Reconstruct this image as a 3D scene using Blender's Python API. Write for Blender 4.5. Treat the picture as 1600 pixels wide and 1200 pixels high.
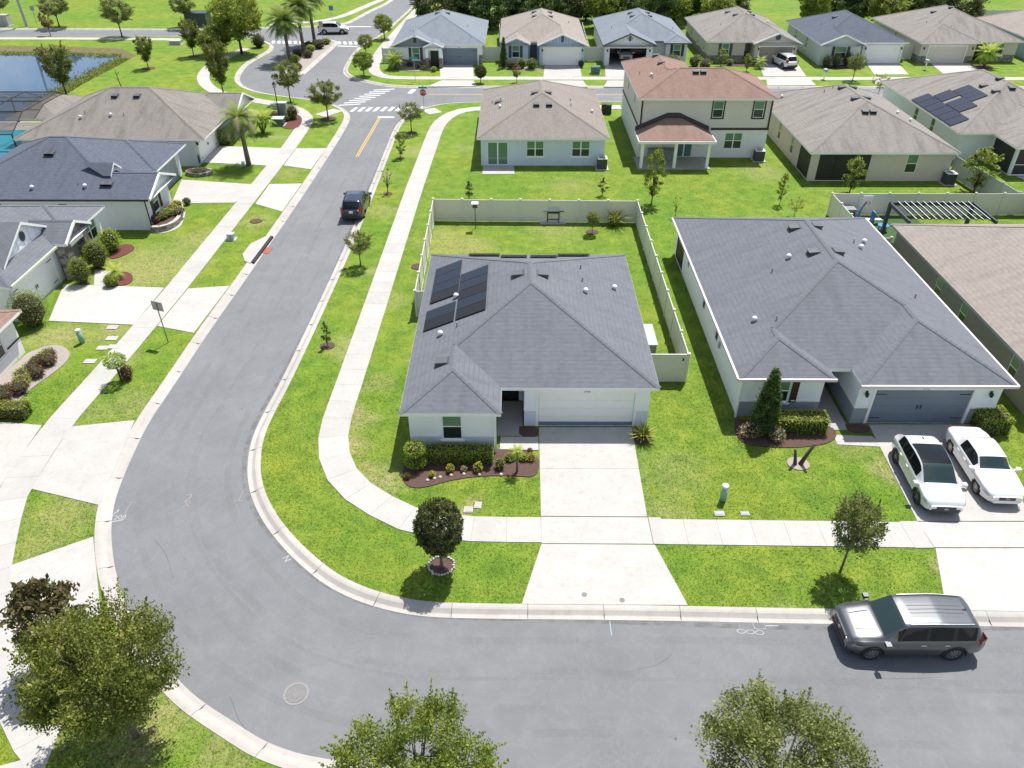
import bpy, math, random
import numpy as np
from mathutils import Vector, Matrix
from mathutils.geometry import delaunay_2d_cdt
random.seed(7)
RNG = np.random.default_rng(7)
for o in list(bpy.data.objects): bpy.data.objects.remove(o)
SCN = bpy.context.scene
COL = SCN.collection
PI = math.pi

# ------------------------------------------------------------------ camera
cam = bpy.data.cameras.new('camera')
cam.sensor_fit = 'HORIZONTAL'; cam.sensor_width = 36.0
cam.lens = 1200.0 / 1600.0 * 36.0
cam.clip_start = 0.5; cam.clip_end = 3000
camo = bpy.data.objects.new('camera', cam); COL.objects.link(camo)
camo.location = (0, 0, 25.0)
camo.rotation_euler = (math.radians(90 - 35.5), 0, math.radians(0.233))
SCN.camera = camo
# ------------------------------------------------------------------ sky + sun
SUN = Vector((0.22, 0.43, 1.0)).normalized()
elev = math.asin(SUN.z); azim = math.atan2(SUN.x, SUN.y)
world = bpy.data.worlds.new('World'); SCN.world = world; world.use_nodes = True
wn = world.node_tree.nodes; wl = world.node_tree.links
for n in list(wn): wn.remove(n)
wout = wn.new('ShaderNodeOutputWorld'); bg = wn.new('ShaderNodeBackground')
sky = wn.new('ShaderNodeTexSky'); sky.sky_type = 'NISHITA'; sky.sun_disc = False
sky.sun_elevation = elev; sky.sun_rotation = azim
sky.air_density = 1.0; sky.dust_density = 1.2; sky.ozone_density = 1.0
# scattered fair-weather clouds, the same all round the sky
tc = wn.new('ShaderNodeTexCoord'); nz = wn.new('ShaderNodeTexNoise'); nz.inputs['Scale'].default_value = 2.6
nz.inputs['Detail'].default_value = 7; nz.inputs['Roughness'].default_value = 0.58
rmp = wn.new('ShaderNodeValToRGB'); rmp.color_ramp.elements[0].position = 0.50; rmp.color_ramp.elements[1].position = 0.68
mixc = wn.new('ShaderNodeMix'); mixc.data_type = 'RGBA'
mixc.inputs[7].default_value = (8.5, 8.6, 8.9, 1)
wl.new(tc.outputs['Generated'], nz.inputs['Vector']); wl.new(nz.outputs['Fac'], rmp.inputs['Fac'])
wl.new(rmp.outputs['Color'], mixc.inputs[0]); wl.new(sky.outputs['Color'], mixc.inputs[6])
wl.new(mixc.outputs[2], bg.inputs['Color']); bg.inputs['Strength'].default_value = 0.098
wl.new(bg.outputs['Background'], wout.inputs['Surface'])
sl = bpy.data.lights.new('sun', 'SUN'); sl.energy = 4.7; sl.angle = math.radians(0.53); sl.color = (1.0, 0.965, 0.91)
so = bpy.data.objects.new('sun', sl); COL.objects.link(so); so.location = (20, 40, 90)
so.rotation_euler = SUN.to_track_quat('Z', 'Y').to_euler()
vs = SCN.view_settings; vs.view_transform = 'Standard'; vs.look = 'None'; vs.exposure = 0.52; vs.gamma = 1.0; vs.use_curve_mapping = False
SCN.render.engine = 'CYCLES'
SCN.cycles.max_bounces = 6; SCN.cycles.diffuse_bounces = 3; SCN.cycles.transparent_max_bounces = 12
SCN.render.resolution_x = 1024; SCN.render.resolution_y = 768

# ------------------------------------------------------------------ materials
MATS = {}
def nmat(name):
    m = bpy.data.materials.new(name); m.use_nodes = True
    nt = m.node_tree; b = nt.nodes['Principled BSDF']
    return m, nt, b
def nd(nt, t, **kw):
    n = nt.nodes.new(t)
    for k, v in kw.items():
        if k in n.inputs: n.inputs[k].default_value = v
        else: setattr(n, k, v)
    return n
def ramp(nt, fac, stops):
    r = nt.nodes.new('ShaderNodeValToRGB'); cr = r.color_ramp
    while len(cr.elements) < len(stops): cr.elements.new(0.5)
    for e, (p, c) in zip(cr.elements, stops): e.position = p; e.color = (*c, 1) if len(c) == 3 else c
    nt.links.new(fac, r.inputs['Fac']); return r.outputs['Color']
def mixrgb(nt, fac, a, b, mode='MIX'):
    m = nt.nodes.new('ShaderNodeMix'); m.data_type = 'RGBA'; m.blend_type = mode
    for i, v in ((0, fac), (6, a), (7, b)):
        if hasattr(v, 'is_output'): nt.links.new(v, m.inputs[i])
        elif i == 0: m.inputs[0].default_value = v
        else: m.inputs[i].default_value = (*v, 1)
    return m.outputs[2]
def noise(nt, vec, scale, detail=4, rough=0.55):
    n = nd(nt, 'ShaderNodeTexNoise', Scale=scale, Detail=detail, Roughness=rough)
    if vec is not None: nt.links.new(vec, n.inputs['Vector'])
    return n.outputs['Fac']
def objc(nt): return nt.nodes.new('ShaderNodeTexCoord').outputs['Object']
def worldpos(nt): return nt.nodes.new('ShaderNodeNewGeometry').outputs['Position']
def bump(nt, b, h, strength=0.4, dist=0.02):
    n = nd(nt, 'ShaderNodeBump', Strength=strength, Distance=dist)
    nt.links.new(h, n.inputs['Height']); nt.links.new(n.outputs['Normal'], b.inputs['Normal'])
def plain(name, col, rough=0.6, metal=0.0, var=0.06, vscale=2.5, spec=0.5, coat=0.0, bmp=0.0, bscale=60):
    """paint / plaster / plastic: base colour with faint mottling and optional fine relief"""
    if name in MATS: return MATS[name]
    m, nt, b = nmat(name); p = worldpos(nt)
    c = mixrgb(nt, noise(nt, p, vscale, 5), tuple(max(0, x * (1 - var)) for x in col), tuple(min(1, x * (1 + var)) for x in col))
    nt.links.new(c, b.inputs['Base Color'])
    b.inputs['Roughness'].default_value = rough; b.inputs['Metallic'].default_value = metal
    b.inputs['Specular IOR Level'].default_value = spec; b.inputs['Coat Weight'].default_value = coat
    b.inputs['Coat Roughness'].default_value = 0.04
    if bmp: bump(nt, b, noise(nt, p, bscale, 3), bmp, 0.01)
    MATS[name] = m; return m
def stucco(name, col, var=0.05):
    if name in MATS: return MATS[name]
    m, nt, b = nmat(name); p = worldpos(nt)
    mp = nd(nt, 'ShaderNodeMapping'); mp.inputs['Scale'].default_value = (3.0, 3.0, 0.35); nt.links.new(p, mp.inputs['Vector'])
    streak = noise(nt, mp.outputs['Vector'], 1.2, 5)
    c = mixrgb(nt, streak, tuple(x * (1 - var) for x in col), tuple(min(1, x * (1 + var)) for x in col))
    nt.links.new(c, b.inputs['Base Color']); b.inputs['Roughness'].default_value = 0.9; b.inputs['Specular IOR Level'].default_value = 0.2
    bump(nt, b, noise(nt, p, 55, 4), 0.35, 0.012)
    MATS[name] = m; return m
def shingles(name, c1, c2, cm, streak=0.5):
    """asphalt shingles laid on the UV map, metres: u along the eave, v up the slope"""
    m, nt, b = nmat(name); L = nt.links
    uv = nt.nodes.new('ShaderNodeUVMap').outputs['UV']
    br = nd(nt, 'ShaderNodeTexBrick', Scale=1.0); br.offset = 0.37; br.offset_frequency = 2
    br.inputs['Brick Width'].default_value = 0.24; br.inputs['Row Height'].default_value = 0.135
    br.inputs['Mortar Size'].default_value = 0.0; br.inputs['Bias'].default_value = 0.0
    k1 = tuple(a * .75 + b_ * .25 for a, b_ in zip(c1, c2)); k2 = tuple(a * .25 + b_ * .75 for a, b_ in zip(c1, c2))
    br.inputs['Color1'].default_value = (*k1, 1); br.inputs['Color2'].default_value = (*k2, 1); br.inputs['Mortar'].default_value = (*cm, 1)
    L.new(uv, br.inputs['Vector'])
    sx = nd(nt, 'ShaderNodeSeparateXYZ'); L.new(uv, sx.inputs[0]); dv = nd(nt, 'ShaderNodeMath', operation='DIVIDE'); L.new(sx.outputs['Y'], dv.inputs[0]); dv.inputs[1].default_value = 0.27
    fr = nd(nt, 'ShaderNodeMath', operation='FRACT'); L.new(dv.outputs[0], fr.inputs[0])
    course = ramp(nt, fr.outputs[0], [(0.0, (.70, .70, .71)), (.10, (.80, .80, .81)), (.22, (1, 1, 1)), (1.0, (1.03, 1.03, 1.03))])
    mp = nd(nt, 'ShaderNodeMapping'); mp.inputs['Scale'].default_value = (1.1, 0.22, 1); L.new(uv, mp.inputs['Vector'])
    st = noise(nt, mp.outputs['Vector'], 1.3, 6, 0.6)
    stc = ramp(nt, st, [(0.30, (0.72, 0.70, 0.70)), (0.52, (1, 1, 1)), (0.8, (1.1, 1.1, 1.1))])
    gr = ramp(nt, noise(nt, uv, 38, 2), [(0.3, (0.75, 0.75, 0.75)), (0.7, (1.22, 1.22, 1.22))])
    c = mixrgb(nt, .6, br.outputs['Color'], course, 'MULTIPLY'); c = mixrgb(nt, streak, c, stc, 'MULTIPLY'); c = mixrgb(nt, 0.8, c, gr, 'MULTIPLY')
    L.new(c, b.inputs['Base Color']); b.inputs['Roughness'].default_value = 0.92; b.inputs['Specular IOR Level'].default_value = 0.25
    bump(nt, b, fr.outputs[0], 0.25, 0.012)
    MATS[name] = m; return m
def glassy(name, col, rough=0.08, spec=0.8):
    if name in MATS: return MATS[name]
    m, nt, b = nmat(name)
    b.inputs['Base Color'].default_value = (*col, 1); b.inputs['Roughness'].default_value = rough
    b.inputs['Specular IOR Level'].default_value = spec
    MATS[name] = m; return m

shingles('shingle_slate', (0.124, 0.133, 0.151), (0.158, 0.168, 0.187), (0.08, 0.087, 0.1))
shingles('shingle_slate_light', (0.165, 0.193, 0.222), (0.212, 0.240, 0.268), (0.095, 0.11, 0.128))
shingles('shingle_navy', (0.075, 0.088, 0.118), (0.115, 0.131, 0.166), (0.045, 0.053, 0.072))
shingles('shingle_tan', (0.205, 0.180, 0.158), (0.272, 0.243, 0.217), (0.13, 0.115, 0.10))
shingles('shingle_pale_tan', (0.245, 0.216, 0.190), (0.325, 0.288, 0.255), (0.17, 0.15, 0.13))
shingles('shingle_taupe', (0.180, 0.163, 0.146), (0.245, 0.224, 0.202), (0.12, 0.108, 0.097), 0.95)
shingles('shingle_grey_tan', (0.205, 0.190, 0.172), (0.272, 0.252, 0.230), (0.14, 0.128, 0.116), 0.95)
shingles('shingle_red', (0.205, 0.132, 0.106), (0.275, 0.185, 0.150), (0.12, 0.076, 0.062))
WHITE = plain('white_trim', (0.86, 0.86, 0.85), 0.5, var=0.03)
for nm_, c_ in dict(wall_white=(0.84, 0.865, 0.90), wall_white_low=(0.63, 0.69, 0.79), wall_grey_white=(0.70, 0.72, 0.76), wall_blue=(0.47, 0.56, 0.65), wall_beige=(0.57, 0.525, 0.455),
                    wall_taupe=(0.30, 0.28, 0.25), wall_cream=(0.62, 0.59, 0.52), wall_offwhite=(0.80, 0.79, 0.765), wall_slate=(0.30, 0.33, 0.37), wall_pale_green=(0.42, 0.47, 0.44), wall_mid=(0.48,0.52,0.56)).items(): stucco(nm_, c_)
PANE_UP = glassy('glass_lawn_reflection', (0.11, 0.23, 0.145), 0.12, 0.6)  # green reflection of the lawn put into the upper panes' base colour
PANE_LO = glassy('glass_dark', (0.020, 0.030, 0.032), 0.12, 0.6)
SCREENM = plain('screen_dark', (0.020, 0.020, 0.022), 0.6, var=0.2)
BLACK = plain('black_metal', (0.018, 0.018, 0.02), 0.45)
DARKGREY = plain('dark_grey_metal', (0.075, 0.08, 0.088), 0.5)
STEEL = plain('galvanised_steel', (0.45, 0.46, 0.47), 0.4, 0.7)

# ------------------------------------------------------------------ mesh helpers
class MB:
    def __init__(s): s.v = []; s.f = []; s.uv = []; s.mi = []
    def face(s, pts, uv=None, mi=0):
        n = len(s.v); s.v += [tuple(p) for p in pts]; s.f.append(list(range(n, n + len(pts)))); s.uv.append(uv); s.mi.append(mi); return s
    def box(s, x0, x1, y0, y1, z0, z1, mi=0):
        n = len(s.v); s.v += [(x, y, z) for z in (z0, z1) for y in (y0, y1) for x in (x0, x1)]
        for f in ((0, 2, 3, 1), (4, 5, 7, 6), (0, 1, 5, 4), (2, 6, 7, 3), (0, 4, 6, 2), (1, 3, 7, 5)):
            s.f.append([n + i for i in f]); s.uv.append(None); s.mi.append(mi)
        return s
    def obox(s, p0, p1, w, z0, z1, off=0.0, mi=0):
        """box along the ground line p0-p1, width w, shifted off to the right-hand side"""
        d = Vector((p1[0] - p0[0], p1[1] - p0[1])); L = d.length
        if L < 1e-6: return s
        d /= L; n = Vector((d.y, -d.x)); a = Vector(p0[:2]) + n * (off - w / 2); b = Vector(p1[:2]) + n * (off - w / 2)
        q = [a, b, b + n * w, a + n * w]
        return s.prism([(p.x, p.y) for p in q], z0, z1, mi)
    def prism(s, poly, z0, z1, mi=0, bottom=True):
        if sum(poly[i][0] * poly[(i + 1) % len(poly)][1] - poly[(i + 1) % len(poly)][0] * poly[i][1] for i in range(len(poly))) < 0: poly = poly[::-1]
        n = len(s.v); k = len(poly); s.v += [(p[0], p[1], z0) for p in poly] + [(p[0], p[1], z1) for p in poly]
        fs = [[n + k + i for i in range(k)]]
        if bottom: fs.append([n + i for i in range(k)][::-1])
        for i in range(k): j = (i + 1) % k; fs.append([n + i, n + j, n + k + j, n + k + i])
        for f in fs: s.f.append(f); s.uv.append(None); s.mi.append(mi)
        return s
    def tube(s, pts, rad, seg=8, cap=True, mi=0):
        pts = [Vector(p) for p in pts]; rad = rad if hasattr(rad, '__len__') else [rad] * len(pts)
        n = len(s.v); up = Vector((0, 0, 1))
        for i, p in enumerate(pts):
            d = (pts[min(i + 1, len(pts) - 1)] - pts[max(i - 1, 0)])
            d = d.normalized() if d.length > 1e-9 else up
            a = d.cross(up) if abs(d.z) < 0.95 else d.cross(Vector((1, 0, 0)))
            a.normalize(); b = d.cross(a)
            for k in range(seg):
                t = 2 * PI * k / seg; q = p + (a * math.cos(t) + b * math.sin(t)) * rad[i]; s.v.append(tuple(q))
        for i in range(len(pts) - 1):
            for k in range(seg):
                k2 = (k + 1) % seg; s.f.append([n + i * seg + k, n + i * seg + k2, n + (i + 1) * seg + k2, n + (i + 1) * seg + k]); s.uv.append(None); s.mi.append(mi)
        if cap:
            for r, rev in ((0, True), (len(pts) - 1, False)):
                f = [n + r * seg + k for k in range(seg)]; s.f.append(f[::-1] if rev else f); s.uv.append(None); s.mi.append(mi)
        return s
    def lathe(s, prof, cx=0, cy=0, seg=16, mi=0):
        """prof: (r, z) rings from bottom to top"""
        n = len(s.v)
        for r, z in prof:
            for k in range(seg): t = 2 * PI * k / seg; s.v.append((cx + r * math.cos(t), cy + r * math.sin(t), z))
        for i in range(len(prof) - 1):
            for k in range(seg):
                k2 = (k + 1) % seg; s.f.append([n + i * seg + k, n + i * seg + k2, n + (i + 1) * seg + k2, n + (i + 1) * seg + k]); s.uv.append(None); s.mi.append(mi)
        for r, rev in ((0, True), (len(prof) - 1, False)):
            f = [n + r * seg + k for k in range(seg)]; s.f.append(f[::-1] if rev else f); s.uv.append(None); s.mi.append(mi)
        return s
    def mesh(s, name, mats=None, smooth=False):
        me = bpy.data.meshes.new(name); me.from_pydata(s.v, [], s.f)
        if any(u is not None for u in s.uv):
            ul = me.uv_layers.new(name='UVMap'); i = 0; data = []
            for f, u in zip(s.f, s.uv): data += list(u) if u is not None else [(0, 0)] * len(f)
            ul.data.foreach_set('uv', [c for p in data for c in p])
        for m in (mats if isinstance(mats, (list, tuple)) else [mats]):
            if m is not None: me.materials.append(m)
        if any(s.mi): me.polygons.foreach_set('material_index', s.mi)
        if smooth: me.polygons.foreach_set('use_smooth', [True] * len(me.polygons))
        me.update(); return me
def link(name, me, parent=None, loc=None, rz=None):
    o = bpy.data.objects.new(name, me); COL.objects.link(o)
    if parent is not None: o.parent = parent
    if loc is not None: o.location = loc if len(loc) == 3 else (loc[0], loc[1], 0)
    if rz is not None: o.rotation_euler = (0, 0, rz)
    return o
def obj(name, mb, mat, parent=None, smooth=False, **kw):
    return link(name, mb.mesh(name, mat, smooth), parent, **kw)
def tag(o, label, cat, group=None, kind=None):
    if label: o['label'] = label
    if cat: o['category'] = cat
    if group: o['group'] = group
    if kind: o['kind'] = kind
    return o
def struct(o, label=None):
    o['kind'] = 'structure'
    if label: o['label'] = label
    return o
def empty(name, loc, label, cat, group=None, rz=0):
    o = bpy.data.objects.new(name, None); COL.objects.link(o); o.empty_display_size = 0.3
    o.location = loc if len(loc) == 3 else (loc[0], loc[1], 0); o.rotation_euler = (0, 0, rz)
    return tag(o, label, cat, group)
def copy_tree(o, parent=None):
    c = o.copy(); COL.objects.link(c); c.parent = parent
    for ch in o.children: copy_tree(ch, c)
    return c
def M_(n): return MATS[n]

# ------------------------------------------------------------------ ground materials
def grass_material():
    m, nt, b = nmat('lawn_grass'); L = nt.links; p = worldpos(nt)
    big = noise(nt, p, 0.13, 4); mid = noise(nt, p, 0.9, 5, 0.6); fine = noise(nt, p, 9, 5, 0.7); vfine = noise(nt, p, 45, 2)
    c = ramp(nt, mid, [(0.26, (0.088, 0.162, 0.020)), (0.46, (0.126, 0.206, 0.024)), (0.62, (0.166, 0.240, 0.030)), (0.8, (0.236, 0.272, 0.056))])
    c2 = ramp(nt, big, [(0.35, (0.84, 0.95, 0.8)), (0.5, (1.02, 1, 1)), (0.66, (1.25, 1.04, 1.0))])
    c = mixrgb(nt, 1.0, c, c2, 'MULTIPLY')
    f = ramp(nt, fine, [(0.3, (0.72, 0.76, 0.7)), (0.5, (1, 1, 1)), (0.72, (1.22, 1.18, 1.22))]); c = mixrgb(nt, 0.55, c, f, 'MULTIPLY')
    g = ramp(nt, vfine, [(0.3, (0.6, 0.6, 0.6)), (0.7, (1.35, 1.35, 1.35))]); c = mixrgb(nt, 0.5, c, g, 'MULTIPLY')
    # thin dry turf: a few worn places with outlines of their own
    dry = None
    sep = nd(nt, 'ShaderNodeVectorMath', operation='ADD'); wob = nd(nt, 'ShaderNodeTexNoise', Scale=0.8, Detail=4.0)
    L.new(p, wob.inputs['Vector']); sc = nd(nt, 'ShaderNodeVectorMath', operation='SCALE'); sc.inputs['Scale'].default_value = 2.2
    L.new(wob.outputs['Color'], sc.inputs[0]); L.new(p, sep.inputs[0]); L.new(sc.outputs[0], sep.inputs[1])
    for (x, y), r, k in DRY:
        d = nd(nt, 'ShaderNodeVectorMath', operation='DISTANCE'); L.new(sep.outputs[0], d.inputs[0]); d.inputs[1].default_value = (x + 1.1, y + 1.1, 1.1)
        mr = nd(nt, 'ShaderNodeMapRange'); L.new(d.outputs['Value'], mr.inputs['Value'])
        mr.inputs['From Min'].default_value = r * 0.35; mr.inputs['From Max'].default_value = r; mr.inputs['To Min'].default_value = k; mr.inputs['To Max'].default_value = 0
        if dry is None: dry = mr.outputs[0]
        else:
            mx = nd(nt, 'ShaderNodeMath', operation='MAXIMUM'); L.new(dry, mx.inputs[0]); L.new(mr.outputs[0], mx.inputs[1]); dry = mx.outputs[0]
    dm = nd(nt, 'ShaderNodeMath', operation='MULTIPLY'); L.new(dry, dm.inputs[0])
    dn = nd(nt, 'ShaderNodeMapRange'); L.new(noise(nt, p, 2.6, 5, 0.7), dn.inputs['Value']); dn.inputs['From Min'].default_value = 0.3; dn.inputs['From Max'].default_value = 0.6
    L.new(dn.outputs[0], dm.inputs[1])
    dc = ramp(nt, fine, [(0.3, (0.20, 0.185, 0.065)), (0.7, (0.42, 0.36, 0.19))])
    c = mixrgb(nt, dm.outputs[0], c, dc)
    L.new(c, b.inputs['Base Color']); b.inputs['Roughness'].default_value = 0.85; b.inputs['Specular IOR Level'].default_value = 0.15
    MATS['lawn_grass'] = m; return m
def asphalt_material():
    m, nt, b = nmat('asphalt'); L = nt.links; p = worldpos(nt)
    base = ramp(nt, noise(nt, p, 0.22, 5, 0.6), [(0.3, (0.142, 0.148, 0.154)), (0.55, (0.164, 0.170, 0.176)), (0.75, (0.186, 0.192, 0.197))])
    st = ramp(nt, noise(nt, p, 1.1, 7, 0.62), [(0.42, (0.94, 0.94, 0.94)), (0.6, (1, 1, 1)), (0.74, (1.12, 1.11, 1.09))]); c = mixrgb(nt, 0.9, base, st, 'MULTIPLY')
    gr = ramp(nt, noise(nt, p, 70, 2), [(0.3, (0.8, 0.8, 0.8)), (0.7, (1.2, 1.2, 1.2))]); c = mixrgb(nt, 0.7, c, gr, 'MULTIPLY')
    # pale tyre scuffs: stretched noise
    wv = nd(nt, 'ShaderNodeTexNoise', Scale=0.45, Detail=8.0, Roughness=0.7, Distortion=2.6); L.new(p, wv.inputs['Vector'])
    sf = ramp(nt, wv.outputs['Fac'], [(0.485, (0, 0, 0)), (0.5, (0.35, 0.35, 0.35)), (0.515, (0, 0, 0))]); c = mixrgb(nt, sf, c, (0.23, 0.235, 0.24))
    vo = nd(nt, 'ShaderNodeTexVoronoi', Scale=0.55); L.new(p, vo.inputs['Vector'])
    sp = ramp(nt, vo.outputs['Distance'], [(0.0, (1, 1, 1)), (0.022, (1, 1, 1)), (0.035, (0, 0, 0))]); c = mixrgb(nt, sp, c, (0.09, 0.09, 0.092))
    L.new(c, b.inputs['Base Color']); b.inputs['Roughness'].default_value = 0.85
    bump(nt, b, noise(nt, p, 90, 2), 0.3, 0.006); MATS['asphalt'] = m; return m
def concrete_material(name, col, var=0.08, stain=0.25):
    m, nt, b = nmat(name); L = nt.links; p = worldpos(nt)
    rnd = nd(nt, 'ShaderNodeObjectInfo').outputs['Random']
    c = ramp(nt, noise(nt, p, 0.9, 6, 0.62), [(0.3, tuple(x * (1 - var) for x in col)), (0.55, col), (0.75, tuple(min(1, x * (1 + var)) for x in col))])
    rr = ramp(nt, rnd, [(0, (0.93, 0.93, 0.93)), (1, (1.05, 1.05, 1.05))]); c = mixrgb(nt, 0.9, c, rr, 'MULTIPLY')
    stn = ramp(nt, noise(nt, p, 3.3, 7, 0.66), [(0.30, (0.70, 0.67, 0.62)), (0.47, (1, 1, 1))]); c = mixrgb(nt, stain, c, stn, 'MULTIPLY')
    g = ramp(nt, noise(nt, p, 60, 2), [(0.3, (0.9, 0.9, 0.9)), (0.7, (1.1, 1.1, 1.1))]); c = mixrgb(nt, 0.8, c, g, 'MULTIPLY')
    L.new(c, b.inputs['Base Color']); b.inputs['Roughness'].default_value = 0.9; b.inputs['Specular IOR Level'].default_value = 0.2
    bump(nt, b, noise(nt, p, 80, 3), 0.2, 0.005); MATS[name] = m; return m
DRY = [((-8.62,31.82),1.6,.9),((-8.31,29.48),1.3,.9),((-6.52,27.14),1.8,.9),((-2.15,25.31),0.9,.8),((-9.74,49.09),1.3,.8),((-10.32,38.64),1.6,.6),((-8.22,44.49),1.6,.5),
       ((-7.68,35.02),1.4,.5),((-5.06,53.55),3.2,.55),((-3.09,52.77),2.2,.6),((3.26,55.67),3.0,.35),((-26.09,49.02),5.0,.75),((-24.07,53.81),2.6,.6),((-28.08,40.01),2.2,.8),((-25.1,40.4),1.8,.7),
       ((-23.11,37.55),1.5,.5),((-20.31,24.95),2.4,.55),((-20.64,23.01),1.6,.5),((-20.59,33.17),2.0,.5),((-22.29,32.32),1.5,.4),((-12.75,14.66),2.2,.8),((-17.34,16.49),1.6,.8),((-15.35,14.76),1.4,.7),
       ((-9.68,13.65),1.5,.5),((18.17,27.92),1.2,.8),((16.91,29.59),1.6,.4),((7.6,27.65),2.5,.35),((6.88,25.06),1.6,.45),((17.89,22.09),0.6,.8),((10.87,19.75),0.6,.6),((0.76,24.63),0.5,.8),
       ((-10.72,59.37),1.8,.5),((-9.68,74.32),2.2,.5),((-11.84,67.37),1.6,.5),((-5.05,75.29),1.4,.4),((4.8,65.1),3,.35),((-14.71,70.7),1.5,.3),((-20.71,68.14),1.8,.5),((-24.44,78.18),2,.4),((22.49,68.32),3,.5),((-20.67,57.4),2,.5)]
GRASS = grass_material(); ASPH = asphalt_material()
CONC = concrete_material('concrete', (0.425, 0.41, 0.385), 0.08, 0.35); CURBM = concrete_material('curb_concrete', (0.42, 0.395, 0.365), 0.1, 0.35)
DRIVE = concrete_material('drive_concrete', (0.44, 0.425, 0.40), 0.08, 0.4)
MULCH = plain('mulch', (0.088, 0.050, 0.040), 0.95, var=0.75, vscale=16, bmp=1.0, bscale=24)
MULCH_RED = plain('mulch_red', (0.12, 0.035, 0.028), 0.95, var=0.55, vscale=22, bmp=1.0, bscale=30)
PEBBLE = plain('white_pebbles', (0.30, 0.265, 0.23), 0.85, var=0.35, vscale=18, bmp=1.0, bscale=22)

# ------------------------------------------------------------------ road outline = backs of the kerbs
IN_CURB = [(70,18.7),(20.19,19.6),(10.11,19.74),(6.94,19.82),(3.5,19.87),(0.43,19.89),(-1.62,19.91),(-3.42,19.97),(-4.73,20.22),(-6.04,20.67),(-7.27,21.33),(-8.22,22.09),(-9.44,23.24),(-10.66,24.67),(-11.61,26.15),(-12.23,27.57),(-12.65,29.22),(-12.82,30.74),(-12.77,32.47),(-12.59,35.0),
           (-12.36,41.99),(-12.15,51.65),(-12.08,63.54),(-12.17,81.83),(-11.85,84.31),(-10.93,87.4),(-9.39,89.4),(-7.01,90.83),(2,91.3),(120,91.3)]
FAR_CURB = [(120,98.2),(30,98.2),(-8,98.2),(-14.57,98.18),(-17.16,99.68),(-19.91,101.85),(-21.5,103.94),(-22.12,106.45),(-22.31,109.96),(-22.51,115.22),(-22.33,119.68),(-21.62,123.55),(-20.47,127.65),(-19.79,132.99),(-19.41,138.2),(-18.53,147.32),(-17.8,158.94),(-17.3,167.64),(-16.05,186.96)]
TOP_CURB = [(-22.3,186.94),(-22.9,166.11),(-24.08,154.86),(-25.92,147.89),(-27.07,141.46),(-28.02,136.56),(-31.68,134.98),(-37.96,133.93),(-51.56,132.36),(-82.44,132.74),(-103.26,133.16)]
LEFT_CURB = [(-98.64,126.4),(-79.01,126.48),(-51.54,126.59),(-44.53,126.16),(-39.75,124.82),(-37.22,122.61),(-35.88,120.04),(-35.48,116.76),(-36.17,113.62),(-36.68,109.18),(-36.3,104.7),(-35.48,100.84),(-34.1,98.1),(-31.99,95.64),(-28.37,93.55),(-24.66,92.21),(-22.3,90.9),(-20.33,89.1),(-19.05,86.88),(-18.51,84.28),
             (-18.56,74.86),(-18.82,63.51),(-18.96,58.95),(-19.41,46.48),(-19.7,40.27),(-19.78,34.72),(-19.91,31.67),(-19.62,28.47),(-19.28,26.12),(-18.91,24.75),(-18.44,23.51),(-17.85,22.3),(-17.27,21.25),(-16.32,19.79),(-15.05,18.29),(-13.81,17.04),(-12.74,16.07),(-11.62,15.21),(-9.85,14.21),(-8.64,13.54),
             (-6.9,13.0),(-4.0,12.7),(0,12.6),(70,11.6)]
ISLAND = [(-28.03,124.41),(-26.82,122.65),(-27.91,103.75),(-28.54,103.26),(-29.96,106.41),(-30.1,114.41),(-29.41,121.77)]
POND = [(-83.14,120.27),(-75.51,120.09),(-65.93,119.71),(-56.91,118.29),(-53.02,113.94),(-53.18,107.35),(-53.57,98.93),(-53.3,92.91),(-53.49,89.22),(-53.15,84.37),(-54.79,73.21)]
def smooth_line(pts, keep=()):
    """Chaikin corner cutting, ends kept"""
    for _ in range(2):
        q = [pts[0]]
        for a, b in zip(pts, pts[1:]):
            L = math.hypot(b[0] - a[0], b[1] - a[1]); t = min(0.25, 1.5 / max(L, 1e-6))
            q += [(a[0] + (b[0] - a[0]) * t, a[1] + (b[1] - a[1]) * t), (b[0] - (b[0] - a[0]) * t, b[1] - (b[1] - a[1]) * t)]
        q.append(pts[-1]); pts = q
    return pts
IN_CURB, FAR_CURB, TOP_CURB, LEFT_CURB = map(smooth_line, (IN_CURB, FAR_CURB, TOP_CURB, LEFT_CURB))
ROAD = IN_CURB + FAR_CURB + TOP_CURB + LEFT_CURB
def inside(poly, X, Y):
    X = np.asarray(X, float); Y = np.asarray(Y, float); c = np.zeros(X.shape, bool); n = len(poly)
    for i in range(n):
        (x0, y0), (x1, y1) = poly[i], poly[(i + 1) % n]
        if y0 == y1: continue
        k = ((y0 > Y) != (y1 > Y)) & (X < (x1 - x0) * (Y - y0) / (y1 - y0) + x0); c ^= k
    return c
def sheet_mesh(name, polys, keep, z, mat):
    """constrained triangulation of the outlines, keeping triangles for which keep(x, y)"""
    co = []; ed = []
    for p in polys:
        n = len(co); co += [Vector(q) for q in p]; ed += [(n + i, n + (i + 1) % len(p)) for i in range(len(p))]
    v, e, f, _, _, _ = delaunay_2d_cdt(co, ed, [], 0, 1e-5)
    cx = np.array([sum(v[i].x for i in t) / len(t) for t in f]); cy = np.array([sum(v[i].y for i in t) / len(t) for t in f])
    k = keep(cx, cy); me = bpy.data.meshes.new(name)
    fs = []
    for t, q in zip(f, k):
        if q:
            a, b_, c_ = (v[i] for i in t[:3]); t = list(t)
            if (b_ - a).cross(c_ - a) < 0: t = t[::-1]
            fs.append(t)
    me.from_pydata([(q.x, q.y, z) for q in v], [], fs); me.materials.append(mat); me.update(); return me
RECT = [(-420, -40), (420, -40), (420, 900), (-420, 900)]
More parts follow.
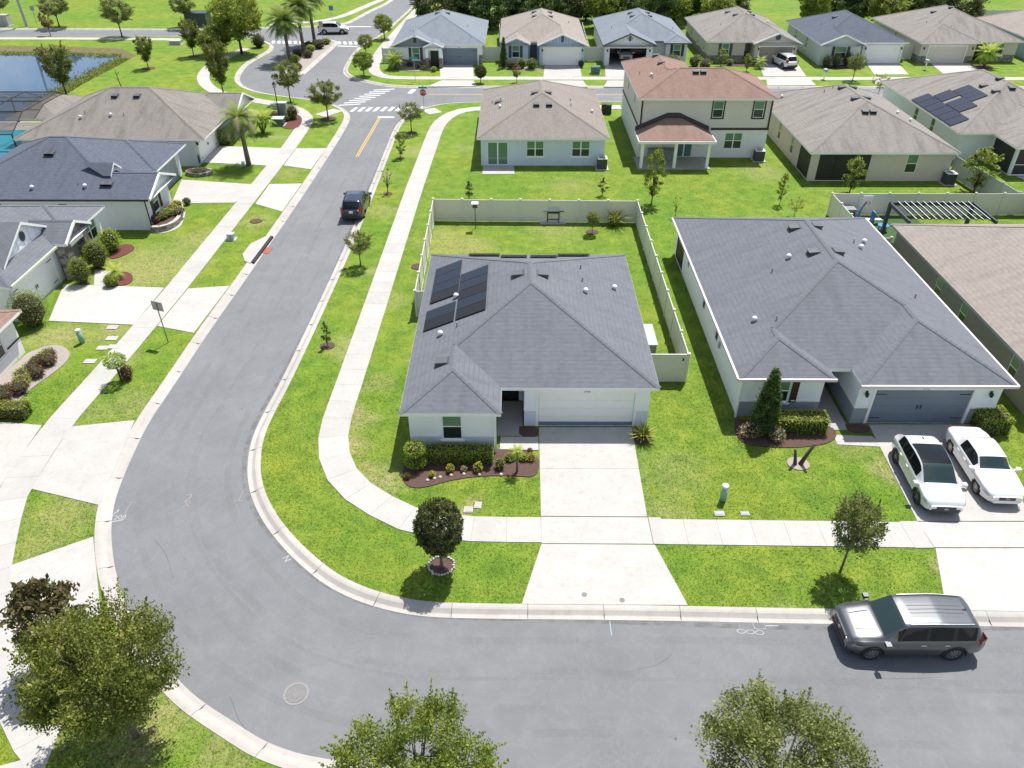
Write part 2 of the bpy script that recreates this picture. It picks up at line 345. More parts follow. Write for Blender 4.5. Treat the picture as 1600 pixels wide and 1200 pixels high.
# the ground is one sheet out to the horizon with the roadway and the pond cut into it
ground = struct(link('ground', sheet_mesh('ground', [RECT, ROAD, POND], lambda x, y: inside(RECT, x, y) & ~inside(ROAD, x, y) & ~inside(POND, x, y), 0.0, GRASS)), 'green lawn ground of the whole neighbourhood')
road = struct(link('road', sheet_mesh('road', [ROAD], lambda x, y: inside(ROAD, x, y), -0.115, ASPH)), 'grey asphalt street bending round the corner house')
isl = MB().prism(ISLAND, -0.115, 0.03); ISL = struct(obj('traffic_island', isl, PEBBLE), 'planted median island in the upper street')

def polylen(pts): return np.concatenate([[0], np.cumsum([math.hypot(b[0] - a[0], b[1] - a[1]) for a, b in zip(pts, pts[1:])])])
def at_len(pts, cum, s):
    s = min(max(s, 0), cum[-1]); i = min(int(np.searchsorted(cum, s, side='right')) - 1, len(pts) - 2); i = max(i, 0)
    t = (s - cum[i]) / max(cum[i + 1] - cum[i], 1e-9); a, b = pts[i], pts[i + 1]
    return (a[0] + (b[0] - a[0]) * t, a[1] + (b[1] - a[1]) * t)
PROF = [(0.0, -0.05), (0.0, 0.022), (0.16, 0.024), (0.26, 0.005), (0.36, -0.06), (0.43, -0.104), (0.47, -0.110), (0.64, -0.100), (0.66, -0.13)]
def curb_run(pts, side, parent, step=3.0):
    """rolled kerb with gutter in ~3 m cast lengths; side=+1: the road lies to the right of the line"""
    cum = polylen(pts); N = max(1, int(cum[-1] / step)); st = cum[-1] / N
    for k in range(N):
        a, b_ = k * st + 0.008, (k + 1) * st - 0.008; mid = at_len(pts, cum, (a + b_) / 2)
        if mid[0] < -105 or mid[0] > 95 or mid[1] > 185 or (mid[1] < 20 and mid[0] > 40): continue
        ss = sorted(set([a, b_] + [float(c) for c in cum if a < c < b_])); rows = []
        for s in ss:
            p = at_len(pts, cum, s); q0 = at_len(pts, cum, s - 0.25); q1 = at_len(pts, cum, s + 0.25)
            d = Vector((q1[0] - q0[0], q1[1] - q0[1])).normalized(); n = Vector((d.y, -d.x)) * side
            rows.append([(p[0] + n.x * w, p[1] + n.y * w, z) for w, z in PROF])
        mb = MB()
        for r0, r1 in zip(rows, rows[1:]):
            for i in range(len(PROF) - 1):
                q = [r0[i], r0[i + 1], r1[i + 1], r1[i]]; mb.face(q if side > 0 else q[::-1])
        mb.face(rows[0]); mb.face(rows[-1]); obj('kerb_stone', mb, CURBM, parent)
kerb = struct(empty('kerb', (0, 0, 0), None, None), 'pale concrete kerbs with gutters along the streets')
curb_run(IN_CURB, -1, kerb); curb_run(FAR_CURB, -1, kerb); curb_run(TOP_CURB, -1, kerb); curb_run(LEFT_CURB, -1, kerb)
ik = smooth_line(ISLAND + [ISLAND[0]])
curb_run([(p[0], p[1]) for p in ik], -1, kerb, 4.0)

# ------------------------------------------------------------------ pavements, cast slab by slab
SLABS = []          # footprints, used to keep grass off
def slab(poly, mat, parent, name='slab', top=0.028):
    SLABS.append(poly); top += (len(SLABS) % 9) * .0011; return obj(name, MB().prism(poly, -0.08, top), mat, parent)
def pavement_run(pts, w, parent, step=1.52, gap=0.004, skip=()):
    pts = smooth_line(pts); cum = polylen(pts); N = max(1, round(cum[-1] / step)); st = cum[-1] / N
    def row(s):
        p = at_len(pts, cum, s); q0 = at_len(pts, cum, s - 0.3); q1 = at_len(pts, cum, s + 0.3)
        d = Vector((q1[0] - q0[0], q1[1] - q0[1])).normalized(); n = Vector((d.y, -d.x)) * (w / 2); return (p[0] + n.x, p[1] + n.y), (p[0] - n.x, p[1] - n.y)
    for k in range(N):
        a, b_ = row(k * st + gap), row((k + 1) * st - gap); slab([a[0], b_[0], b_[1], a[1]], CONC, parent)
def mid(a, b): return ((a[0] + b[0]) / 2, (a[1] + b[1]) / 2)
pave = struct(empty('pavement', (0, 0, 0), None, None), 'pale concrete pavement winding along the corner lot')
W_IN = [mid((1.2,24.72),(1.18,23.14)),mid((-2.41,24.74),(-2.26,23.16)),mid((-4.34,25.22),(-4.68,23.64)),mid((-5.3,25.88),(-5.8,24.13)),mid((-6.96,27.05),(-7.59,25.41)),mid((-7.88,28.28),(-8.83,26.77)),mid((-8.34,29.48),(-9.74,28.79)),mid((-8.54,30.75),(-10.08,30.38)),mid((-8.6,32.1),(-10.13,32.09)),mid((-8.56,34.28),(-10.02,34.52)),
        mid((-8.1,63.55),(-9.48,63.55)),mid((-7.64,80.98),(-8.91,83.18)),mid((-7.07,84.33),(-7.99,86.44)),mid((-5.67,86.69),(-6.72,88.66)),mid((-3.87,87.92),(-4.14,89.3)),(3.0,89.0),(12,89.1)]
pavement_run(W_IN, 1.5, pave)
pavement_run([(12.1,89.1),(75,89.3)], 1.5, pave)
pavement_run([mid((6.09,24.62),(6.06,23.08)),mid((17.95,24.47),(18.06,22.91))], 1.5, pave)
pavement_run([(26.4,23.85),(52,23.6)], 1.5, pave)
slab([(17.24,24.49),(18.06,24.5),(18.11,22.93),(17.29,22.91)], CONC, pave, 'slab', .0392); slab([(6.03,24.7),(6.59,24.68),(6.56,23.08),(6.05,23.1)], CONC, pave, 'slab', .0398)
pavement_run([(-8.78,86.56),(-9.79,88.27)], 1.6, pave, 0.8)          # ramp to the crossing
pave2 = struct(empty('pavement', (0, 0, 0), None, None), 'pale concrete pavement in front of the left-hand houses')
W_LF = [(-17.29,12.35),mid((-15.66,13.19),(-14.35,13.2)),mid((-19.74,17.01),(-17.87,16.49)),mid((-22.15,20.57),(-20.57,20.41)),mid((-22.7,21.75),(-21.19,21.75)),mid((-24.03,25.35),(-22.52,25.27)),mid((-24.27,26.75),(-22.78,26.63)),mid((-24.6,31.22),(-23.08,31.17)),mid((-24.29,34.95),(-22.74,34.96)),mid((-23.92,41.4),(-22.44,41.33)),
        mid((-23.77,46.1),(-22.17,46.1)),mid((-23.46,61.07),(-21.77,60.81)),mid((-23.01,75.03),(-21.58,74.84)),mid((-23.11,81.13),(-21.61,81.35)),mid((-23.17,84.03),(-21.9,85.91)),mid((-25.23,88.33),(-25.08,89.85)),mid((-29.86,90.74),(-29.97,92.19)),mid((-34.65,93.53),(-34.57,94.5)),mid((-37.27,95.76),(-36.81,97.21)),mid((-40.44,101.45),(-38.88,101.14)),mid((-41.55,106.71),(-40.0,106.37)),mid((-41.32,112.09),(-39.94,111.35)),(-38.87,118.37)]
pavement_run(W_LF, 1.5, pave2)
pavement_run([(-21.43,85.67),(-19.88,87.86)], 1.6, pave2, 0.8)
pave3 = struct(empty('pavement', (0, 0, 0), None, None), 'pale concrete pavement before the far row of houses')
pavement_run([(95,101.8),(-8.5,101.8),(-16.66,101.86),(-18.45,105.11),(-19.08,109.25),(-19.21,116.82),(-18.61,128.6),(-17.99,138.74),(-16.48,158.95)], 1.5, pave3, 1.6)
pave4 = struct(empty('pavement', (0, 0, 0), None, None), 'distant concrete pavement beside the pond road')
pavement_run([(-92.84,125.05),(-63.58,124.94),(-50.73,124.32)], 1.5, pave4, 3.2)
pavement_run([(-40.11,135.47),(-32.33,138.14),(-29.44,142.59),(-27.81,149.11),(-24.84,160.31)], 1.5, pave4, 3.2)
pave5 = struct(empty('pavement', (0, 0, 0), None, None), 'concrete pavement on the near side of the street')
pavement_run([(-4.0,10.6),(40,10.2)], 1.5, pave5)

# ------------------------------------------------------------------ driveways
def quad_grid(a, b, c, d, nu, nv, mat, parent, gap=0.006):
    """slabs filling the quad a-b-c-d (a,b near edge; d,c far edge)"""
    def P(u, v): return ((a[0] * (1 - u) + b[0] * u) * (1 - v) + (d[0] * (1 - u) + c[0] * u) * v, (a[1] * (1 - u) + b[1] * u) * (1 - v) + (d[1] * (1 - u) + c[1] * u) * v)
    gu = gap / max(math.hypot(b[0] - a[0], b[1] - a[1]), .1); gv = gap / max(math.hypot(d[0] - a[0], d[1] - a[1]), .1)
    for i in range(nu):
        for j in range(nv):
            u0, u1, v0, v1 = i / nu + gu, (i + 1) / nu - gu, j / nv + gv, (j + 1) / nv - gv
            slab([P(u0, v0), P(u1, v0), P(u1, v1), P(u0, v1)], mat, parent)
def driveway(label, *quads, mat=None):
    e = struct(empty('driveway', (0, 0, 0), None, None), label)
    for q in quads: quad_grid(*q[:4], q[4], q[5], mat or DRIVE, e)
    return e
driveway('white concrete driveway of the corner house',
         ((0.3,19.87),(6.94,19.84),(6.09,23.05),(1.18,23.08),1,1), ((1.18,23.12),(6.04,23.1),(6.01,24.7),(1.2,24.72),1,1), ((1.2,24.76),(6.0,24.74),(6.09,31.18),(1.27,31.16),1,2))
driveway('concrete driveway holding the two white cars',
         ((17.13,19.65),(21.82,19.57),(23.5,22.93),(18.15,22.91),1,1), ((18.13,22.95),(23.52,22.97),(23.53,24.49),(18.06,24.47),1,1), ((18.05,24.51),(23.27,24.53),(24.27,31.47),(18.47,31.45),1,2))
driveway('concrete driveway beside the street sign', ((-22.38,41.17),(-19.81,40.35),(-19.45,46.48),(-22.15,46.06),1,1), ((-29.5,41.77),(-23.92,41.32),(-23.81,46.19),(-30.86,46.62),1,1))
driveway('concrete driveway of the navy-roofed house', ((-21.66,60.81),(-19.02,59.21),(-18.82,65.46),(-21.66,65.29),1,1), ((-28.71,60.91),(-23.46,61.07),(-22.47,65.14),(-29.78,66.34),1,1))
driveway('concrete driveway of the tan-roofed house by the palm', ((-21.57,69.98),(-18.79,68.98),(-18.56,74.86),(-21.51,74.84),1,1), ((-29.43,70.81),(-23.06,69.97),(-23.02,74.84),(-29.88,75.58),1,1))
driveway('concrete driveway at the left edge above the grass triangle', ((-22.75,26.45),(-19.04,25.37),(-19.94,31.67),(-23.05,31.12),1,1), ((-26.32,25.97),(-24.24,26.53),(-24.6,31.22),(-29.12,31.74),1,1))
driveway('concrete driveway at the left edge behind the big oak', ((-18.83,17.62),(-16.29,19.33),(-18.44,23.43),(-21.18,21.79),1,1), ((-22.76,17.27),(-20.13,17.28),(-22.73,21.57),(-25.77,21.91),1,1))
fd = [(((-10.75,97.75),(-4.72,97.93),(-5.23,100.65),(-9.25,100.64)),((-9.55,102.37),(-5.31,102.38),(-5.69,108.95),(-10.16,108.93)),'paver driveway of the far grey-roofed corner house'),
      (((2.58,97.66),(8.85,97.69),(8.51,100.71),(3.45,100.69)),((3.58,102.42),(8.47,102.44),(8.68,109.01),(3.94,108.99)),'concrete driveway of the far pale-roofed house'),
      (((10.81,97.7),(17.15,97.72),(17.12,100.74),(11.57,100.72)),((11.49,102.45),(17.37,102.48),(18.02,109.4),(12.06,109.38)),'paver driveway under the open garage'),
      (((31.02,98.37),(37.05,98.54),(37.25,101.45),(31.67,101.43)),((31.73,102.86),(37.21,102.88),(38.18,110.57),(32.96,110.55)),'concrete driveway holding the small white car'),
      (((44.46,99.17),(50.47,99.35),(50.5,102.45),(46.02,102.43)),((46.18,103.72),(50.7,103.9),(51.91,110.8),(47.58,110.61),),'concrete driveway of the far navy-roofed house'),
      (((54.26,99.67),(60.22,99.69),(60.68,102.81),(55.13,102.79)),((55.22,104.09),(60.75,104.11),(61.32,111.03),(56.26,111.0)),'concrete driveway of the far grey-tan house')]
for a, b_, lab in fd: driveway(lab, (*a, 1, 1), (*b_, 1, 2), mat=DRIVE)
walk = struct(empty('path', (0, 0, 0), None, None), 'short concrete path to the porch of the corner house')
quad_grid((-0.73,29.39), (1.21,29.32), (1.23,30.35), (-0.73,30.37), 1, 1, DRIVE, walk)
slab([(-0.9,30.45),(0.42,30.45),(0.42,33.4),(-0.9,33.4)], concrete_material('porch_concrete', (0.36,0.35,0.33)), walk)
walk2 = struct(empty('path', (0, 0, 0), None, None), 'concrete path to the recessed porch of the right-hand house')
quad_grid((16.28,29.83), (18.69,29.64), (18.28,30.5), (16.35,30.6), 2, 1, DRIVE, walk2); slab([(16.0,31.0),(17.3,31.0),(17.3,34.9),(16.0,34.9)], M_('porch_concrete'), walk2)
walk3 = struct(empty('path', (0, 0, 0), None, None), 'concrete step path beside the stone porch pillars')
quad_grid((-28.76,46.53), (-27.93,46.45), (-28.38,48.62), (-29.73,48.81), 1, 1, DRIVE, walk3)
patio = struct(empty('patio', (0, 0, 0), None, None), 'small white concrete patio behind the pale blue house')
quad_grid((-2.98,67.81), (-0.04,67.9), (-0.11,70.24), (-2.97,70.14), 1, 1, DRIVE, patio)
terr = struct(empty('patio', (0, 0, 0), None, None), 'pale paved terrace at the right edge behind the screened porch')
quad_grid((46.5,61.5), (62,61.5), (62,68.5), (45.0,68.5), 8, 4, DRIVE, terr)
for i, (x, y) in enumerate([(-25.12,41.01),(-24.61,39.73),(-24.09,38.79),(-24.69,38.65),(-24.8,37.2)]):
    s = slab([(x-.34,y-.22),(x+.34,y-.22),(x+.34,y+.22),(x-.34,y+.22)], CURBM, None, 'stepping_stone', 0.04); tag(s, 'square pale stepping stone, number %s from the driveway in the side lawn' % ['one','two','three','four','five'][i], 'stepping stone', 'stepping stones in the left lawn')

# ------------------------------------------------------------------ planting beds
BEDS = []
def bed(px, mat, label):
    BEDS.append(px); return struct(obj('planting_bed', MB().prism(smooth_line(px + [px[0]])[:-1], -0.05, 0.045), mat), label)
bed([(-5.25,29.4),(-1.02,29.41),(-0.73,29.37),(1.22,29.28),(1.21,27.3),(-0.11,27.43),(-1.34,27.43),(-2.25,27.29),(-3.16,27.06),(-4.03,26.66),(-4.77,26.53),(-5.27,26.92),(-5.41,27.82),(-5.37,28.76)], MULCH, 'dark mulch bed under the clipped hedge')
bed([(0.24,31.21),(1.24,31.22),(1.22,30.38),(0.24,30.38)], MULCH, 'small dark mulch patch beside the garage')
bed([(6.09,31.18),(6.53,31.24),(7.03,30.56),(6.95,30.05),(6.53,29.79),(6.12,29.84)], MULCH, 'mulch ring of the yucca by the garage')
bed([(11.6,31.9),(14.09,31.53),(16.71,31.38),(16.37,30.08),(14.66,29.58),(12.73,29.57),(11.52,29.86),(11.31,30.78)], MULCH, 'mulch bed under the hedge of the right-hand house')
bed([(17.23,31.44),(18.47,31.45),(18.32,30.71),(17.17,30.81)], MULCH, 'dark mulch patch left of the grey garage door')
bed([(-28.89,38.07),(-28.13,38.92),(-27.24,38.92),(-26.3,38.08),(-26.13,37.0),(-26.46,35.57),(-26.91,34.33),(-26.87,32.58),(-27.25,32.02),(-28.24,32.57),(-29.2,34.93)], PEBBLE, 'pebbled shrub bed along the left-edge house')
bed([(-29.61,50.84),(-29.68,52.78),(-29.05,53.11),(-28.16,52.34),(-28.53,51.06),(-29.2,50.43)], MULCH_RED, 'red mulch crescent in the left lawn')
bed([(-27.93,46.45),(-28.18,48.04),(-27.52,48.63),(-26.65,48.05),(-26.22,46.54)], MULCH_RED, 'red mulch bed beside the white driveway')
bed([(-25.14,84.72),(-24.27,86.38),(-23.17,84.96),(-22.66,81.79),(-23.41,80.7),(-24.58,81.34),(-25.57,83.11)], MULCH_RED, 'mulch bed around the utility cabinets')
bed([(-16.69,108.2),(-14.33,109.99),(-11.99,108.22),(-10.5,105.81),(-12.11,105.13),(-14.66,105.46)], PEBBLE, 'pale gravel bed before the far grey-roofed house')
bed([(-2.13,107.21),(0.42,108.27),(3.4,107.93),(3.78,106.21),(1.25,105.86),(-0.86,106.53)], PEBBLE, 'stone-edged bed before the far pale-roofed house')
bed([(26.47,109.44),(29.92,110.17),(32.34,109.46),(31.81,108.05),(28.57,108.03)], MULCH, 'shrub bed before the far beige house')
bed([(40.77,108.08),(45.15,109.16),(46.78,108.46),(45.97,106.72),(41.75,106.71)], MULCH, 'shrub bed before the far navy-roofed house')
bed([(60.73,108.51),(63.22,109.23),(63.7,107.48),(61.41,106.44)], MULCH, 'mulch ring of the far palm')
for i, (x, y, r) in enumerate([(*(-3.05,21.83),.5),(*(-6.86,49.4),.55),(*(-11.26,38.92),.45),(*(-10.72,79.69),.6),(*(-10.92,72.12),.4),(*(-10.91,63.1),.4),(*(-20.29,84.5),.9),(*(5.98,55.32),.5),(*(-44.83,113.59),.8),(*(-48.49,106.68),.9),(*(-20.64,57.28),.5),(*(13.88,28.37),.55)]):
    bed([(x + r * math.cos(t), y + r * .9 * math.sin(t)) for t in np.linspace(0, 2 * PI, 12, endpoint=False)], MULCH if i != 11 else PEBBLE, 'round bare mulch ring %s' % ['under the clipped ball tree','under the young parkway oak','of the parkway sapling','of the round tree by the stop sign','of the slim parkway tree','of the bent twig tree','of the oak at the crossing','of the small backyard tree','of the pondside red-tipped tree','of the slender pond lawn tree','in the left parkway','of the two cut stumps'][i])
# ------------------------------------------------------------------ pond
def water_material():
    m, nt, b = nmat('pond_water'); b.inputs['Base Color'].default_value = (0.022, 0.062, 0.125, 1); b.inputs['Roughness'].default_value = 0.03  # blue of the reflected sky is painted into the water's base colour
    b.inputs['Specular IOR Level'].default_value = 1.0; b.inputs['IOR'].default_value = 1.6
    bump(nt, b, noise(nt, worldpos(nt), 1.3, 3), 0.04, 0.03); return m
WATER = water_material()
pw = [(-130, 60), (-20, 60), (-20, 140), (-130, 140)]
pond = struct(obj('pond_water', MB().face([(x, y, -0.42) for x, y in pw]), WATER), 'blue pond reflecting the sky')
bank = MB(); cxp = sum(p[0] for p in POND) / len(POND); cyp = sum(p[1] for p in POND) / len(POND)
pin = [(p[0] + (cxp - p[0]) * 0.10, p[1] + (cyp - p[1]) * 0.12) for p in POND]
for i in range(len(POND)):
    j = (i + 1) % len(POND); bank.face([(*POND[i], 0), (*POND[j], 0), (*pin[j], -0.55), (*pin[i], -0.55)])
struct(obj('pond_bank', bank, plain('bank_soil', (0.15, 0.13, 0.05), 0.95, var=0.5, vscale=1.5)), 'muddy grassy bank round the pond')

# ------------------------------------------------------------------ painted road markings
PAINT = plain('road_paint_white', (0.52, 0.52, 0.51), 0.7, var=0.1, vscale=5); YEL = plain('road_paint_yellow', (0.50, 0.33, 0.08), 0.7, var=0.12, vscale=5)
def mark(polys, mat, label, parent=None):
    e = struct(empty('road_marking', (0, 0, 0), None, None), label)
    for p in polys:
        mb = MB().face([(q[0], q[1], -0.110) for q in p]); 
        mb.f[0] = mb.f[0] if sum(p[i][0]*p[(i+1)%len(p)][1]-p[(i+1)%len(p)][0]*p[i][1] for i in range(len(p))) > 0 else mb.f[0][::-1]
        obj('painted_bar', mb, mat, e)
    return e
def bars(a, b, n, w, L, ang): 
    out = []
    for i in range(n):
        t = i / (n - 1); c = (a[0] + (b[0] - a[0]) * t, a[1] + (b[1] - a[1]) * t); d = (math.cos(ang), math.sin(ang)); q = (-d[1], d[0])
        out.append([(c[0] + d[0] * s1 * L / 2 + q[0] * s2 * w / 2, c[1] + d[1] * s1 * L / 2 + q[1] * s2 * w / 2) for s1, s2 in ((-1, -1), (1, -1), (1, 1), (-1, 1))])
    return out
mark(bars((-18.19,88.48), (-10.65,88.89), 10, 0.42, 1.7, math.radians(78)), PAINT, 'white zebra crossing bars before the stop line')
mark(bars((-19.03,90.39), (-15.96,96.85), 8, 0.34, 2.5, math.radians(12)), PAINT, 'slanting white zebra crossing across the upper street')
mark(bars((-36.25,123.27), (-23.77,122.66), 16, 0.48, 2.0, math.radians(105)), PAINT, 'far white zebra crossing by the palm island')
def line(a, b, w): return bars(mid(a, b), mid(a, b), 2, w, math.hypot(b[0]-a[0], b[1]-a[1]), math.atan2(b[1]-a[1], b[0]-a[0]))[:1]
mark(line((-15.09,85.58), (-13.26,85.59), 0.5), PAINT, 'white stop line below the zebra crossing')
mark(line((-26.17,120.72), (-23.09,120.3), 0.6), PAINT, 'far white stop line beside the palm island')
mark(line((-27.48,134.74), (-23.34,134.76), 0.6), PAINT, 'farthest white stop line across the top street')
mark(line((-12.66,95.15), (-12.32,97.01), 0.6), PAINT, 'white stop line of the side street')
a_, b2_ = (-14.86,85.23), (-15.22,72.82)
mark(line((a_[0]-.1,a_[1]), (b2_[0]-.1,b2_[1]), 0.11) + line((a_[0]+.1,a_[1]), (b2_[0]+.1,b2_[1]), 0.11), YEL, 'double yellow line down the left street')
mark(line((-10.4,94.9), (62,94.9), 0.12) + line((-10.4,94.62), (62,94.62), 0.12), YEL, 'double yellow line along the side street')
def text_mesh(name, s, size, mat, parent, loc, rot, extrude=0.0):
    cu = bpy.data.curves.new(name, 'FONT'); cu.body = s; cu.size = size; cu.extrude = extrude; cu.align_x = 'CENTER'; cu.align_y = 'CENTER'
    t = bpy.data.objects.new(name, cu); me = bpy.data.meshes.new_from_object(t); bpy.data.objects.remove(t)
    me.materials.clear(); me.materials.append(mat); o = link(name, me, parent, loc); o.rotation_euler = rot; return o
CHALK = plain('spray_paint_white', (0.36, 0.36, 0.36), 0.8, var=0.25, vscale=9); CHALK_T = plain('spray_paint_tan', (0.225, 0.22, 0.21), 0.8, var=0.25, vscale=9)
e = struct(empty('road_marking', (0, 0, 0), None, None), 'sprayed survey marks on the bend')
zz = -0.1095
x, y = (-17.86,25.29); 
for p in (line((x-.1,y+.42),(x+.35,y+.42),.05), line((x+.12,y-.35),(x+.12,y+.42),.05), line((x-.1,y-.35),(x+.35,y-.35),.05)): obj('painted_stroke', MB().face([(q[0],q[1],zz) for q in p[0]]), CHALK_T, e)
x, y = (-12.79,26.19)
for p in (line((x-.22,y+.4),(x+.22,y+.42),.05), line((x,y-.35),(x+.02,y+.42),.05), line((x-.22,y-.38),(x+.2,y-.35),.05)): obj('painted_stroke', MB().face([(q[0],q[1],zz) for q in p[0]]), CHALK_T, e)
text_mesh('painted_stroke', '2', 0.75, CHALK_T, e, (*(-15.19,25.97),zz), (0,0,0)); text_mesh('painted_stroke', 'X', 0.5, CHALK_T, e, (*(-15.11,25.55),zz), (0,0,0))
text_mesh('painted_stroke', '?', 0.6, CHALK, e, (*(-18.18,25.0),zz), (0,0,-.2)); text_mesh('painted_stroke', '1208', 0.36, CHALK, e, (*(-17.94,24.72),zz), (0,0,.15))
obj('painted_stroke', MB().face([(q[0],q[1],zz) for q in line((-18.14,24.44),(-17.63,24.6),.06)[0]]), CHALK, e)
text_mesh('painted_stroke', 'N', 0.42, CHALK, e, (*(-9.69,22.33),zz), (0,0,2.2))
e = struct(empty('road_marking', (0, 0, 0), None, None), 'white sprayed utility squiggle on the asphalt beyond the driveway')
x, y = (9.26,18.71)
for k in range(3): obj('painted_stroke', MB().tube([(x-.45+.35*k+.16*math.cos(t), y+.10*math.sin(t)-.03*k, zz-.012) for t in np.linspace(0,2*PI,13)], .028, 5), CHALK, e)
x, y = (9.58,18.98)
obj('painted_stroke', MB().tube([(x-.22,y-.16,zz-.012),(x+.22,y-.16,zz-.012),(x+.22,y+.16,zz-.012),(x-.22,y+.16,zz-.012),(x-.22,y-.16,zz-.012)], .025, 5), CHALK, e)
obj('painted_stroke', MB().face([(q[0],q[1],zz) for q in line((x+.25,y),(x+.75,y),.04)[0]]), CHALK, e)
e = struct(empty('road_marking', (0, 0, 0), None, None), 'thin pale blue survey tick on the asphalt below the driveway')
obj('painted_stroke', MB().face([(q[0],q[1],zz) for q in line((3.76,19.16),(3.77,18.51),.045)[0]]), plain('spray_paint_blue', (.24,.33,.36), .8), e)

# ------------------------------------------------------------------ wear on the asphalt: tyre tracks, gutter dirt, cracks, each with a broken outline
def wear_material(name, col, lo, hi, scale, top=.35):
    m = bpy.data.materials.new(name); m.use_nodes = True; nt = m.node_tree; b = nt.nodes['Principled BSDF']; b.inputs['Base Color'].default_value = (*col, 1); b.inputs['Roughness'].default_value = .85
    f = ramp(nt, noise(nt, worldpos(nt), scale, 6, .7), [(lo, (0, 0, 0)), (hi, (top, top, top))]); t = nd(nt, 'ShaderNodeBsdfTransparent'); mx = nd(nt, 'ShaderNodeMixShader'); nt.links.new(f, mx.inputs[0]); nt.links.new(t.outputs[0], mx.inputs[1]); nt.links.new(b.outputs[0], mx.inputs[2]); nt.links.new(mx.outputs[0], nt.nodes['Material Output'].inputs['Surface']); return m
W_LIGHT = wear_material('tyre_wear_pale', (.24, .245, .25), .42, .72, .4, .3); W_DARK = wear_material('tyre_wear_dark', (.085, .088, .092), .45, .75, .5, .11); W_DIRT = wear_material('gutter_dirt', (.12, .11, .095), .42, .62, 2.2)
def wear_strip(pts, off, w, s0, s1, mat, name, z=-.1125):
    cum = polylen(pts); ss = np.arange(s0, min(s1, cum[-1]), .6); mb = MB(); rows = []
    for s in ss:
        p = at_len(pts, cum, s); q0 = at_len(pts, cum, s - .8); q1 = at_len(pts, cum, s + .8); d = Vector((q1[0] - q0[0], q1[1] - q0[1])).normalized(); n = Vector((-d.y, d.x)); o = off + .12 * math.sin(s * .21 + off * 3); rows.append([(p[0] + n.x * (o + k), p[1] + n.y * (o + k), z) for k in (0, w)])
    for a, b in zip(rows, rows[1:]): mb.face([a[0], b[0], b[1], a[1]])
    struct(obj(name, mb, mat, road))
for i, (off, w, mt) in enumerate([(1.45, .32, W_LIGHT), (2.9, .3, W_DARK), (3.25, .16, W_LIGHT), (4.2, .34, W_DARK), (5.3, .3, W_LIGHT)]): wear_strip(IN_CURB, off, w, 30, 168, mt, 'tyre_track', -.1128 + i * .0003)
wear_strip(IN_CURB, .60, .22, 40, 165, W_DIRT, 'gutter_dirt', -.1100); CR = plain('crack_tar', (.05, .05, .052), .9)
for pts in ([(-10.19,15.88),(-9.83,15.31),(-9.58,14.91),(-9.19,14.56),(-8.84,14.33)], [(5.94,17.67),(5.4,17.22),(4.91,17.11),(4.54,17.03)], [(13.49,16.67),(14.9,16.7),(15.26,16.73)], [(-15.79,23.4),(-14.79,22.38),(-14.17,21.27)]):
    obj('crack', MB().tube([(x + .03 * math.sin(9 * x + 5 * y), y, -.121) for x, y in smooth_line(pts)], .011, 4), CR, road)

# ------------------------------------------------------------------ roofs: a union of hip / gable blocks, cut exactly against each other
class Block:
    def __init__(s, x0, x1, y0, y1, E, t=0.41, axis='y', lo='hip', hi='hip'):
        s.r = (x0, x1, y0, y1); s.E = E; s.t = t; s.axis = axis; s.lo = lo; s.hi = hi
        P = []                                            # planes z = a x + b y + c
        if axis == 'y':
            P += [(t, 0, E - t * x0), (-t, 0, E + t * x1)]
            if lo == 'hip': P.append((0, t, E - t * y0))
            if hi == 'hip': P.append((0, -t, E + t * y1))
        else:
            P += [(0, t, E - t * y0), (0, -t, E + t * y1)]
            if lo == 'hip': P.append((t, 0, E - t * x0))
            if hi == 'hip': P.append((-t, 0, E + t * x1))
        if axis == 'shed+y': pass
        s.P = P
    def z(s, x, y):
        x0, x1, y0, y1 = s.r
        if not (x0 - 1e-6 <= x <= x1 + 1e-6 and y0 - 1e-6 <= y <= y1 + 1e-6): return -1e9
        return min(a * x + b * y + c for a, b, c in s.P)
def clip(poly, a, b, c):
    """keep a x + b y + c >= 0"""
    out = []; n = len(poly)
    for i in range(n):
        p, q = poly[i], poly[(i + 1) % n]; fp = a * p[0] + b * p[1] + c; fq = a * q[0] + b * q[1] + c
        if fp >= 0: out.append(p)
        if (fp >= 0) != (fq >= 0): t = fp / (fp - fq); out.append((p[0] + (q[0] - p[0]) * t, p[1] + (q[1] - p[1]) * t))
    return out
def area(p): return abs(sum(p[i][0] * p[(i + 1) % len(p)][1] - p[(i + 1) % len(p)][0] * p[i][1] for i in range(len(p)))) / 2 if len(p) > 2 else 0
def subtract(poly, hs):
    """poly minus the convex set where every a x + b y + c >= 0"""
    res = []; cur = poly
    for a, b, c in hs:
        o = clip(cur, -a, -b, -c)
        if area(o) > 1e-4: res.append(o)
        cur = clip(cur, a, b, c)
        if area(cur) < 1e-4: break
    return res
def roof_z(blocks, x, y): return max(b.z(x, y) for b in blocks)
def plane_at(blocks, x, y):
    best = max(blocks, key=lambda b: b.z(x, y)); return min(best.P, key=lambda p: p[0] * x + p[1] * y + p[2])
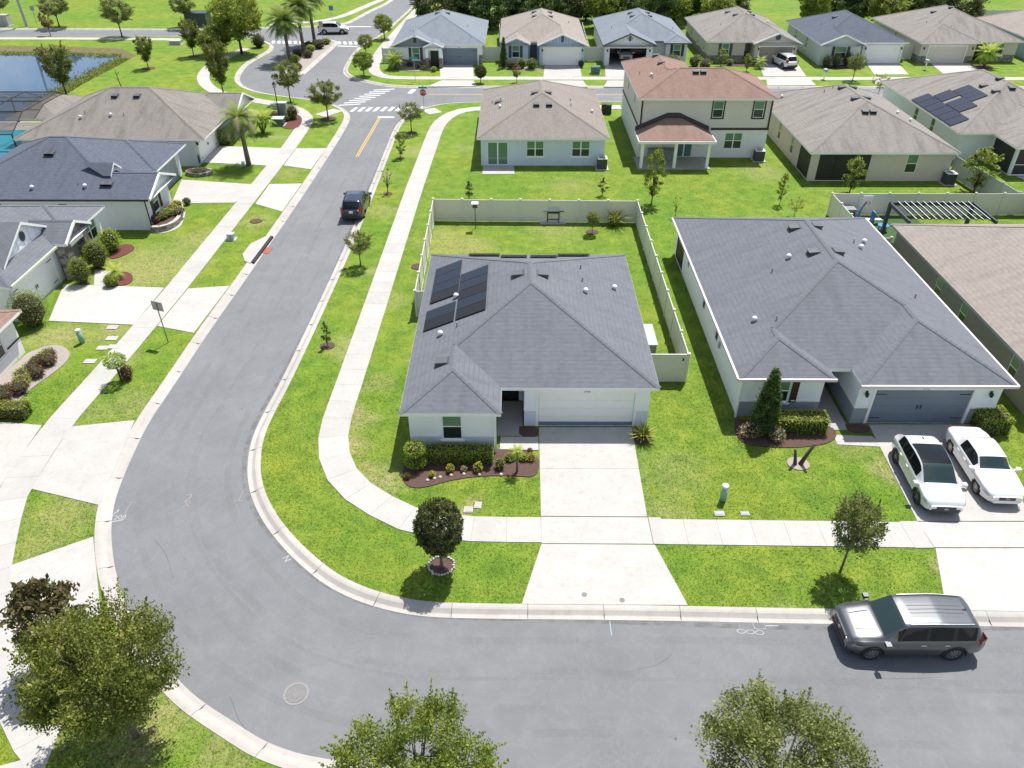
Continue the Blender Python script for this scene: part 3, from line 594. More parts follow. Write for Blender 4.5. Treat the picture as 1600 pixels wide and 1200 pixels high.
def build_roof(parent, blocks, mat, trim, fascia_h=0.17, cap=True):
    mb = MB()
    for i, B in enumerate(blocks):
        x0, x1, y0, y1 = B.r
        for k, (a, b, c) in enumerate(B.P):
            poly = [(x0, y0), (x1, y0), (x1, y1), (x0, y1)]
            for m, (a2, b2, c2) in enumerate(B.P):
                if m != k: poly = clip(poly, a2 - a, b2 - b, c2 - c)
            pieces = [poly] if area(poly) > 1e-4 else []
            for j, Q in enumerate(blocks):
                if j == i: continue
                e = 1e-4 if j > i else -1e-4; u0, u1, v0, v1 = Q.r
                hs = [(1, 0, -u0), (-1, 0, u1), (0, 1, -v0), (0, -1, v1)] + [(a2 - a, b2 - b, c2 - c - e) for a2, b2, c2 in Q.P]
                pieces = [r for p in pieces for r in subtract(p, hs)]
            L = math.hypot(a, b); kk = math.sqrt(1 + L * L)
            for p in pieces:
                q = []
                for w in p:
                    if not q or math.hypot(w[0] - q[-1][0], w[1] - q[-1][1]) > 1e-4: q.append(w)
                if len(q) > 2 and math.hypot(q[0][0] - q[-1][0], q[0][1] - q[-1][1]) < 1e-4: q.pop()
                if len(q) < 3: continue
                if sum(q[m][0] * q[(m + 1) % len(q)][1] - q[(m + 1) % len(q)][0] * q[m][1] for m in range(len(q))) < 0: q = q[::-1]
                uv = [((x * b - y * a) / L, (x * a + y * b) / L * kk) for x, y in q]
                mb.face([(x, y, a * x + b * y + c) for x, y in q], uv)
    roof = obj('roof', mb, mat, parent)
    # eaves: fascia boards and rake boards where the block edge is free
    fa = MB(); so_ = MB(); gab = []
    for i, B in enumerate(blocks):
        x0, x1, y0, y1 = B.r
        so_.face([(x0, y0, B.E - .15 - .004 * i), (x0, y1, B.E - .15 - .004 * i), (x1, y1, B.E - .15 - .004 * i), (x1, y0, B.E - .15 - .004 * i)])
        for nm, p, q, n in (('y0', (x0, y0), (x1, y0), (0, -1)), ('x1', (x1, y0), (x1, y1), (1, 0)), ('y1', (x1, y1), (x0, y1), (0, 1)), ('x0', (x0, y1), (x0, y0), (-1, 0))):
            is_gable = (B.axis == 'y' and ((nm == 'y0' and B.lo != 'hip') or (nm == 'y1' and B.hi != 'hip'))) or (B.axis == 'x' and ((nm == 'x0' and B.lo != 'hip') or (nm == 'x1' and B.hi != 'hip')))
            N = max(2, int(math.hypot(q[0] - p[0], q[1] - p[1]) / 0.06)); run = None
            def free(t):
                x, y = p[0] + (q[0] - p[0]) * t + n[0] * .02, p[1] + (q[1] - p[1]) * t + n[1] * .02
                zz = B.z(x - n[0] * .02, y - n[1] * .02); return max([Q.z(x, y) for j, Q in enumerate(blocks) if j != i] + [Q.z(x - n[0] * .02, y - n[1] * .02) for Q in blocks[:i]] + [-9]) < zz - .02
            for s in range(N + 1):
                t = (s + .5) / N; ok = s < N and free(t)
                if ok and run is None: run = s / N
                if not ok and run is not None:
                    t0, t1 = run, s / N; run = None
                    a_, b_ = (p[0] + (q[0] - p[0]) * t0, p[1] + (q[1] - p[1]) * t0), (p[0] + (q[0] - p[0]) * t1, p[1] + (q[1] - p[1]) * t1)
                    if not is_gable: fa.obox(a_, b_, 0.05, B.E - fascia_h, B.E - 0.004, -0.020)
                    else: gab.append((B, nm, a_, b_, n))
    for B, nm, a_, b_, n in gab:                              # raking boards follow the roof edge
        m = 14
        for s in range(m):
            u = [(a_[0] + (b_[0] - a_[0]) * tt, a_[1] + (b_[1] - a_[1]) * tt) for tt in (s / m, (s + 1) / m)]
            zz = [B.z(min(max(x - n[0] * .001, B.r[0]), B.r[1]), min(max(y - n[1] * .001, B.r[2]), B.r[3])) for x, y in u]
            o0, o1 = n[0] * .05, n[1] * .05
            fa.face([(u[0][0] + o0, u[0][1] + o1, zz[0] - .17), (u[1][0] + o0, u[1][1] + o1, zz[1] - .17), (u[1][0] + o0, u[1][1] + o1, zz[1] + .02), (u[0][0] + o0, u[0][1] + o1, zz[0] + .02)])
            fa.face([(u[0][0] + o0, u[0][1] + o1, zz[0] + .02), (u[1][0] + o0, u[1][1] + o1, zz[1] + .02), (u[1][0] - o0, u[1][1] - o1, zz[1] + .02), (u[0][0] - o0, u[0][1] - o1, zz[0] + .02)])
    if fa.f: obj('fascia', fa, trim, roof)
    obj('soffit', so_, trim, roof)
    if cap:                                                   # ridge and hip caps, one strip per run
        for B in blocks:
            x0, x1, y0, y1 = B.r
            if B.axis == 'y': h = (x1 - x0) / 2; A = (x0 + h, y0 + (h if B.lo == 'hip' else 0)); C = (x0 + h, y1 - (h if B.hi == 'hip' else 0)); hips = ([((x0, y0), A), ((x1, y0), A)] if B.lo == 'hip' else []) + ([((x0, y1), C), ((x1, y1), C)] if B.hi == 'hip' else [])
            else: h = (y1 - y0) / 2; A = (x0 + (h if B.lo == 'hip' else 0), y0 + h); C = (x1 - (h if B.hi == 'hip' else 0), y0 + h); hips = ([((x0, y0), A), ((x0, y1), A)] if B.lo == 'hip' else []) + ([((x1, y0), C), ((x1, y1), C)] if B.hi == 'hip' else [])
            if (B.axis == 'y' and C[1] < A[1]) or (B.axis == 'x' and C[0] < A[0]): continue
            for p, q in hips + [(A, C)]:
                L = math.hypot(q[0] - p[0], q[1] - p[1]); N = max(2, int(L / .12)); run = None
                if L < .3: continue
                for s in range(N + 1):
                    t = (s + .5) / N; x, y = p[0] + (q[0] - p[0]) * t, p[1] + (q[1] - p[1]) * t
                    ok = s < N and all(Q.z(x, y) < B.z(x, y) - .004 or Q is B for Q in blocks)
                    if ok and run is None: run = s / N
                    if not ok and run is not None:
                        t0, t1 = run, s / N; run = None
                        if (t1 - t0) * L < .4: continue
                        d = Vector((q[0] - p[0], q[1] - p[1])) / L; nn = Vector((d.y, -d.x)) * .15
                        a_ = Vector((p[0], p[1])) + d * (t0 * L); b_ = Vector((p[0], p[1])) + d * (t1 * L); cm = MB(); rows = []
                        for w in (a_, b_):
                            zc = min(a * w.x + b * w.y + c for a, b, c in B.P); zs = [min(a * v.x + b * v.y + c for a, b, c in B.P) for v in (w + nn, w - nn)]
                            rows.append([(w.x + nn.x, w.y + nn.y, zs[0] + .028), (w.x, w.y, zc + .03), (w.x - nn.x, w.y - nn.y, zs[1] + .028)])
                        for k in range(2): cm.face([rows[0][k], rows[0][k + 1], rows[1][k + 1], rows[1][k]], [(0, .03), (.15, .03), (.15, (t1 - t0) * L), (0, (t1 - t0) * L)])
                        obj('ridge_cap', cm, mat, roof)
    return roof
def frame_on(blocks, x, y):
    """rotation putting local z along the roof normal and local y up the slope, with the point on the roof"""
    a, b, c = plane_at(blocks, x, y); n = Vector((-a, -b, 1)).normalized(); up = Vector((a, b, a * a + b * b)); up.normalize()
    r = up.cross(n); m = Matrix((r, up, n)).transposed(); return Vector((x, y, a * x + b * y + c)), m
def put(o, blocks, x, y, lift=0.0):
    p, m = frame_on(blocks, x, y); o.matrix_local = Matrix.Translation(p + m @ Vector((0, 0, lift))) @ m.to_4x4(); return o
# shared roof fittings
def _vent():
    m = MB(); m.face([(-.28, -.24, .24), (.28, -.24, .24), (.28, .34, .06), (-.28, .34, .06)]); m.face([(-.28, -.24, .02), (-.28, -.24, .24), (-.28, .34, .06), (-.28, .34, .02)]); m.face([(.28, -.24, .24), (.28, -.24, .02), (.28, .34, .02), (.28, .34, .06)])
    m.face([(-.28, -.235, .0), (.28, -.235, .0), (.28, -.235, .235), (-.28, -.235, .235)], mi=1); m.box(-.34, .34, -.3, .42, .0, .018); return m.mesh('roof_vent', [plain('vent_grey', (.075, .08, .09), .55), BLACK])
VENT = _vent()
PIPE = MB().tube([(0, 0, 0), (0, .06, .28)], .045, 8).mesh('vent_pipe', plain('lead_pipe', (.28, .30, .33), .5))
TURB = MB().lathe([(.09, 0), (.09, .10), (.15, .14), (.16, .22), (.10, .30), (.02, .32)], seg=10).mesh('vent_cap', plain('vent_white', (.72, .72, .72), .4), True)
def fit(roof, blocks, vents=(), pipes=(), caps=()):
    for me, nm, pts in ((VENT, 'roof_vent', vents), (PIPE, 'vent_pipe', pipes), (TURB, 'vent_cap', caps)):
        for x, y in pts:
            o = link(nm, me, roof); p, m = frame_on(blocks, x, y)
            if nm == 'roof_vent': put(o, blocks, x, y, .004)
            else: o.location = p - Vector((0, 0, .03))
# ------------------------------------------------------------------ walls with real openings
def wall_loop(parent, loop, h, mat, openings=(), low=None, name='wall', z0=-0.05, mats=None):
    """openings: (segment, centre, width, sill, height, kind, options)"""
    mb = MB(); n = len(loop); fr = []
    for k in range(n):
        p, q = Vector(loop[k]), Vector(loop[(k + 1) % n]); L = (q - p).length; d = (q - p) / L; nr = Vector((d.y, -d.x))
        ops = [o for o in openings if o[0] == k]
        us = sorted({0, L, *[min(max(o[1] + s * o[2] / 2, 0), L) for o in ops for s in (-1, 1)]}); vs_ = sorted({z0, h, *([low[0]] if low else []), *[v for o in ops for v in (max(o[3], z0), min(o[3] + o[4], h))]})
        for u0, u1 in zip(us, us[1:]):
            for v0, v1 in zip(vs_, vs_[1:]):
                um, vm = (u0 + u1) / 2, (v0 + v1) / 2
                if u1 - u0 < 1e-5 or v1 - v0 < 1e-5 or any(abs(um - o[1]) < o[2] / 2 and o[3] < vm < o[3] + o[4] for o in ops): continue
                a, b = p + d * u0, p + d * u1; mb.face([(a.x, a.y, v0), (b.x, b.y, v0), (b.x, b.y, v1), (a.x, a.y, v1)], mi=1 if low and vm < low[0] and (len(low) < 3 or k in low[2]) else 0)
        for o in ops:
            u0, u1, v0, v1 = o[1] - o[2] / 2, o[1] + o[2] / 2, o[3], o[3] + o[4]; dep = o[6].get('depth', 0.12) if len(o) > 6 else .12; dv = -nr * dep
            A, B_ = p + d * u0, p + d * u1
            for (a, za), (b, zb) in (((A, v0), (A, v1)), ((B_, v1), (B_, v0)), ((A, v1), (B_, v1)), ((B_, v0), (A, v0))):
                mb.face([(a.x, a.y, za), (b.x, b.y, zb), (b.x + dv.x, b.y + dv.y, zb), (a.x + dv.x, a.y + dv.y, za)])
            fr.append((p + d * o[1], d, nr, o, dep))
    w = obj(name, mb, [mat] + ([low[1]] if low else []), parent)
    for c, d, nr, o, dep in fr: fill_opening(parent, w, c, d, nr, o[2], o[3], o[4], o[5], o[6] if len(o) > 6 else {}, dep)
    return w
def local(o, c, d, nr, z):
    o.matrix_local = Matrix.Translation((c.x, c.y, z)) @ Matrix(((d.x, -nr.x, 0, 0), (d.y, -nr.y, 0, 0), (0, 0, 1, 0), (0, 0, 0, 1)))   # local x along the wall, local y into the wall
    return o
_cache = {}
def shared(key, fn):
    if key not in _cache: _cache[key] = fn()
    return _cache[key]
def pane_mesh(w, h, mat, nm='pane'): return shared(('pane', round(w, 3), round(h, 3), mat.name), lambda: MB().box(-w / 2, w / 2, -.006, .006, 0, h).mesh(nm, mat))
def fill_opening(parent, wall, c, d, nr, w, z, h, kind, opt, dep):
    tr = opt.get('trim', WHITE)
    if kind == 'win':
        nu = opt.get('n', 1); fw = .055
        def fm():
            m = MB(); m.box(-w / 2, w / 2, .03, .1, 0, fw); m.box(-w / 2, w / 2, .03, .1, h - fw, h); m.box(-w / 2, -w / 2 + fw, .03, .1, fw, h - fw); m.box(w / 2 - fw, w / 2, .03, .1, fw, h - fw)
            m.box(-w / 2 + fw, w / 2 - fw, .035, .095, h * .48, h * .48 + fw)
            for i in range(1, nu): x = -w / 2 + w * i / nu; m.box(x - .05, x + .05, .028, .098, fw, h * .48); m.box(x - .05, x + .05, .028, .098, h * .48 + fw, h - fw)
            return m.mesh('window', tr)
        win = local(link('window', shared(('wf', round(w, 3), round(h, 3), nu, tr.name), fm), parent), c, d, nr, z)
        pw = w / nu - (.1 if nu > 1 else .11)
        for i in range(nu):
            x = -w / 2 + w * (i + .5) / nu
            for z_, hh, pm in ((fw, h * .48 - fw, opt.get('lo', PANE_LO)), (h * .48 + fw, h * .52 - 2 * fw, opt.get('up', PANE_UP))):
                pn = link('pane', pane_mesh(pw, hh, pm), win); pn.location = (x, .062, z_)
        if opt.get('sill', True): local(obj('sill', MB().box(-w / 2 - .1, w / 2 + .1, -.07, .03, -.10, -.002), tr, win), Vector((0, 0)), Vector((1, 0)), Vector((0, -1)), 0)
        if opt.get('surround'):
            m = MB(); s_ = .13
            for b in ((-w/2-s_, w/2+s_, h, h+s_), (-w/2-s_, w/2+s_, -s_, 0), (-w/2-s_, -w/2, 0, h), (w/2, w/2+s_, 0, h)): m.box(b[0], b[1], -.03, .02, b[2], b[3])
            obj('surround', m, opt['surround'], win)
        if opt.get('shutter'):
            for s_ in (-1, 1):
                sh = link('shutter', shared(('shut', round(h, 2), opt['shutter'].name), lambda: shutter_mesh(.36, h, opt['shutter'])), parent); local(sh, c + d * (s_ * (w / 2 + .24)), d, nr, z)
    elif kind == 'garage':
        mt = opt.get('mat', WHITE); g = local(obj('garage_door', MB().box(-w / 2 + .001, w / 2 - .001, dep - .03, dep + .02, 0, h), mt, parent), c, d, nr, z)
        ph = h / 4
        def pm():
            m = MB(); m.box(-w / 2 + .02, w / 2 - .02, dep - .06, dep - .03, .004, ph - .004)
            for i in range(8):
                x = -w / 2 + w * (i + .5) / 8; a = w / 16 - .07; m.box(x - a, x + a, dep - .065, dep - .06, .1, ph - .1)
            return m.mesh('panel', mt)
        for k in range(4): link('panel', shared(('gp', round(w, 2), round(h, 2), mt.name, round(dep, 2)), pm), g, (0, 0, k * ph))
        if opt.get('strap'):
            for sx in (-1, 1):
                for zz in (.28, h - .35): obj('strap_hinge', MB().box(min(sx * (w / 2 - .05), sx * (w / 2 - .62)), max(sx * (w / 2 - .05), sx * (w / 2 - .62)), dep - .085, dep - .073, zz, zz + .05), opt['strap'], g)
            for sx in (-.09, .09): obj('handle', MB().box(sx - .025, sx + .025, dep - .11, dep - .073, h * .42, h * .42 + .24), opt['strap'], g)
        t = MB(); t.box(-w / 2 - .14, w / 2 + .14, -.03, .0, h, h + .16); t.box(-w / 2 - .14, -w / 2, -.03, 0, -.03, h); t.box(w / 2, w / 2 + .14, -.03, 0, -.03, h); obj('door_trim', t, tr, g)
        if opt.get('rubber', True): obj('weather_strip', MB().box(-w / 2 + .01, w / 2 - .01, dep - .09, dep - .03, -.03, .012), BLACK, g)
        if opt.get('number'): text_mesh('house_number', opt['number'], .17, BLACK, g, (0, -.034, h + .08), (PI / 2, 0, 0), .004)
    elif kind == 'door':
        mt = opt.get('mat', BLACK); g = local(obj('door', MB().box(-w / 2, w / 2, dep - .03, dep + .02, 0, h), mt, parent), c, d, nr, z)
        for z_ in (.15, h * .55): obj('panel', MB().box(-w / 2 + .12, w / 2 - .12, dep - .045, dep - .03, z_, z_ + h * .33), mt, g)
        obj('handle', MB().box(w / 2 - .12, w / 2 - .08, dep - .09, dep - .03, h * .45, h * .45 + .12), STEEL, g)
    elif kind == 'slider':
        g = MB(); f = .06
        for a, b in ((-w / 2, 0), (0, w / 2)): g.box(a, a + f, .03, .09, 0, h); g.box(b - f, b, .03, .09, 0, h); g.box(a + f, b - f, .03, .09, 0, f); g.box(a + f, b - f, .03, .09, h - f, h)
        sd = local(obj('sliding_door', g, tr, parent), c, d, nr, z)
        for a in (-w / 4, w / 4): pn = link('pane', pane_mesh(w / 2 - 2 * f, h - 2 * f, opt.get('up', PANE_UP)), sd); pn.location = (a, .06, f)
    elif kind == 'screen':
        n = opt.get('n', 2); g = MB(); f = .05
        for i in range(n + 1): x = -w / 2 + w * i / n; g.box(max(x - f / 2, -w / 2), min(x + f / 2, w / 2), .02, .08, 0, h)
        for i in range(n): a, b = -w / 2 + w * i / n + f / 2, -w / 2 + w * (i + 1) / n - f / 2; [g.box(a, b, .022, .078, zz, zz + f) for zz in (0, h * .38, h - f)]
        sd = local(obj('screen_frame', g, opt.get('frame', BLACK), parent), c, d, nr, z)
        for i in range(n):
            pn = link('screen', pane_mesh(w / n - f, h * .96, SCREENM, 'screen'), sd); pn.location = (-w / 2 + w * (i + .5) / n, .06, .02)
def shutter_mesh(w, h, mat):
    m = MB(); m.box(-w / 2, w / 2, -.03, -.004, 0, h)
    m.box(-w / 2, -w / 2 + .05, -.045, -.03, 0, h); m.box(w / 2 - .05, w / 2, -.045, -.03, 0, h)
    k = int(h / .12)
    for i in range(k): z = h * (i + .5) / k; m.box(-w / 2 + .05, w / 2 - .05, -.042, -.03, z - .03, z + .02)
    return m.mesh('shutter', mat)
def band(parent, loop, segs, z, hgt, mat, openings=(), depth=.035):
    for k in segs:
        p, q = Vector(loop[k]), Vector(loop[(k + 1) % len(loop)]); L = (q - p).length; d = (q - p) / L
        cuts = sorted([(o[1] - o[2] / 2 - .16, o[1] + o[2] / 2 + .16) for o in openings if o[0] == k and o[3] < z + hgt and o[3] + o[4] > z]); u = 0
        for a, b in cuts + [(L, L)]:
            if a - u > .05: A, B_ = p + d * u, p + d * a; obj('trim_band', MB().obox(A, B_, depth, z, z + hgt, depth / 2 + .001), mat, parent)
            u = max(u, b)
def gable_wall(parent, B, end, inset, z0, mat, boards=None, oculus=None, name='gable'):
    """triangular wall closing a gable end, with battens and a louvre"""
    x0, x1, y0, y1 = B.r
    if B.axis == 'y': y = y0 + inset if end == 'lo' else y1 - inset; nr = Vector((0, -1 if end == 'lo' else 1)); a, b = (x0, y), (x1, y); 
    else: x = x0 + inset if end == 'lo' else x1 - inset; nr = Vector((-1 if end == 'lo' else 1, 0)); a, b = (x, y0), (x, y1)
    if end == 'lo' and B.axis == 'x' or end == 'hi' and B.axis == 'y': a, b = b, a
    L = math.hypot(b[0] - a[0], b[1] - a[1]); d = Vector((b[0] - a[0], b[1] - a[1])) / L; top = B.E + B.t * L / 2
    off = (B.E - z0) / B.t if z0 < B.E else 0
    m = MB(); P = [Vector(a), Vector(b), (Vector(a) + Vector(b)) / 2]
    m.face([(P[0].x, P[0].y, B.E - .02), (P[1].x, P[1].y, B.E - .02), (P[2].x, P[2].y, top - .02)])
    if z0 < B.E - .02: m.face([(P[0].x + d.x * .3, P[0].y + d.y * .3, z0), (P[1].x - d.x * .3, P[1].y - d.y * .3, z0), (P[1].x - d.x * .3, P[1].y - d.y * .3, B.E - .02), (P[0].x + d.x * .3, P[0].y + d.y * .3, B.E - .02)])
    g = obj(name, m, mat, parent)
    if boards:
        n = int(L / .4)
        for i in range(1, n):
            u = L * i / n; zt = B.E + B.t * min(u, L - u) - .1; A = P[0] + d * (u - .03) ; C = P[0] + d * (u + .03)
            if zt > B.E + .05: obj('batten', MB().obox(A, C, .03, B.E, zt, .016), boards, g)
    if oculus:
        c = P[2] + nr * .03; zc = B.E + (top - B.E) * .5
        if oculus[0] == 'round':
            r = oculus[1]; om = MB(); pts = [(c + d * (r * math.cos(t))) for t in np.linspace(0, 2 * PI, 20, endpoint=False)]; zs = [zc + r * math.sin(t) for t in np.linspace(0, 2 * PI, 20, endpoint=False)]
            f0 = [(p.x, p.y, z) for p, z in zip(pts, zs)]; f1 = [(p.x - nr.x * .06, p.y - nr.y * .06, z) for p, z in zip(pts, zs)]; om.face(f0)
            for i in range(20): j = (i + 1) % 20; om.face([f0[i], f1[i], f1[j], f0[j]])
            obj('louvre', om, oculus[2], g)
        else:
            w, hh = oculus[1]; om = MB().obox(c - d * w / 2, c + d * w / 2, .06, zc - hh / 2, zc + hh / 2, 0); obj('louvre', om, oculus[2], g)
    return g
def sconce(parent, x, y, z, nr):
    e = obj('wall_lamp', MB().box(-.06, .06, -.04, 0, -.1, .14), BLACK, parent); local(e, Vector((x, y)), Vector((-nr[1], nr[0])), Vector(nr), z)
    obj('lantern', MB().lathe([(.03, -.18), (.075, -.14), (.09, .04), (.03, .12)], 0, -.13, 8), BLACK, e)
def house(name, label, loc, blocks, roofmat, loop, h, wallmat, openings=(), low=None, trim=WHITE, vents=(), pipes=(), caps=(), cat='house'):
    e = empty(name, (0, 0, 0), label, cat)
    wall_loop(e, loop, h, wallmat, openings, low)
    r = build_roof(e, blocks, roofmat, trim); fit(r, blocks, vents, pipes, caps); return e, r
CHAR = plain('charcoal_paint', (.045, .05, .06), .5); NAVYP = plain('navy_paint', (.045, .075, .12), .5); MAROON = plain('maroon_paint', (.055, .018, .02), .5); BROWN = plain('brown_trim', (.045, .030, .026), .6)
BLUEDOOR = plain('slate_blue_door', (.17, .215, .265), .5); GREYDOOR = plain('grey_door', (.30, .335, .375), .5); TAUPEDOOR = plain('taupe_door', (.30, .265, .24), .5); CREAMDOOR = plain('cream_door', (.62, .58, .53), .5); BLUETRIM = plain('blue_strip', (.16, .21, .28), .5)

# ------------------------------------------------------------------ the corner house
E0 = 2.68
MBk = [Block(-5.47, 7.22, 30.97, 45.95, E0), Block(-5.47, -0.64, 28.85, 37, E0)]
mloop = [(-5.12, 29.2), (-0.98, 29.2), (-0.98, 33.5), (0.5, 33.5), (0.5, 31.3), (6.87, 31.3), (6.87, 45.6), (-5.12, 45.6)]
mop = [(0, 2.08, .98, .80, 1.6, 'win'), (2, .74, .95, 0, 2.1, 'door', dict(mat=BLACK)), (4, 3.17, 4.88, 0.02, 2.14, 'garage', dict(number='3182', rubber=False)), (7, 5, .9, .9, 1.4, 'win'), (7, 10, .9, .9, 1.4, 'win'), (5, 6, .9, .9, 1.4, 'win')]
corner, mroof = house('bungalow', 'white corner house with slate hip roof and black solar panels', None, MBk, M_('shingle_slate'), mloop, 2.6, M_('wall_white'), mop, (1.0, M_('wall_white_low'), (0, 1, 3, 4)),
    vents=[(-3.67,32.1),(.15,38.6),(1.6,38.6)], pipes=[(-3.08,35.15),(3.91,41.2),(3.91,39.6)], caps=[(-3.97,34.89),(-3.35,38.55),(4.01,38.37),(5.88,40.17)])
band(corner, mloop, [0, 3, 4], 1.0, .09, WHITE, mop)
obj('kick_strip', MB().box(1.24, 6.1, 31.325, 31.345, .03, .25), BLUETRIM, corner)
obj('downspout', MB().box(-.96, -.88, 29.12, 29.19, 0, 2.55), WHITE, corner)
# solar panels on the left slope: each dark panel is a part of its array
PV_A = glassy('solar_blue', (.015, .022, .036), .35, .2); PV_B = glassy('solar_brown', (.013, .0125, .015), .35, .2)
def solar_array(label, blocks, roofpts, n, mats, lift=.085, along=None, name='solar_array'):
    """roofpts: four corners on the slope (x,y) in order; split into n panels from the first edge to the third"""
    a, b, c, d = [Vector(p) for p in roofpts]; pl = plane_at(blocks, *((a + b + c + d) / 4)); nrm = Vector((-pl[0], -pl[1], 1)).normalized()
    e = empty(name, (0, 0, 0), label, 'solar panels', 'solar panels on the roofs')
    def P(v, k): return Vector((v.x, v.y, pl[0] * v.x + pl[1] * v.y + pl[2])) + nrm * k
    for i in range(n):
        g = .008; t0, t1 = i / n + g / 2, (i + 1) / n - g / 2; q = [a.lerp(d, t0), b.lerp(c, t0), b.lerp(c, t1), a.lerp(d, t1)]
        lo = [P(v, lift - .035) for v in q]; hi = [P(v, lift) for v in q]; m = MB(); m.face(hi); m.face(lo[::-1])
        for k in range(4): m.face([lo[k], lo[(k + 1) % 4], hi[(k + 1) % 4], hi[k]], mi=1)
        mt = mats[i % len(mats)]
        o = obj('panel', m, [mt, BLACK], e)
    for s in (.2, .8): u = a.lerp(b, s), d.lerp(c, s); obj('mounting_rail', MB().tube([P(u[0], lift - .05), P(u[1], lift - .05)], .025, 5), DARKGREY, e)
    for s in (.2, .8):
        for t in (.04, .96): v = a.lerp(b, s).lerp(d.lerp(c, s), t); obj('mounting_foot', MB().tube([P(v, -.01), P(v, lift - .03)], .02, 5), DARKGREY, e)
    return e
zs1 = 3.75
solar_array('upper left block of four dark solar panels on the corner house', MBk, [(-4.88,43.17),(-3.24,43.17),(-3.24,38.82),(-4.88,38.82)], 4, [PV_A, PV_A, PV_A, PV_B])
solar_array('long right block of five dark solar panels on the corner house', MBk, [(-3.18,41.12),(-1.55,41.12),(-1.55,35.85),(-3.18,35.85)], 5, [PV_A, PV_A, PV_B, PV_A, PV_B])
solar_array('lower left pair of dark solar panels on the corner house', MBk, [(-4.98,37.99),(-3.3,37.99),(-3.3,35.85),(-4.98,35.85)], 2, [PV_A, PV_B])
for i, (xa, xb, yb, yt) in enumerate([(-2.9,-.95,43.6,44.9),(-.85,.75,42.4,43.6),(.95,2.6,42.4,43.6),(2.7,4.7,43.6,44.9)]):
    solar_array('rear-slope dark solar panels, %s strip from the left' % ['first','second','third','last'][i], MBk, [(xa,yt),(xb,yt),(xb,yb),(xa,yb)], 2, [PV_B], .13)

# ------------------------------------------------------------------ right-hand neighbour
RBk = [Block(11.37, 25.1, 32.7, 52.0, E0), Block(11.37, 16.22, 31.8, 40, E0), Block(17.36, 25.1, 31.25, 41, E0)]
rloop = [(11.72, 32.15), (15.9, 32.15), (15.9, 35.4), (17.5, 35.4), (17.5, 31.6), (24.75, 31.6), (24.75, 51.65), (11.72, 51.65)]
rop = [(0, 2.0, 1.0, .95, 1.4, 'win', dict(shutter=MAROON)), (2, .8, 1.0, 0, 2.1, 'door', dict(mat=CHAR)), (4, 3.35, 4.95, .02, 2.14, 'garage', dict(mat=BLUEDOOR, strap=CHAR, number='3172')),
       (7, 13.6, .7, 1.0, 1.3, 'win', dict(sill=False, up=PANE_LO)), (7, 9.9, .7, 1.0, 1.3, 'win', dict(sill=False, up=PANE_LO)), (7, 4.6, .55, 1.2, 1.1, 'win', dict(sill=False, up=PANE_LO)), (7, 1.75, 2.5, .05, 2.4, 'screen', dict(n=1))]
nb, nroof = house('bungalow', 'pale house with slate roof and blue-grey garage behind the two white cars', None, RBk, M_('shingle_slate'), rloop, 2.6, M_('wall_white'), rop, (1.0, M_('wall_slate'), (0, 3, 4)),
    vents=[(17.34,44.6),(18.7,44.5),(17.43,41.1),(18.85,41.0)], pipes=[(15.07,40.5),(14.09,35.7),(21.19,44.3),(22.72,38.4)], caps=[(16.19,41.4),(13.11,36.3),(21.42,43.7),(22.31,45.3)])
for k in (0,): band(nb, rloop, [0, 4], 1.0, .1, WHITE, rop)
obj('downspout', MB().box(11.62, 11.71, 32.05, 32.13, 0, 2.5), WHITE, nb)
gm = MB()
for p, q in (((11.31,51.9),(11.31,31.75)), ((11.31,31.74),(16.3,31.74)), ((17.3,31.19),(25.16,31.19)), ((25.16,31.19),(25.16,51.9))): gm.obox(p, q, .11, 2.56, 2.70, 0)
obj('gutter', gm, plain('gutter_pink_white', (.66,.58,.57), .4), nb)
obj('satellite_cable_box', MB().box(11.62, 11.71, 36.9, 37.1, 1.2, 1.55), STEEL, nb)
sconce(nb, 17.9, 31.6, 1.95, (0, -1)); sconce(nb, 24.2, 31.6, 1.95, (0, -1))
# rightmost house
QBk = [Block(26.62, 40.5, 32.0, 50.9, E0)]
qloop = [(27.0, 32.4), (40.1, 32.4), (40.1, 50.5), (27.0, 50.5)]
qop = [(3, 6.9, .8, .8, 1.5, 'win', dict(sill=False)), (3, 10.2, .8, .8, 1.5, 'win', dict(sill=False)), (3, 16, .8, .8, 1.5, 'win', dict(sill=False))]
house('bungalow', 'taupe house with mottled tan roof cut off by the right edge', None, QBk, M_('shingle_pale_tan'), qloop, 2.6, M_('wall_taupe'), qop, trim=plain('grey_green_trim', (.33,.36,.35), .5))
# ------------------------------------------------------------------ houses behind
b1 = [Block(-3.5, 8.6, 69.7, 86.2, E0)]
l1 = [(-3.15,70.1),(8.25,70.1),(8.25,85.8),(-3.15,85.8)]
o1 = [(0,1.55,1.9,.05,2.15,'slider',dict()),(0,5.0,1.6,.85,1.45,'win',dict(n=2)),(0,9.2,1.65,.85,1.45,'win',dict(n=2)),(3,5,.9,.9,1.4,'win'),(1,8,.9,.9,1.4,'win')]
house('bungalow','pale blue house with tan roof and small white patio',None,b1,M_('shingle_tan'),l1,2.6,stucco('wall_pale_blue',(.60,.67,.77)),o1,
      vents=[(-1.71,78.55),(1.84,76.35),(3.19,76.36),(2.0,74.0),(3.2,74.0)], pipes=[(-1.47,78.82),(-2.31,79.15),(5.35,76.83),(5.32,75.15)], caps=[(-1.49,76.41),(7.46,76.07)])
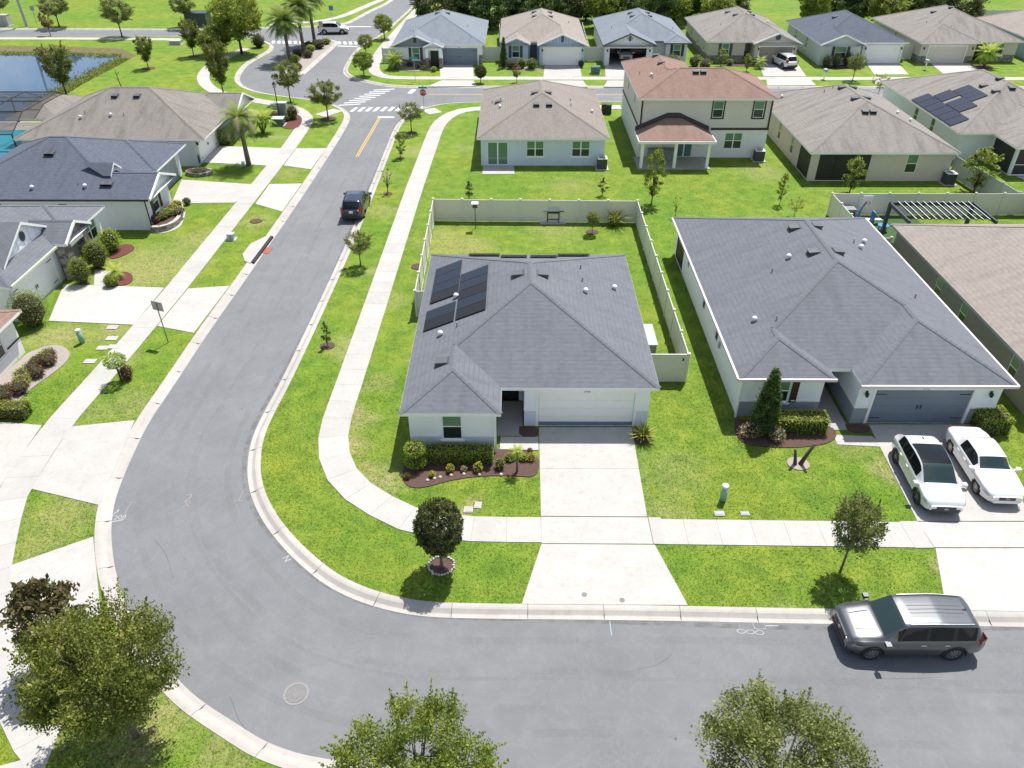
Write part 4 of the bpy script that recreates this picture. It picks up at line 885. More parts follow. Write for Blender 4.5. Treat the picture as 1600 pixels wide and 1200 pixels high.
# two-storey house
E2 = 5.55
b2 = [Block(11.25,24.0,72.05,80.4,E2,axis='x'), Block(11.25,17.9,74,86.3,E2)]
l2 = [(11.62,72.4),(23.65,72.4),(23.65,80.1),(17.5,80.1),(17.5,85.9),(11.62,85.9)]
w2 = plain('siding_beige', (.66,.625,.545), .7)
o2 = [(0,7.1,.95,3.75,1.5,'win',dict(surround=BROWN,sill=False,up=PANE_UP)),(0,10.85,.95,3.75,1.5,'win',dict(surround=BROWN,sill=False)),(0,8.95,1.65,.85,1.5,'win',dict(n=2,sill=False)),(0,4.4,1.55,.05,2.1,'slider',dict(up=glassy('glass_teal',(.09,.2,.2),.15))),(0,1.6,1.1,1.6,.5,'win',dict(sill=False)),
      (5,4,.8,3.8,1.3,'win'),(5,9,.8,3.8,1.3,'win')]
e2 = empty('two_storey_house',(0,0,0),'two-storey cream house with reddish roof and covered back porch','house')
wl2 = wall_loop(e2,l2,5.5,w2,o2,(2.72,M_('wall_offwhite')))
r2 = build_roof(e2,b2,M_('shingle_red'),WHITE); fit(r2,b2,vents=[(14.29,83.13),(14.32,79.92),(16.9,75.6),(17.6,75.6)],pipes=[(12.2,79.15),(13.0,76.23)],caps=[(13.02,77.18)])
for p_,q_,w_,za_,zb_ in (((18.3,72.4),(23.68,72.4),.05,2.62,2.82),((23.65,72.37),(23.65,80),.05,2.62,2.82),((11.62,85.9),(11.62,72.37),.05,2.62,2.82),((11.6,72.4),(11.75,72.4),.06,2.83,5.4),((23.52,72.4),(23.67,72.4),.06,2.83,5.4)): obj('trim_band',MB().obox(p_,q_,w_,za_,zb_,w_/2+.001),BROWN,e2)
sd = MB()
for k in range(14): z_=2.9+k*.18; sd.obox((11.76,72.4),(17.9,72.4),.02,z_,z_+.012,.011)
pr = MB(); pe=2.62; x0,x1,y0,yw=11.2,18.1,69.0,72.36; rise=1.25; xa,xb=14.1,15.2
pr.face([(x0,y0,pe),(x1,y0,pe),(xb,yw,pe+rise),(xa,yw,pe+rise)],[(x0,0),(x1,0),(xb,3.6),(xa,3.6)]); pr.face([(x0,yw,pe),(x0,y0,pe),(xa,yw,pe+rise)],[(0,0),(3.4,0),(0,3.2)]); pr.face([(x1,y0,pe),(x1,yw,pe),(xb,yw,pe+rise)],[(0,0),(3.4,0),(3.4,3.2)])
po = obj('porch_roof',pr,M_('shingle_red'),e2)
fl = MB()
for p,q in (((x0,yw),(xa,yw)),((xb,yw),(x1,yw))):
    za,zb=(pe,pe+rise) if p[0]==x0 else (pe+rise,pe)
    fl.face([(p[0],yw+.02,za),(q[0],yw+.02,zb),(q[0],yw+.02,zb+.34),(p[0],yw+.02,za+.34)]); fl.face([(p[0],yw-.25,za+.05),(q[0],yw-.25,zb+.05),(q[0],yw+.018,zb+.34),(p[0],yw+.018,za+.34)])
fl.face([(xa,yw-.25,pe+rise+.02),(xb,yw-.25,pe+rise+.02),(xb,yw+.018,pe+rise+.34),(xa,yw+.018,pe+rise+.34)]); obj('flashing',fl,BROWN,po)
obj('fascia',MB().obox((x0,y0),(x1,y0),.06,pe-.2,pe+.01,.03).obox((x0,yw),(x0,y0),.06,pe-.2,pe+.01,.03).obox((x1,y0),(x1,yw),.06,pe-.2,pe+.01,.03),WHITE,po); obj('soffit',MB().face([(x0,y0,pe-.12),(x0,yw,pe-.12),(x1,yw,pe-.12),(x1,y0,pe-.12)]),WHITE,po)
for x in (11.6,14.65,17.65): obj('porch_post',MB().box(x-.13,x+.13,69.3,69.56,0,pe-.2),WHITE,e2)
obj('porch_floor',MB().box(11.3,17.95,69.1,72.36,-.05,.08),M_('porch_concrete'),e2)
obj('outdoor_counter',MB().box(12.6,15.0,71.4,72.2,.08,.95).box(12.55,15.05,71.35,72.25,.95,1.0),plain('counter_grey',(.25,.25,.26),.6),e2)
# house with screened lanai
b3 = [Block(25.65,38.67,65.95,84.5,E0)]
l3 = [(26.0,66.3),(38.3,66.3),(38.3,84.1),(26.0,84.1)]
o3 = [(0,2.9,4.5,.08,2.35,'screen',dict(n=3,depth=.2)),(0,8.85,1.0,.75,1.65,'win',dict(sill=False)),(3,16.0,3.0,.08,2.35,'screen',dict(n=1)),(3,12.2,.8,.6,1.6,'win',dict(sill=False)),(3,8.0,.8,.6,1.6,'win',dict(sill=False)),(3,4.2,.8,.6,1.6,'win',dict(sill=False))]
house('bungalow','beige house with taupe roof and dark screened corner porch',None,b3,M_('shingle_grey_tan'),l3,2.6,M_('wall_beige'),o3,
      vents=[(31.64,77.39),(32.84,77.63),(31.58,73.67),(32.79,73.89),(31.6,70.9),(32.3,70.9)],pipes=[(31.09,78.16),(30.27,77.97)],caps=[(27.17,80.84),(35.54,72.9),(36.33,71.68)])
# house with roof solar panels
b4 = [Block(41.0,55.0,71.3,90.0,E0),Block(44.2,52.0,67.3,80,E0)]
l4 = [(41.4,71.7),(44.6,71.7),(44.6,67.7),(51.6,67.7),(51.6,71.7),(54.6,71.7),(54.6,89.6),(41.4,89.6)]
o4 = [(2,3.4,6.4,.05,2.4,'screen',dict(n=2,frame=WHITE)),(1,2,3.4,.05,2.4,'screen',dict(n=1)),(7,12.4,.8,.8,1.5,'win',dict(sill=False,up=PANE_LO)),(7,8.6,.8,.8,1.5,'win',dict(sill=False,up=PANE_LO))]
house('bungalow','grey house at right edge with black solar panels on taupe roof',None,b4,M_('shingle_grey_tan'),l4,2.6,M_('wall_grey_white'),o4,vents=[(46.3,79.19),(46.42,77.06),(47.82,79.44),(48.02,77.3)],pipes=[(42.4,80.4)])
PVK = glassy('solar_dark',(.020,.022,.035),.2,.5)
solar_array('lower row of black solar panels on the far right house',b4,[(41.08,82.1),(42.62,82.1),(42.62,73.24),(41.08,73.24)],6,[PVK])
solar_array('upper block of black solar panels on the far right house',b4,[(44.22,80.6),(45.65,80.6),(45.65,76.7),(44.22,76.7)],4,[PVK])
solar_array('middle pair of black solar panels nearer the ridge end',b4,[(42.68,78.35),(44.2,78.35),(44.2,75.35),(42.68,75.35)],2,[PVK])
solar_array('middle pair of black solar panels nearer the street',b4,[(42.68,81.1),(44.18,81.1),(44.18,79.0),(42.68,79.0)],2,[PVK])

# ------------------------------------------------------------------ far row, facing the side street
def stone_mat():
    m, nt, b = nmat('stone_veneer'); p = worldpos(nt); v = nd(nt,'ShaderNodeTexVoronoi',Scale=4.5); mp = nd(nt,'ShaderNodeMapping'); mp.inputs['Scale'].default_value=(1,1,2.2); nt.links.new(p,mp.inputs['Vector']); nt.links.new(mp.outputs['Vector'],v.inputs['Vector'])
    nt.links.new(ramp(nt,v.outputs['Color'],[(0.1,(.10,.085,.075)),(.5,(.22,.19,.17)),(.9,(.36,.33,.30))]),b.inputs['Base Color']); b.inputs['Roughness'].default_value=.9
    MATS['stone_veneer']=m; return m
STONE = stone_mat()
f1 = [Block(-16.3,-4.0,108.4,124.5,E0),Block(-16.3,-10.0,107.3,118,E0,lo='gable'),Block(-12.0,-9.4,106.7,112,E0-.0,lo='gable')]
lf1 = [(-15.9,107.9),(-10.1,107.9),(-10.1,108.8),(-4.4,108.8),(-4.4,124.1),(-15.9,124.1)]
of1 = [(0,2.75,1.0,.85,1.5,'win',dict(shutter=CHAR)),(2,2.65,4.8,.02,2.1,'garage',dict(mat=BLUEDOOR,strap=CHAR,number='3173'))]
e,r = house('bungalow','far corner house with grey-blue roof, gables and slate garage door',None,f1,M_('shingle_slate_light'),lf1,2.6,M_('wall_white'),of1,(.9,STONE),vents=[(-10.9,117),(-9.4,117)],pipes=[(-14.2,112),(-13.6,110.5),(-6.5,114)])
gable_wall(e,f1[1],'lo',.5,2.5,M_('wall_slate'),plain('grey_batten',(.22,.24,.26),.6),('rect',(.35,.7),CHAR)); gable_wall(e,f1[2],'lo',.3,2.3,M_('wall_white'))
obj('entry_wall',MB().box(-11.8,-11.4,106.95,107.88,0,2.45).box(-10.0,-9.6,106.95,107.88,0,2.45).box(-11.8,-9.6,106.97,107.86,2.2,2.46),M_('wall_white'),e)
obj('stone_base',MB().box(-11.83,-11.37,106.9,107.89,0,1.25).box(-10.03,-9.57,106.9,107.89,0,1.25).box(-4.85,-4.38,108.7,108.79,0,1.25),STONE,e); obj('door',MB().box(-11.2,-10.2,107.8,107.89,0,2.1),BLACK,e)
f2 = [Block(-2.1,9.5,110.2,126,E0),Block(-1.7,2.0,108.6,118,E0,lo='gable'),Block(2.9,9.5,107.9,118,E0,lo='gable')]
lf2 = [(-1.4,109.2),(1.7,109.2),(1.7,111),(3.2,111),(3.2,108.6),(9.2,108.6),(9.2,125.6),(-1.7,125.6),(-1.7,110.6),(-1.4,110.6)]
of2 = [(0,1.45,1.0,.85,1.5,'win',dict(shutter=NAVYP)),(2,.75,.95,0,2.1,'door',dict(mat=NAVYP)),(4,3.0,4.85,.02,2.15,'garage',dict(number=''))]
e,r = house('bungalow','far light blue house with pale tan roof and white garage',None,f2,M_('shingle_pale_tan'),lf2,2.6,M_('wall_blue'),of2,vents=[(2.6,116.5),(4.9,116.5),(2.6,119.5),(4.9,119.5)],pipes=[(7.5,118)])
gable_wall(e,f2[1],'lo',.5,2.4,M_('wall_blue'),plain('blue_batten',(.30,.37,.43),.6)); gable_wall(e,f2[2],'lo',.5,2.4,M_('wall_blue'),M_('blue_batten'),('rect',(.35,.8),NAVYP))
sconce(e,3.6,108.6,1.9,(0,-1)); sconce(e,8.9,108.6,1.9,(0,-1))
f3 = [Block(11.5,23.4,110.4,126,E0),Block(11.5,18.6,107.8,118,E0,lo='gable'),Block(19.8,23.4,109.2,120,E0)]
lf3 = [(11.9,108.5),(18.2,108.5),(18.2,111.2),(20.2,111.2),(20.2,110.0),(23.0,110.0),(23.0,125.6),(11.9,125.6)]
of3 = [(4,1.5,1.0,.85,1.5,'win',dict(shutter=CHAR))]
e3 = empty('bungalow',(0,0,0),'far white house with grey roof and its garage standing open','house')
wall_loop(e3,lf3,2.6,M_('wall_grey_white'),of3+[(0,3.05,4.9,.02,2.15,'open',dict(depth=.2))]); r=build_roof(e3,f3,M_('shingle_slate_light'),DARKGREY); fit(r,f3,vents=[(16.2,116.6),(18.7,116.6),(16.2,119),(18.7,119)],pipes=[(13.3,115),(21.5,114)])
gable_wall(e3,f3[1],'lo',.5,2.4,M_('wall_grey_white'),WHITE,('round',.33,NAVYP)); obj('garage_floor',MB().box(12.3,18.0,108.45,115.5,-.05,.035),M_('porch_concrete'),e3); obj('garage_wall',MB().box(12.2,18.1,115.5,115.6,0,2.6).box(12.1,12.2,108.8,115.5,0,2.6).box(18.02,18.12,108.8,115.5,0,2.6),M_('wall_beige'),e3)
sconce(e3,12.2,108.5,1.9,(0,-1)); sconce(e3,17.8,108.5,1.9,(0,-1))
f4 = [Block(25.6,37.9,110.2,127,E0),Block(31.6,38.0,109.0,119,E0,lo='gable')]
lf4 = [(26.0,110.6),(30.9,110.6),(30.9,113),(32.0,113),(32.0,109.6),(37.6,109.6),(37.6,126.6),(26.0,126.6)]
of4 = [(0,2.3,1.0,.85,1.5,'win',dict(shutter=NAVYP)),(4,2.85,4.4,.02,2.1,'garage',dict(mat=TAUPEDOOR,number='')),(7,4,.7,.9,1.4,'win'),(7,9,.7,.9,1.4,'win'),(7,13,.7,.9,1.4,'win')]
e,r = house('bungalow','far beige house with grey-tan roof and round gable louvre',None,f4,M_('shingle_grey_tan'),lf4,2.6,M_('wall_beige'),of4,(.85,STONE),vents=[(30.2,120),(33.3,120),(30.6,117),(33,117)],pipes=[(28.3,115)],caps=[(35,116)])
gable_wall(e,f4[1],'lo',.5,2.4,M_('wall_beige'),None,('round',.36,NAVYP)); sconce(e,32.5,109.6,1.9,(0,-1)); sconce(e,37.2,109.6,1.9,(0,-1))
f5 = [Block(40.2,52.4,109.6,124.5,E0),Block(40.2,46.2,108.2,118,E0,lo='gable')]
lf5 = [(40.6,108.8),(45.8,108.8),(45.8,110.6),(46.5,110.6),(46.5,110.0),(52.0,110.0),(52.0,124.1),(40.6,124.1)]
of5 = [(0,2.6,1.5,.85,1.5,'win',dict(shutter=CHAR)),(4,2.9,4.6,.02,2.1,'garage',dict(number='')),(7,4,.7,.9,1.4,'win'),(7,9,.7,.9,1.4,'win')]
e,r = house('bungalow','far pale green-grey house with navy roof and white garage',None,f5,M_('shingle_navy'),lf5,2.6,stucco('wall_greenish',(.58,.63,.63)),of5,vents=[(44.5,117)],pipes=[(42.5,116),(43.2,113)])
gable_wall(e,f5[1],'lo',.5,2.4,M_('wall_greenish')); sconce(e,46.9,110,1.9,(0,-1)); sconce(e,51.7,110,1.9,(0,-1))
f6 = [Block(53.9,68.0,110.4,127,E0),Block(53.9,62.0,109.6,119,E0)]
lf6 = [(54.3,110.0),(61.6,110.0),(61.6,113),(63.4,113),(63.4,110.8),(67.6,110.8),(67.6,126.6),(54.3,126.6)]
of6 = [(0,3.6,4.9,.02,2.1,'garage',dict(mat=CREAMDOOR,number='')),(4,1.9,1.1,.85,1.5,'win'),(7,8,.7,.9,1.4,'win')]
e,r = house('bungalow','far grey-tan hip-roofed house with cream garage and palm',None,f6,M_('shingle_grey_tan'),lf6,2.6,M_('wall_beige'),of6,(.9,STONE),vents=[(59.0,119),(60.8,118)],pipes=[(57,116),(59,113)]); sconce(e,54.7,110,1.9,(0,-1)); sconce(e,61.2,110,1.9,(0,-1))
f7 = [Block(69.6,82,111,127,E0)]
house('bungalow','farthest house at the right edge with pinkish tan roof',None,f7,M_('shingle_pale_tan'),[(70,111.4),(81.6,111.4),(81.6,126.6),(70,126.6)],2.6,M_('wall_blue'),[(0,4,4.8,.02,2.1,'garage',dict(number=''))])
# ------------------------------------------------------------------ left row, facing the left street
c4 = [Block(-45.5,-28.2,69.4,83.0,E0,axis='x'),Block(-34,-27.4,76.5,83.0,E0,axis='x',hi='gable'),Block(-49.5,-44.5,75.5,83.0,E0,axis='x')]
k4 = [(-45.1,69.8),(-29.4,69.8),(-29.4,77.0),(-28.2,77.0),(-28.2,82.6),(-45.1,82.6)]
p4 = [(1,3.4,4.9,.02,2.14,'garage',dict(number='',strap=BLACK)),(3,2.8,1.2,.85,1.5,'win')]
e,r = house('bungalow','left house with tan hip roof and white garage beside the palm',None,c4,M_('shingle_taupe'),k4,2.6,M_('wall_mid'),p4,vents=[(-37.9,74.9),(-35.8,74.9)],caps=[(-40.2,72.0),(-37.5,72.3)],pipes=[(-40,72.6),(-36.3,72.3)])
gable_wall(e,c4[1],'hi',.4,2.4,WHITE); sconce(e,-29.4,70.4,1.95,(1,0)); sconce(e,-29.4,76.4,1.95,(1,0))
c3 = [Block(-44,-29.6,55.2,68.2,E0,axis='x'),Block(-37,-27.6,55.2,60.6,E0,axis='x',hi='gable'),Block(-37,-29.4,61.2,68.2,E0,axis='x')]
k3 = [(-43.6,55.6),(-28.3,55.6),(-28.3,60.2),(-30.2,60.2),(-30.2,67.8),(-43.6,67.8)]
p3 = [(1,1.9,1.1,.85,1.5,'win',dict(shutter=plain('brown_shutter',(.06,.025,.022),.6))),(3,4.4,4.9,.02,2.14,'garage',dict(mat=GREYDOOR,number='')),(0,4,.8,.9,1.3,'win'),(0,9,.8,.9,1.3,'win')]
e,r = house('bungalow','left house with dark navy roof, small dormer and brown shutters',None,c3,M_('shingle_navy'),k3,2.6,M_('wall_grey_white'),p3,vents=[(-36.83,59.79),(-36.63,59.79),(-31.41,56.64),(-31.07,56.64)],caps=[(-36.82,56.21),(-32.83,56.36)],pipes=[(-33.43,56.63)])
gable_wall(e,c3[1],'hi',.4,2.4,WHITE,plain('white_batten',(.66,.66,.66),.6))
gd = MB(); gd.tube([(-28.15,55.5,2.6),(-28.15,55.45,2.3),(-28.15,55.45,0.02)],.05,6); obj('downspout',gd,BLACK,e); obj('gutter',MB().obox((-43.8,55.12),(-27.7,55.12),.12,2.55,2.68),BLACK,e)
def dormer(parent, x, y, z, w, mat, roofmat, facing, ribs=True, h=None):
    """little gabled dummy dormer: triangular face on the +x side with white rakes and a louvre"""
    h = h or w * .36; L = h / .41 * 1.1
    m = MB(); m.face([(x,y-w/2,z),(x,y+w/2,z),(x,y,z+h)]); d = obj('dormer',m,mat,parent)
    rm = MB(); o=.14
    for s in (-1,1):
        q=[(x+.25,y+s*(w/2+o),z-.05),(x+.25,y,z+h+.05),(x-L-.6,y,z+h+.05),(x-.3,y+s*(w/2+o),z-.05)]; rm.face(q if s>0 else q[::-1],[(0,0),(w*.55,0),(w*.55,L),(0,L)])
    obj('dormer_roof',rm,roofmat,d); tk=MB()
    for s in (-1,1): tk.face([(x+.27,y+s*(w/2+o),z-.2),(x+.27,y+s*(w/2+o),z-.03),(x+.27,y,z+h+.07),(x+.27,y,z+h-.12)])
    tk.face([(x+.02,y-w/2,z-.1),(x+.02,y+w/2,z-.1),(x+.02,y+w/2,z+.04),(x+.02,y-w/2,z+.04)]); obj('rake_board',tk,WHITE,d)
    if ribs:
        for i in range(1,8): yy=y-w/2+w*i/8; obj('batten',MB().box(x-.02,x+.025,yy-.02,yy+.02,z+.04,z+h*(1-abs(yy-y)/(w/2))-.03),M_('white_batten'),d)
        rr=.3; pts=[(x+.04,y+rr*math.cos(t),z+h*.42+rr*1.1*math.sin(t)) for t in np.linspace(0,2*PI,16,endpoint=False)]; obj('louvre',MB().face(pts),CHAR,d)
    return d
dormer(r,-31.4,58.3,3.75,1.7,WHITE,M_('shingle_navy'),'x',False)
c2 = [Block(-48,-30.75,41.3,54.0,E0,axis='x'),Block(-38,-30.5,48.6,54.0,E0,axis='x'),Block(-35,-30.05,47.1,50.8,E0+.10,t=.5,axis='x',hi='gable')]
k2 = [(-46,41.7),(-31.2,41.7),(-31.2,47.6),(-32.3,47.6),(-32.3,50.2),(-31.0,50.2),(-31.0,53.6),(-46,53.6)]
p2 = [(1,2.75,4.88,.02,2.14,'garage',dict(strap=BLACK,number='')),(5,1.9,1.8,.8,1.5,'win',dict(n=2)),(3,1.3,.9,0,2.1,'door',dict(mat=GREYDOOR))]
e,r = house('bungalow','left house with slate roof, oval gable louvre and stone porch pillars',None,c2,M_('shingle_slate'),k2,2.6,M_('wall_white'),p2)
gable_wall(e,c2[2],'hi',.35,2.3,STONE); dormer(r,-32.0,46.0,3.2,6.0,M_('wall_white'),M_('shingle_slate'),'x',True,1.6)
rnd = random.Random(5)
SM = [plain('stone_%d'%i,c,.9,var=.2,vscale=8) for i,c in enumerate([(.24,.20,.17),(.34,.30,.26),(.16,.135,.12),(.42,.38,.34),(.28,.25,.24)])]
for (ya,yb) in ((47.35,48.05),(49.85,50.5)):
    pil = obj('stone_pillar',MB().box(-30.95,-30.35,ya+.03,yb-.03,0,2.6),plain('mortar',(.3,.29,.27),.9),e); z_=0
    while z_<2.55:
        hh=rnd.uniform(.14,.24); y_=ya
        while y_<yb-.05:
            ww=min(rnd.uniform(.22,.42),yb-y_); obj('stone',MB().box(-30.36,-30.31+rnd.uniform(0,.03),y_+.008,y_+ww-.008,z_+.008,min(z_+hh,2.6)-.008),rnd.choice(SM),pil); y_+=ww
        x_=-30.95
        while x_<-30.42:
            ww=min(rnd.uniform(.2,.35),-30.36-x_); obj('stone',MB().box(x_+.008,x_+ww-.008,ya-.02-rnd.uniform(0,.03),ya+.03,z_+.008,min(z_+hh,2.6)-.008),rnd.choice(SM),pil); x_+=ww
        z_+=hh
obj('lintel',MB().box(-30.6,-30.3,48.06,49.84,2.15,2.4),WHITE,e); obj('gutter',MB().obox((-30.68,41.4),(-30.68,47.0),.13,2.55,2.68),plain('gutter_green',(.5,.55,.42),.5),e)
c1 = [Block(-44,-28.6,24,38.6,E0,axis='x')]
e,r = house('bungalow','pale house with red-brown roof corner at the left edge',None,c1,M_('shingle_red'),[(-43.6,24.4),(-29.1,24.4),(-29.1,38.2),(-43.6,38.2)],2.6,M_('wall_offwhite'),[(1,11.6,1.5,.85,1.4,'win')],vents=[])
band(e,[(-43.6,24.4),(-29.1,24.4),(-29.1,38.2),(-43.6,38.2)],[1],1.0,.1,BROWN,[(1,11.6,1.5,.85,1.4)]); obj('stone_base',MB().box(-30.2,-29.15,38.21,38.3,0,1.5),STONE,e)
# pale shed-like buildings at the top edge
for nm,lab,(x0,x1,y0,y1,hh),mt in (('commercial_building','pale green windowless building behind the trees at top left',(-92,-62,166,190,5.5),M_('wall_pale_green')),
        ('commercial_building','long white low building at the top right edge',(84,150,165,185,4),M_('wall_white')),('commercial_building','small pale blue building on the far field',(62,74,150,158,3.2),stucco('wall_sky',(.55,.62,.68)))):
    e = empty(nm,(0,0,0),lab,'building'); obj('wall',MB().box(x0,x1,y0,y1,-.05,hh),mt,e); obj('roof',MB().box(x0-.3,x1+.3,y0-.3,y1+.3,hh,hh+.25),plain('flat_roof_grey',(.5,.5,.5),.8),e)
    for x in np.arange(x0+3,x1-2,6): obj('wall_joint',MB().box(x-.05,x+.05,y0-.03,y0-.001,0,hh),WHITE,e)

# ------------------------------------------------------------------ vehicles: lofted bodies, glass cut from the same surface
def paint(name, col, metal=0.0, rough=0.28):
    return plain(name, col, rough, metal, var=0.02, vscale=1.2, spec=0.5, coat=1.0)
CARGLASS = glassy('car_glass', (.008, .011, .012), .05, .35); WSHIELD = glassy('windscreen_glass', (.022, .040, .040), .05, .6)
TYRE = plain('tyre_rubber', (.018, .018, .019), .85); RIM = plain('alloy_rim', (.45, .46, .48), .3, .8); RIM_D = plain('alloy_rim_dark', (.16, .16, .17), .35, .7); CHROME = plain('chrome', (.7, .7, .72), .12, 1.0)
PLASTIC = plain('black_plastic', (.02, .02, .022), .55); LAMPG = glassy('lamp_glass', (.22, .23, .25), .1, .8); REDL = glassy('tail_lamp_red', (.35, .01, .012), .12, .7); PLATE = plain('number_plate', (.7, .7, .66), .5)
def wheel_meshes(r, w, spokes, rimmat):
    key = ('wheel', r, w, spokes, rimmat.name)
    def mk():
        t = MB(); prof = [(r * .66, -w / 2), (r * .93, -w / 2), (r, -w / 2 + .035), (r, w / 2 - .035), (r * .93, w / 2), (r * .66, w / 2)]; S = 28; n = len(prof)
        for rr, yy in prof:
            for k in range(S): a = 2 * PI * k / S; t.v.append((rr * math.cos(a), yy, rr * math.sin(a)))
        for i in range(n):
            for k in range(S): k2 = (k + 1) % S; i2 = (i + 1) % n; t.f.append([i * S + k, i * S + k2, i2 * S + k2, i2 * S + k]); t.uv.append(None); t.mi.append(0)
        g = MB(); R = r * .67; yo = w / 2 - .015
        for s in (-1, 1):
            y = s * yo
            ring = [[(q * math.cos(a), y + dy * s, q * math.sin(a)) for a in np.linspace(0, 2 * PI, S, endpoint=False)] for q, dy in ((R, 0), (R * .9, 0), (R * .88, -.05))]
            for a_, b_ in zip(ring, ring[1:]):
                for k in range(S): k2 = (k + 1) % S; g.face([a_[k], a_[k2], b_[k2], b_[k]])
            g.face(ring[2], mi=1)
            for k in range(spokes):
                a = 2 * PI * k / spokes; c, sn = math.cos(a), math.sin(a); hw0, hw1 = R * .12, R * .085
                q = [(R * .1 * c - hw0 * sn, R * .1 * sn + hw0 * c), (R * .92 * c - hw1 * sn, R * .92 * sn + hw1 * c), (R * .92 * c + hw1 * sn, R * .92 * sn - hw1 * c), (R * .1 * c + hw0 * sn, R * .1 * sn - hw0 * c)]
                g.face([(x, y - .012 * s, z) for x, z in q])
            g.face([(R * .2 * math.cos(a), y - .006 * s, R * .2 * math.sin(a)) for a in np.linspace(0, 2 * PI, 12, endpoint=False)])
        return t.mesh('tyre', TYRE, True), g.mesh('rim', [rimmat, PLASTIC])
    return shared(key, mk)
def curve(pts, L, xs, sig=.05):
    """piecewise line through (fraction, value) points, rounded"""
    f = np.array([p[0] for p in pts]) * L - L / 2; v = np.array([p[1] for p in pts]); X = np.arange(-L / 2 - .4, L / 2 + .4, .01); Y = np.interp(X, f, v)
    k = np.exp(-.5 * (np.arange(-20, 21) * .01 / sig) ** 2); k /= k.sum(); Yp = np.pad(Y, 20, mode='edge'); Y = np.convolve(Yp, k, 'valid'); return np.interp(xs, X, Y)
def car(name, label, loc, rz, spec, mat, group='cars parked in the neighbourhood', detail=True):
    S_ = spec; L, W = S_['L'], S_['W']; e = empty(name, loc, label, S_.get('cat', 'car'), group, rz)
    xs = np.unique(np.concatenate([np.arange(-L / 2, L / 2, .05), [L / 2]])); n = len(xs)
    zt = curve(S_['zt'], L, xs); zb = curve(S_['zb'], L, xs); wb = curve(S_['wb'], L, xs, .04) * W / 2; wt = curve(S_['wt'], L, xs, .04) * W / 2; zs = curve(S_['zs'], L, xs, .03)
    J = 14; V = np.zeros((n, J, 3))
    for i in range(n):
        b, t, w, u, s = zb[i], zt[i], wb[i], wt[i], zs[i]; m = (s + b) / 2; rail = max(b + .01, t - .075) if t - b > .2 else b + (t - b) * .55
        ring = [(w - .07, s), (w - .015, s + .07), (w, m - .06), (w + .004, m + .08), (w - .012, b - .06), (w - .05, b)]
        for q in (.04, .36, .7, 1.0): ring.append((w - .055 + (u - w + .055) * q, b + (rail - b) * q))
        ring += [(u - .05, rail + (t - rail) * .62), (u * .72, rail + (t - rail) * .88), (u * .38, t - (t - rail) * .03), (0, t)]
        V[i, :, 0] = xs[i]; V[i, :, 1] = [p[0] for p in ring]; V[i, :, 2] = [p[1] for p in ring]
    WX = [S_['wf'] * L - L / 2, S_['wr'] * L - L / 2]; wrad = S_['wheel']; R = wrad + .055
    keep = np.ones((n - 1, J - 1), bool)
    for cx in WX:
        for j in range(0, 6):
            d = np.hypot(V[:, j, 0] - cx, V[:, j, 2] - wrad); k = np.abs(d - R) < .03
            f = np.where(k, R / np.maximum(d, 1e-6), 1); V[:, j, 0] = cx + (V[:, j, 0] - cx) * f; V[:, j, 2] = wrad + (V[:, j, 2] - wrad) * f
        cxm = (V[:-1, :-1, 0] + V[1:, 1:, 0]) / 2; czm = (V[:-1, :-1, 2] + V[1:, 1:, 2]) / 2
        keep &= ~((np.hypot(cxm - cx, czm - wrad) < R) & (np.arange(J - 1)[None, :] < 5))
    parts = {}
    def cls(i, j):
        x = (xs[i] + xs[i + 1]) / 2; f = (x + L / 2) / L; gl = zt[i] - zb[i]
        if S_['ws'][0] < f < S_['ws'][1] and j >= 10: return 'windscreen'
        if S_['rw'][0] < f < S_['rw'][1] and j >= 10: return 'rear_window'
        if S_.get('sun') and S_['sun'][0] < f <= S_['sun'][1] + .012 and j >= 10: return 'sunroof'
        if 6 <= j <= 8 and gl > .16:
            for k, (a, b) in enumerate(S_['sw']):
                if a < f < b: return 'side_window_%d' % k
            if S_['sw'][0][0] < f < S_['sw'][-1][1]: return 'pillar'
        if j <= 0: return 'sill'
        return 'body'
    for i in range(n - 1):
        for j in range(J - 1):
            if keep[i, j]: parts.setdefault(cls(i, j), []).append((i, j))
    def emit(nm, quads, mt, side=0, smooth=True):
        idx = {}; vv = []; ff = []
        def vid(i, j, s):
            if (i, j, s if j < J - 1 else 0) not in idx: idx[(i, j, s if j < J - 1 else 0)] = len(vv); vv.append((V[i, j, 0], s * V[i, j, 1], V[i, j, 2]))
            return idx[(i, j, s if j < J - 1 else 0)]
        for i, j in quads:
            for s in (1, -1):
                if side and s != side: continue
                q = [vid(i, j, s), vid(i + 1, j, s), vid(i + 1, j + 1, s), vid(i, j + 1, s)]; ff.append(q[::-1] if s > 0 else q)
        if nm == 'body':
            for i in (0, n - 1):
                r = [vid(i, j, 1) for j in range(1, J)] + [vid(i, j, -1) for j in range(J - 2, 0, -1)]; ff.append(r if i == 0 else r[::-1])
        me = bpy.data.meshes.new(nm); me.from_pydata(vv, [], ff); me.materials.append(mt)
        me.polygons.foreach_set('use_smooth', [len(f) == 4 for f in ff]); me.update(); return link(nm, me, e)
    for k, qs in parts.items():
        if k == 'body': body = emit('body', qs, mat)
        elif k == 'windscreen': emit(k, qs, WSHIELD)
        elif k in ('rear_window',): emit(k, qs, S_.get('rwm', CARGLASS))
        elif k == 'sunroof': emit(k, qs, CARGLASS)
        elif k == 'pillar': emit('pillar', qs, PLASTIC if S_.get('bp', True) else mat)
        elif k == 'sill': emit('sill', qs, S_.get('sillm', PLASTIC))
        else:
            for s in (1, -1): emit('side_window', qs, CARGLASS, s)
    obj('underbody', MB().box(-L / 2 + .25, L / 2 - .25, -W / 2 + .17, W / 2 - .17, .2, zb.min() - .12), PLASTIC, e)
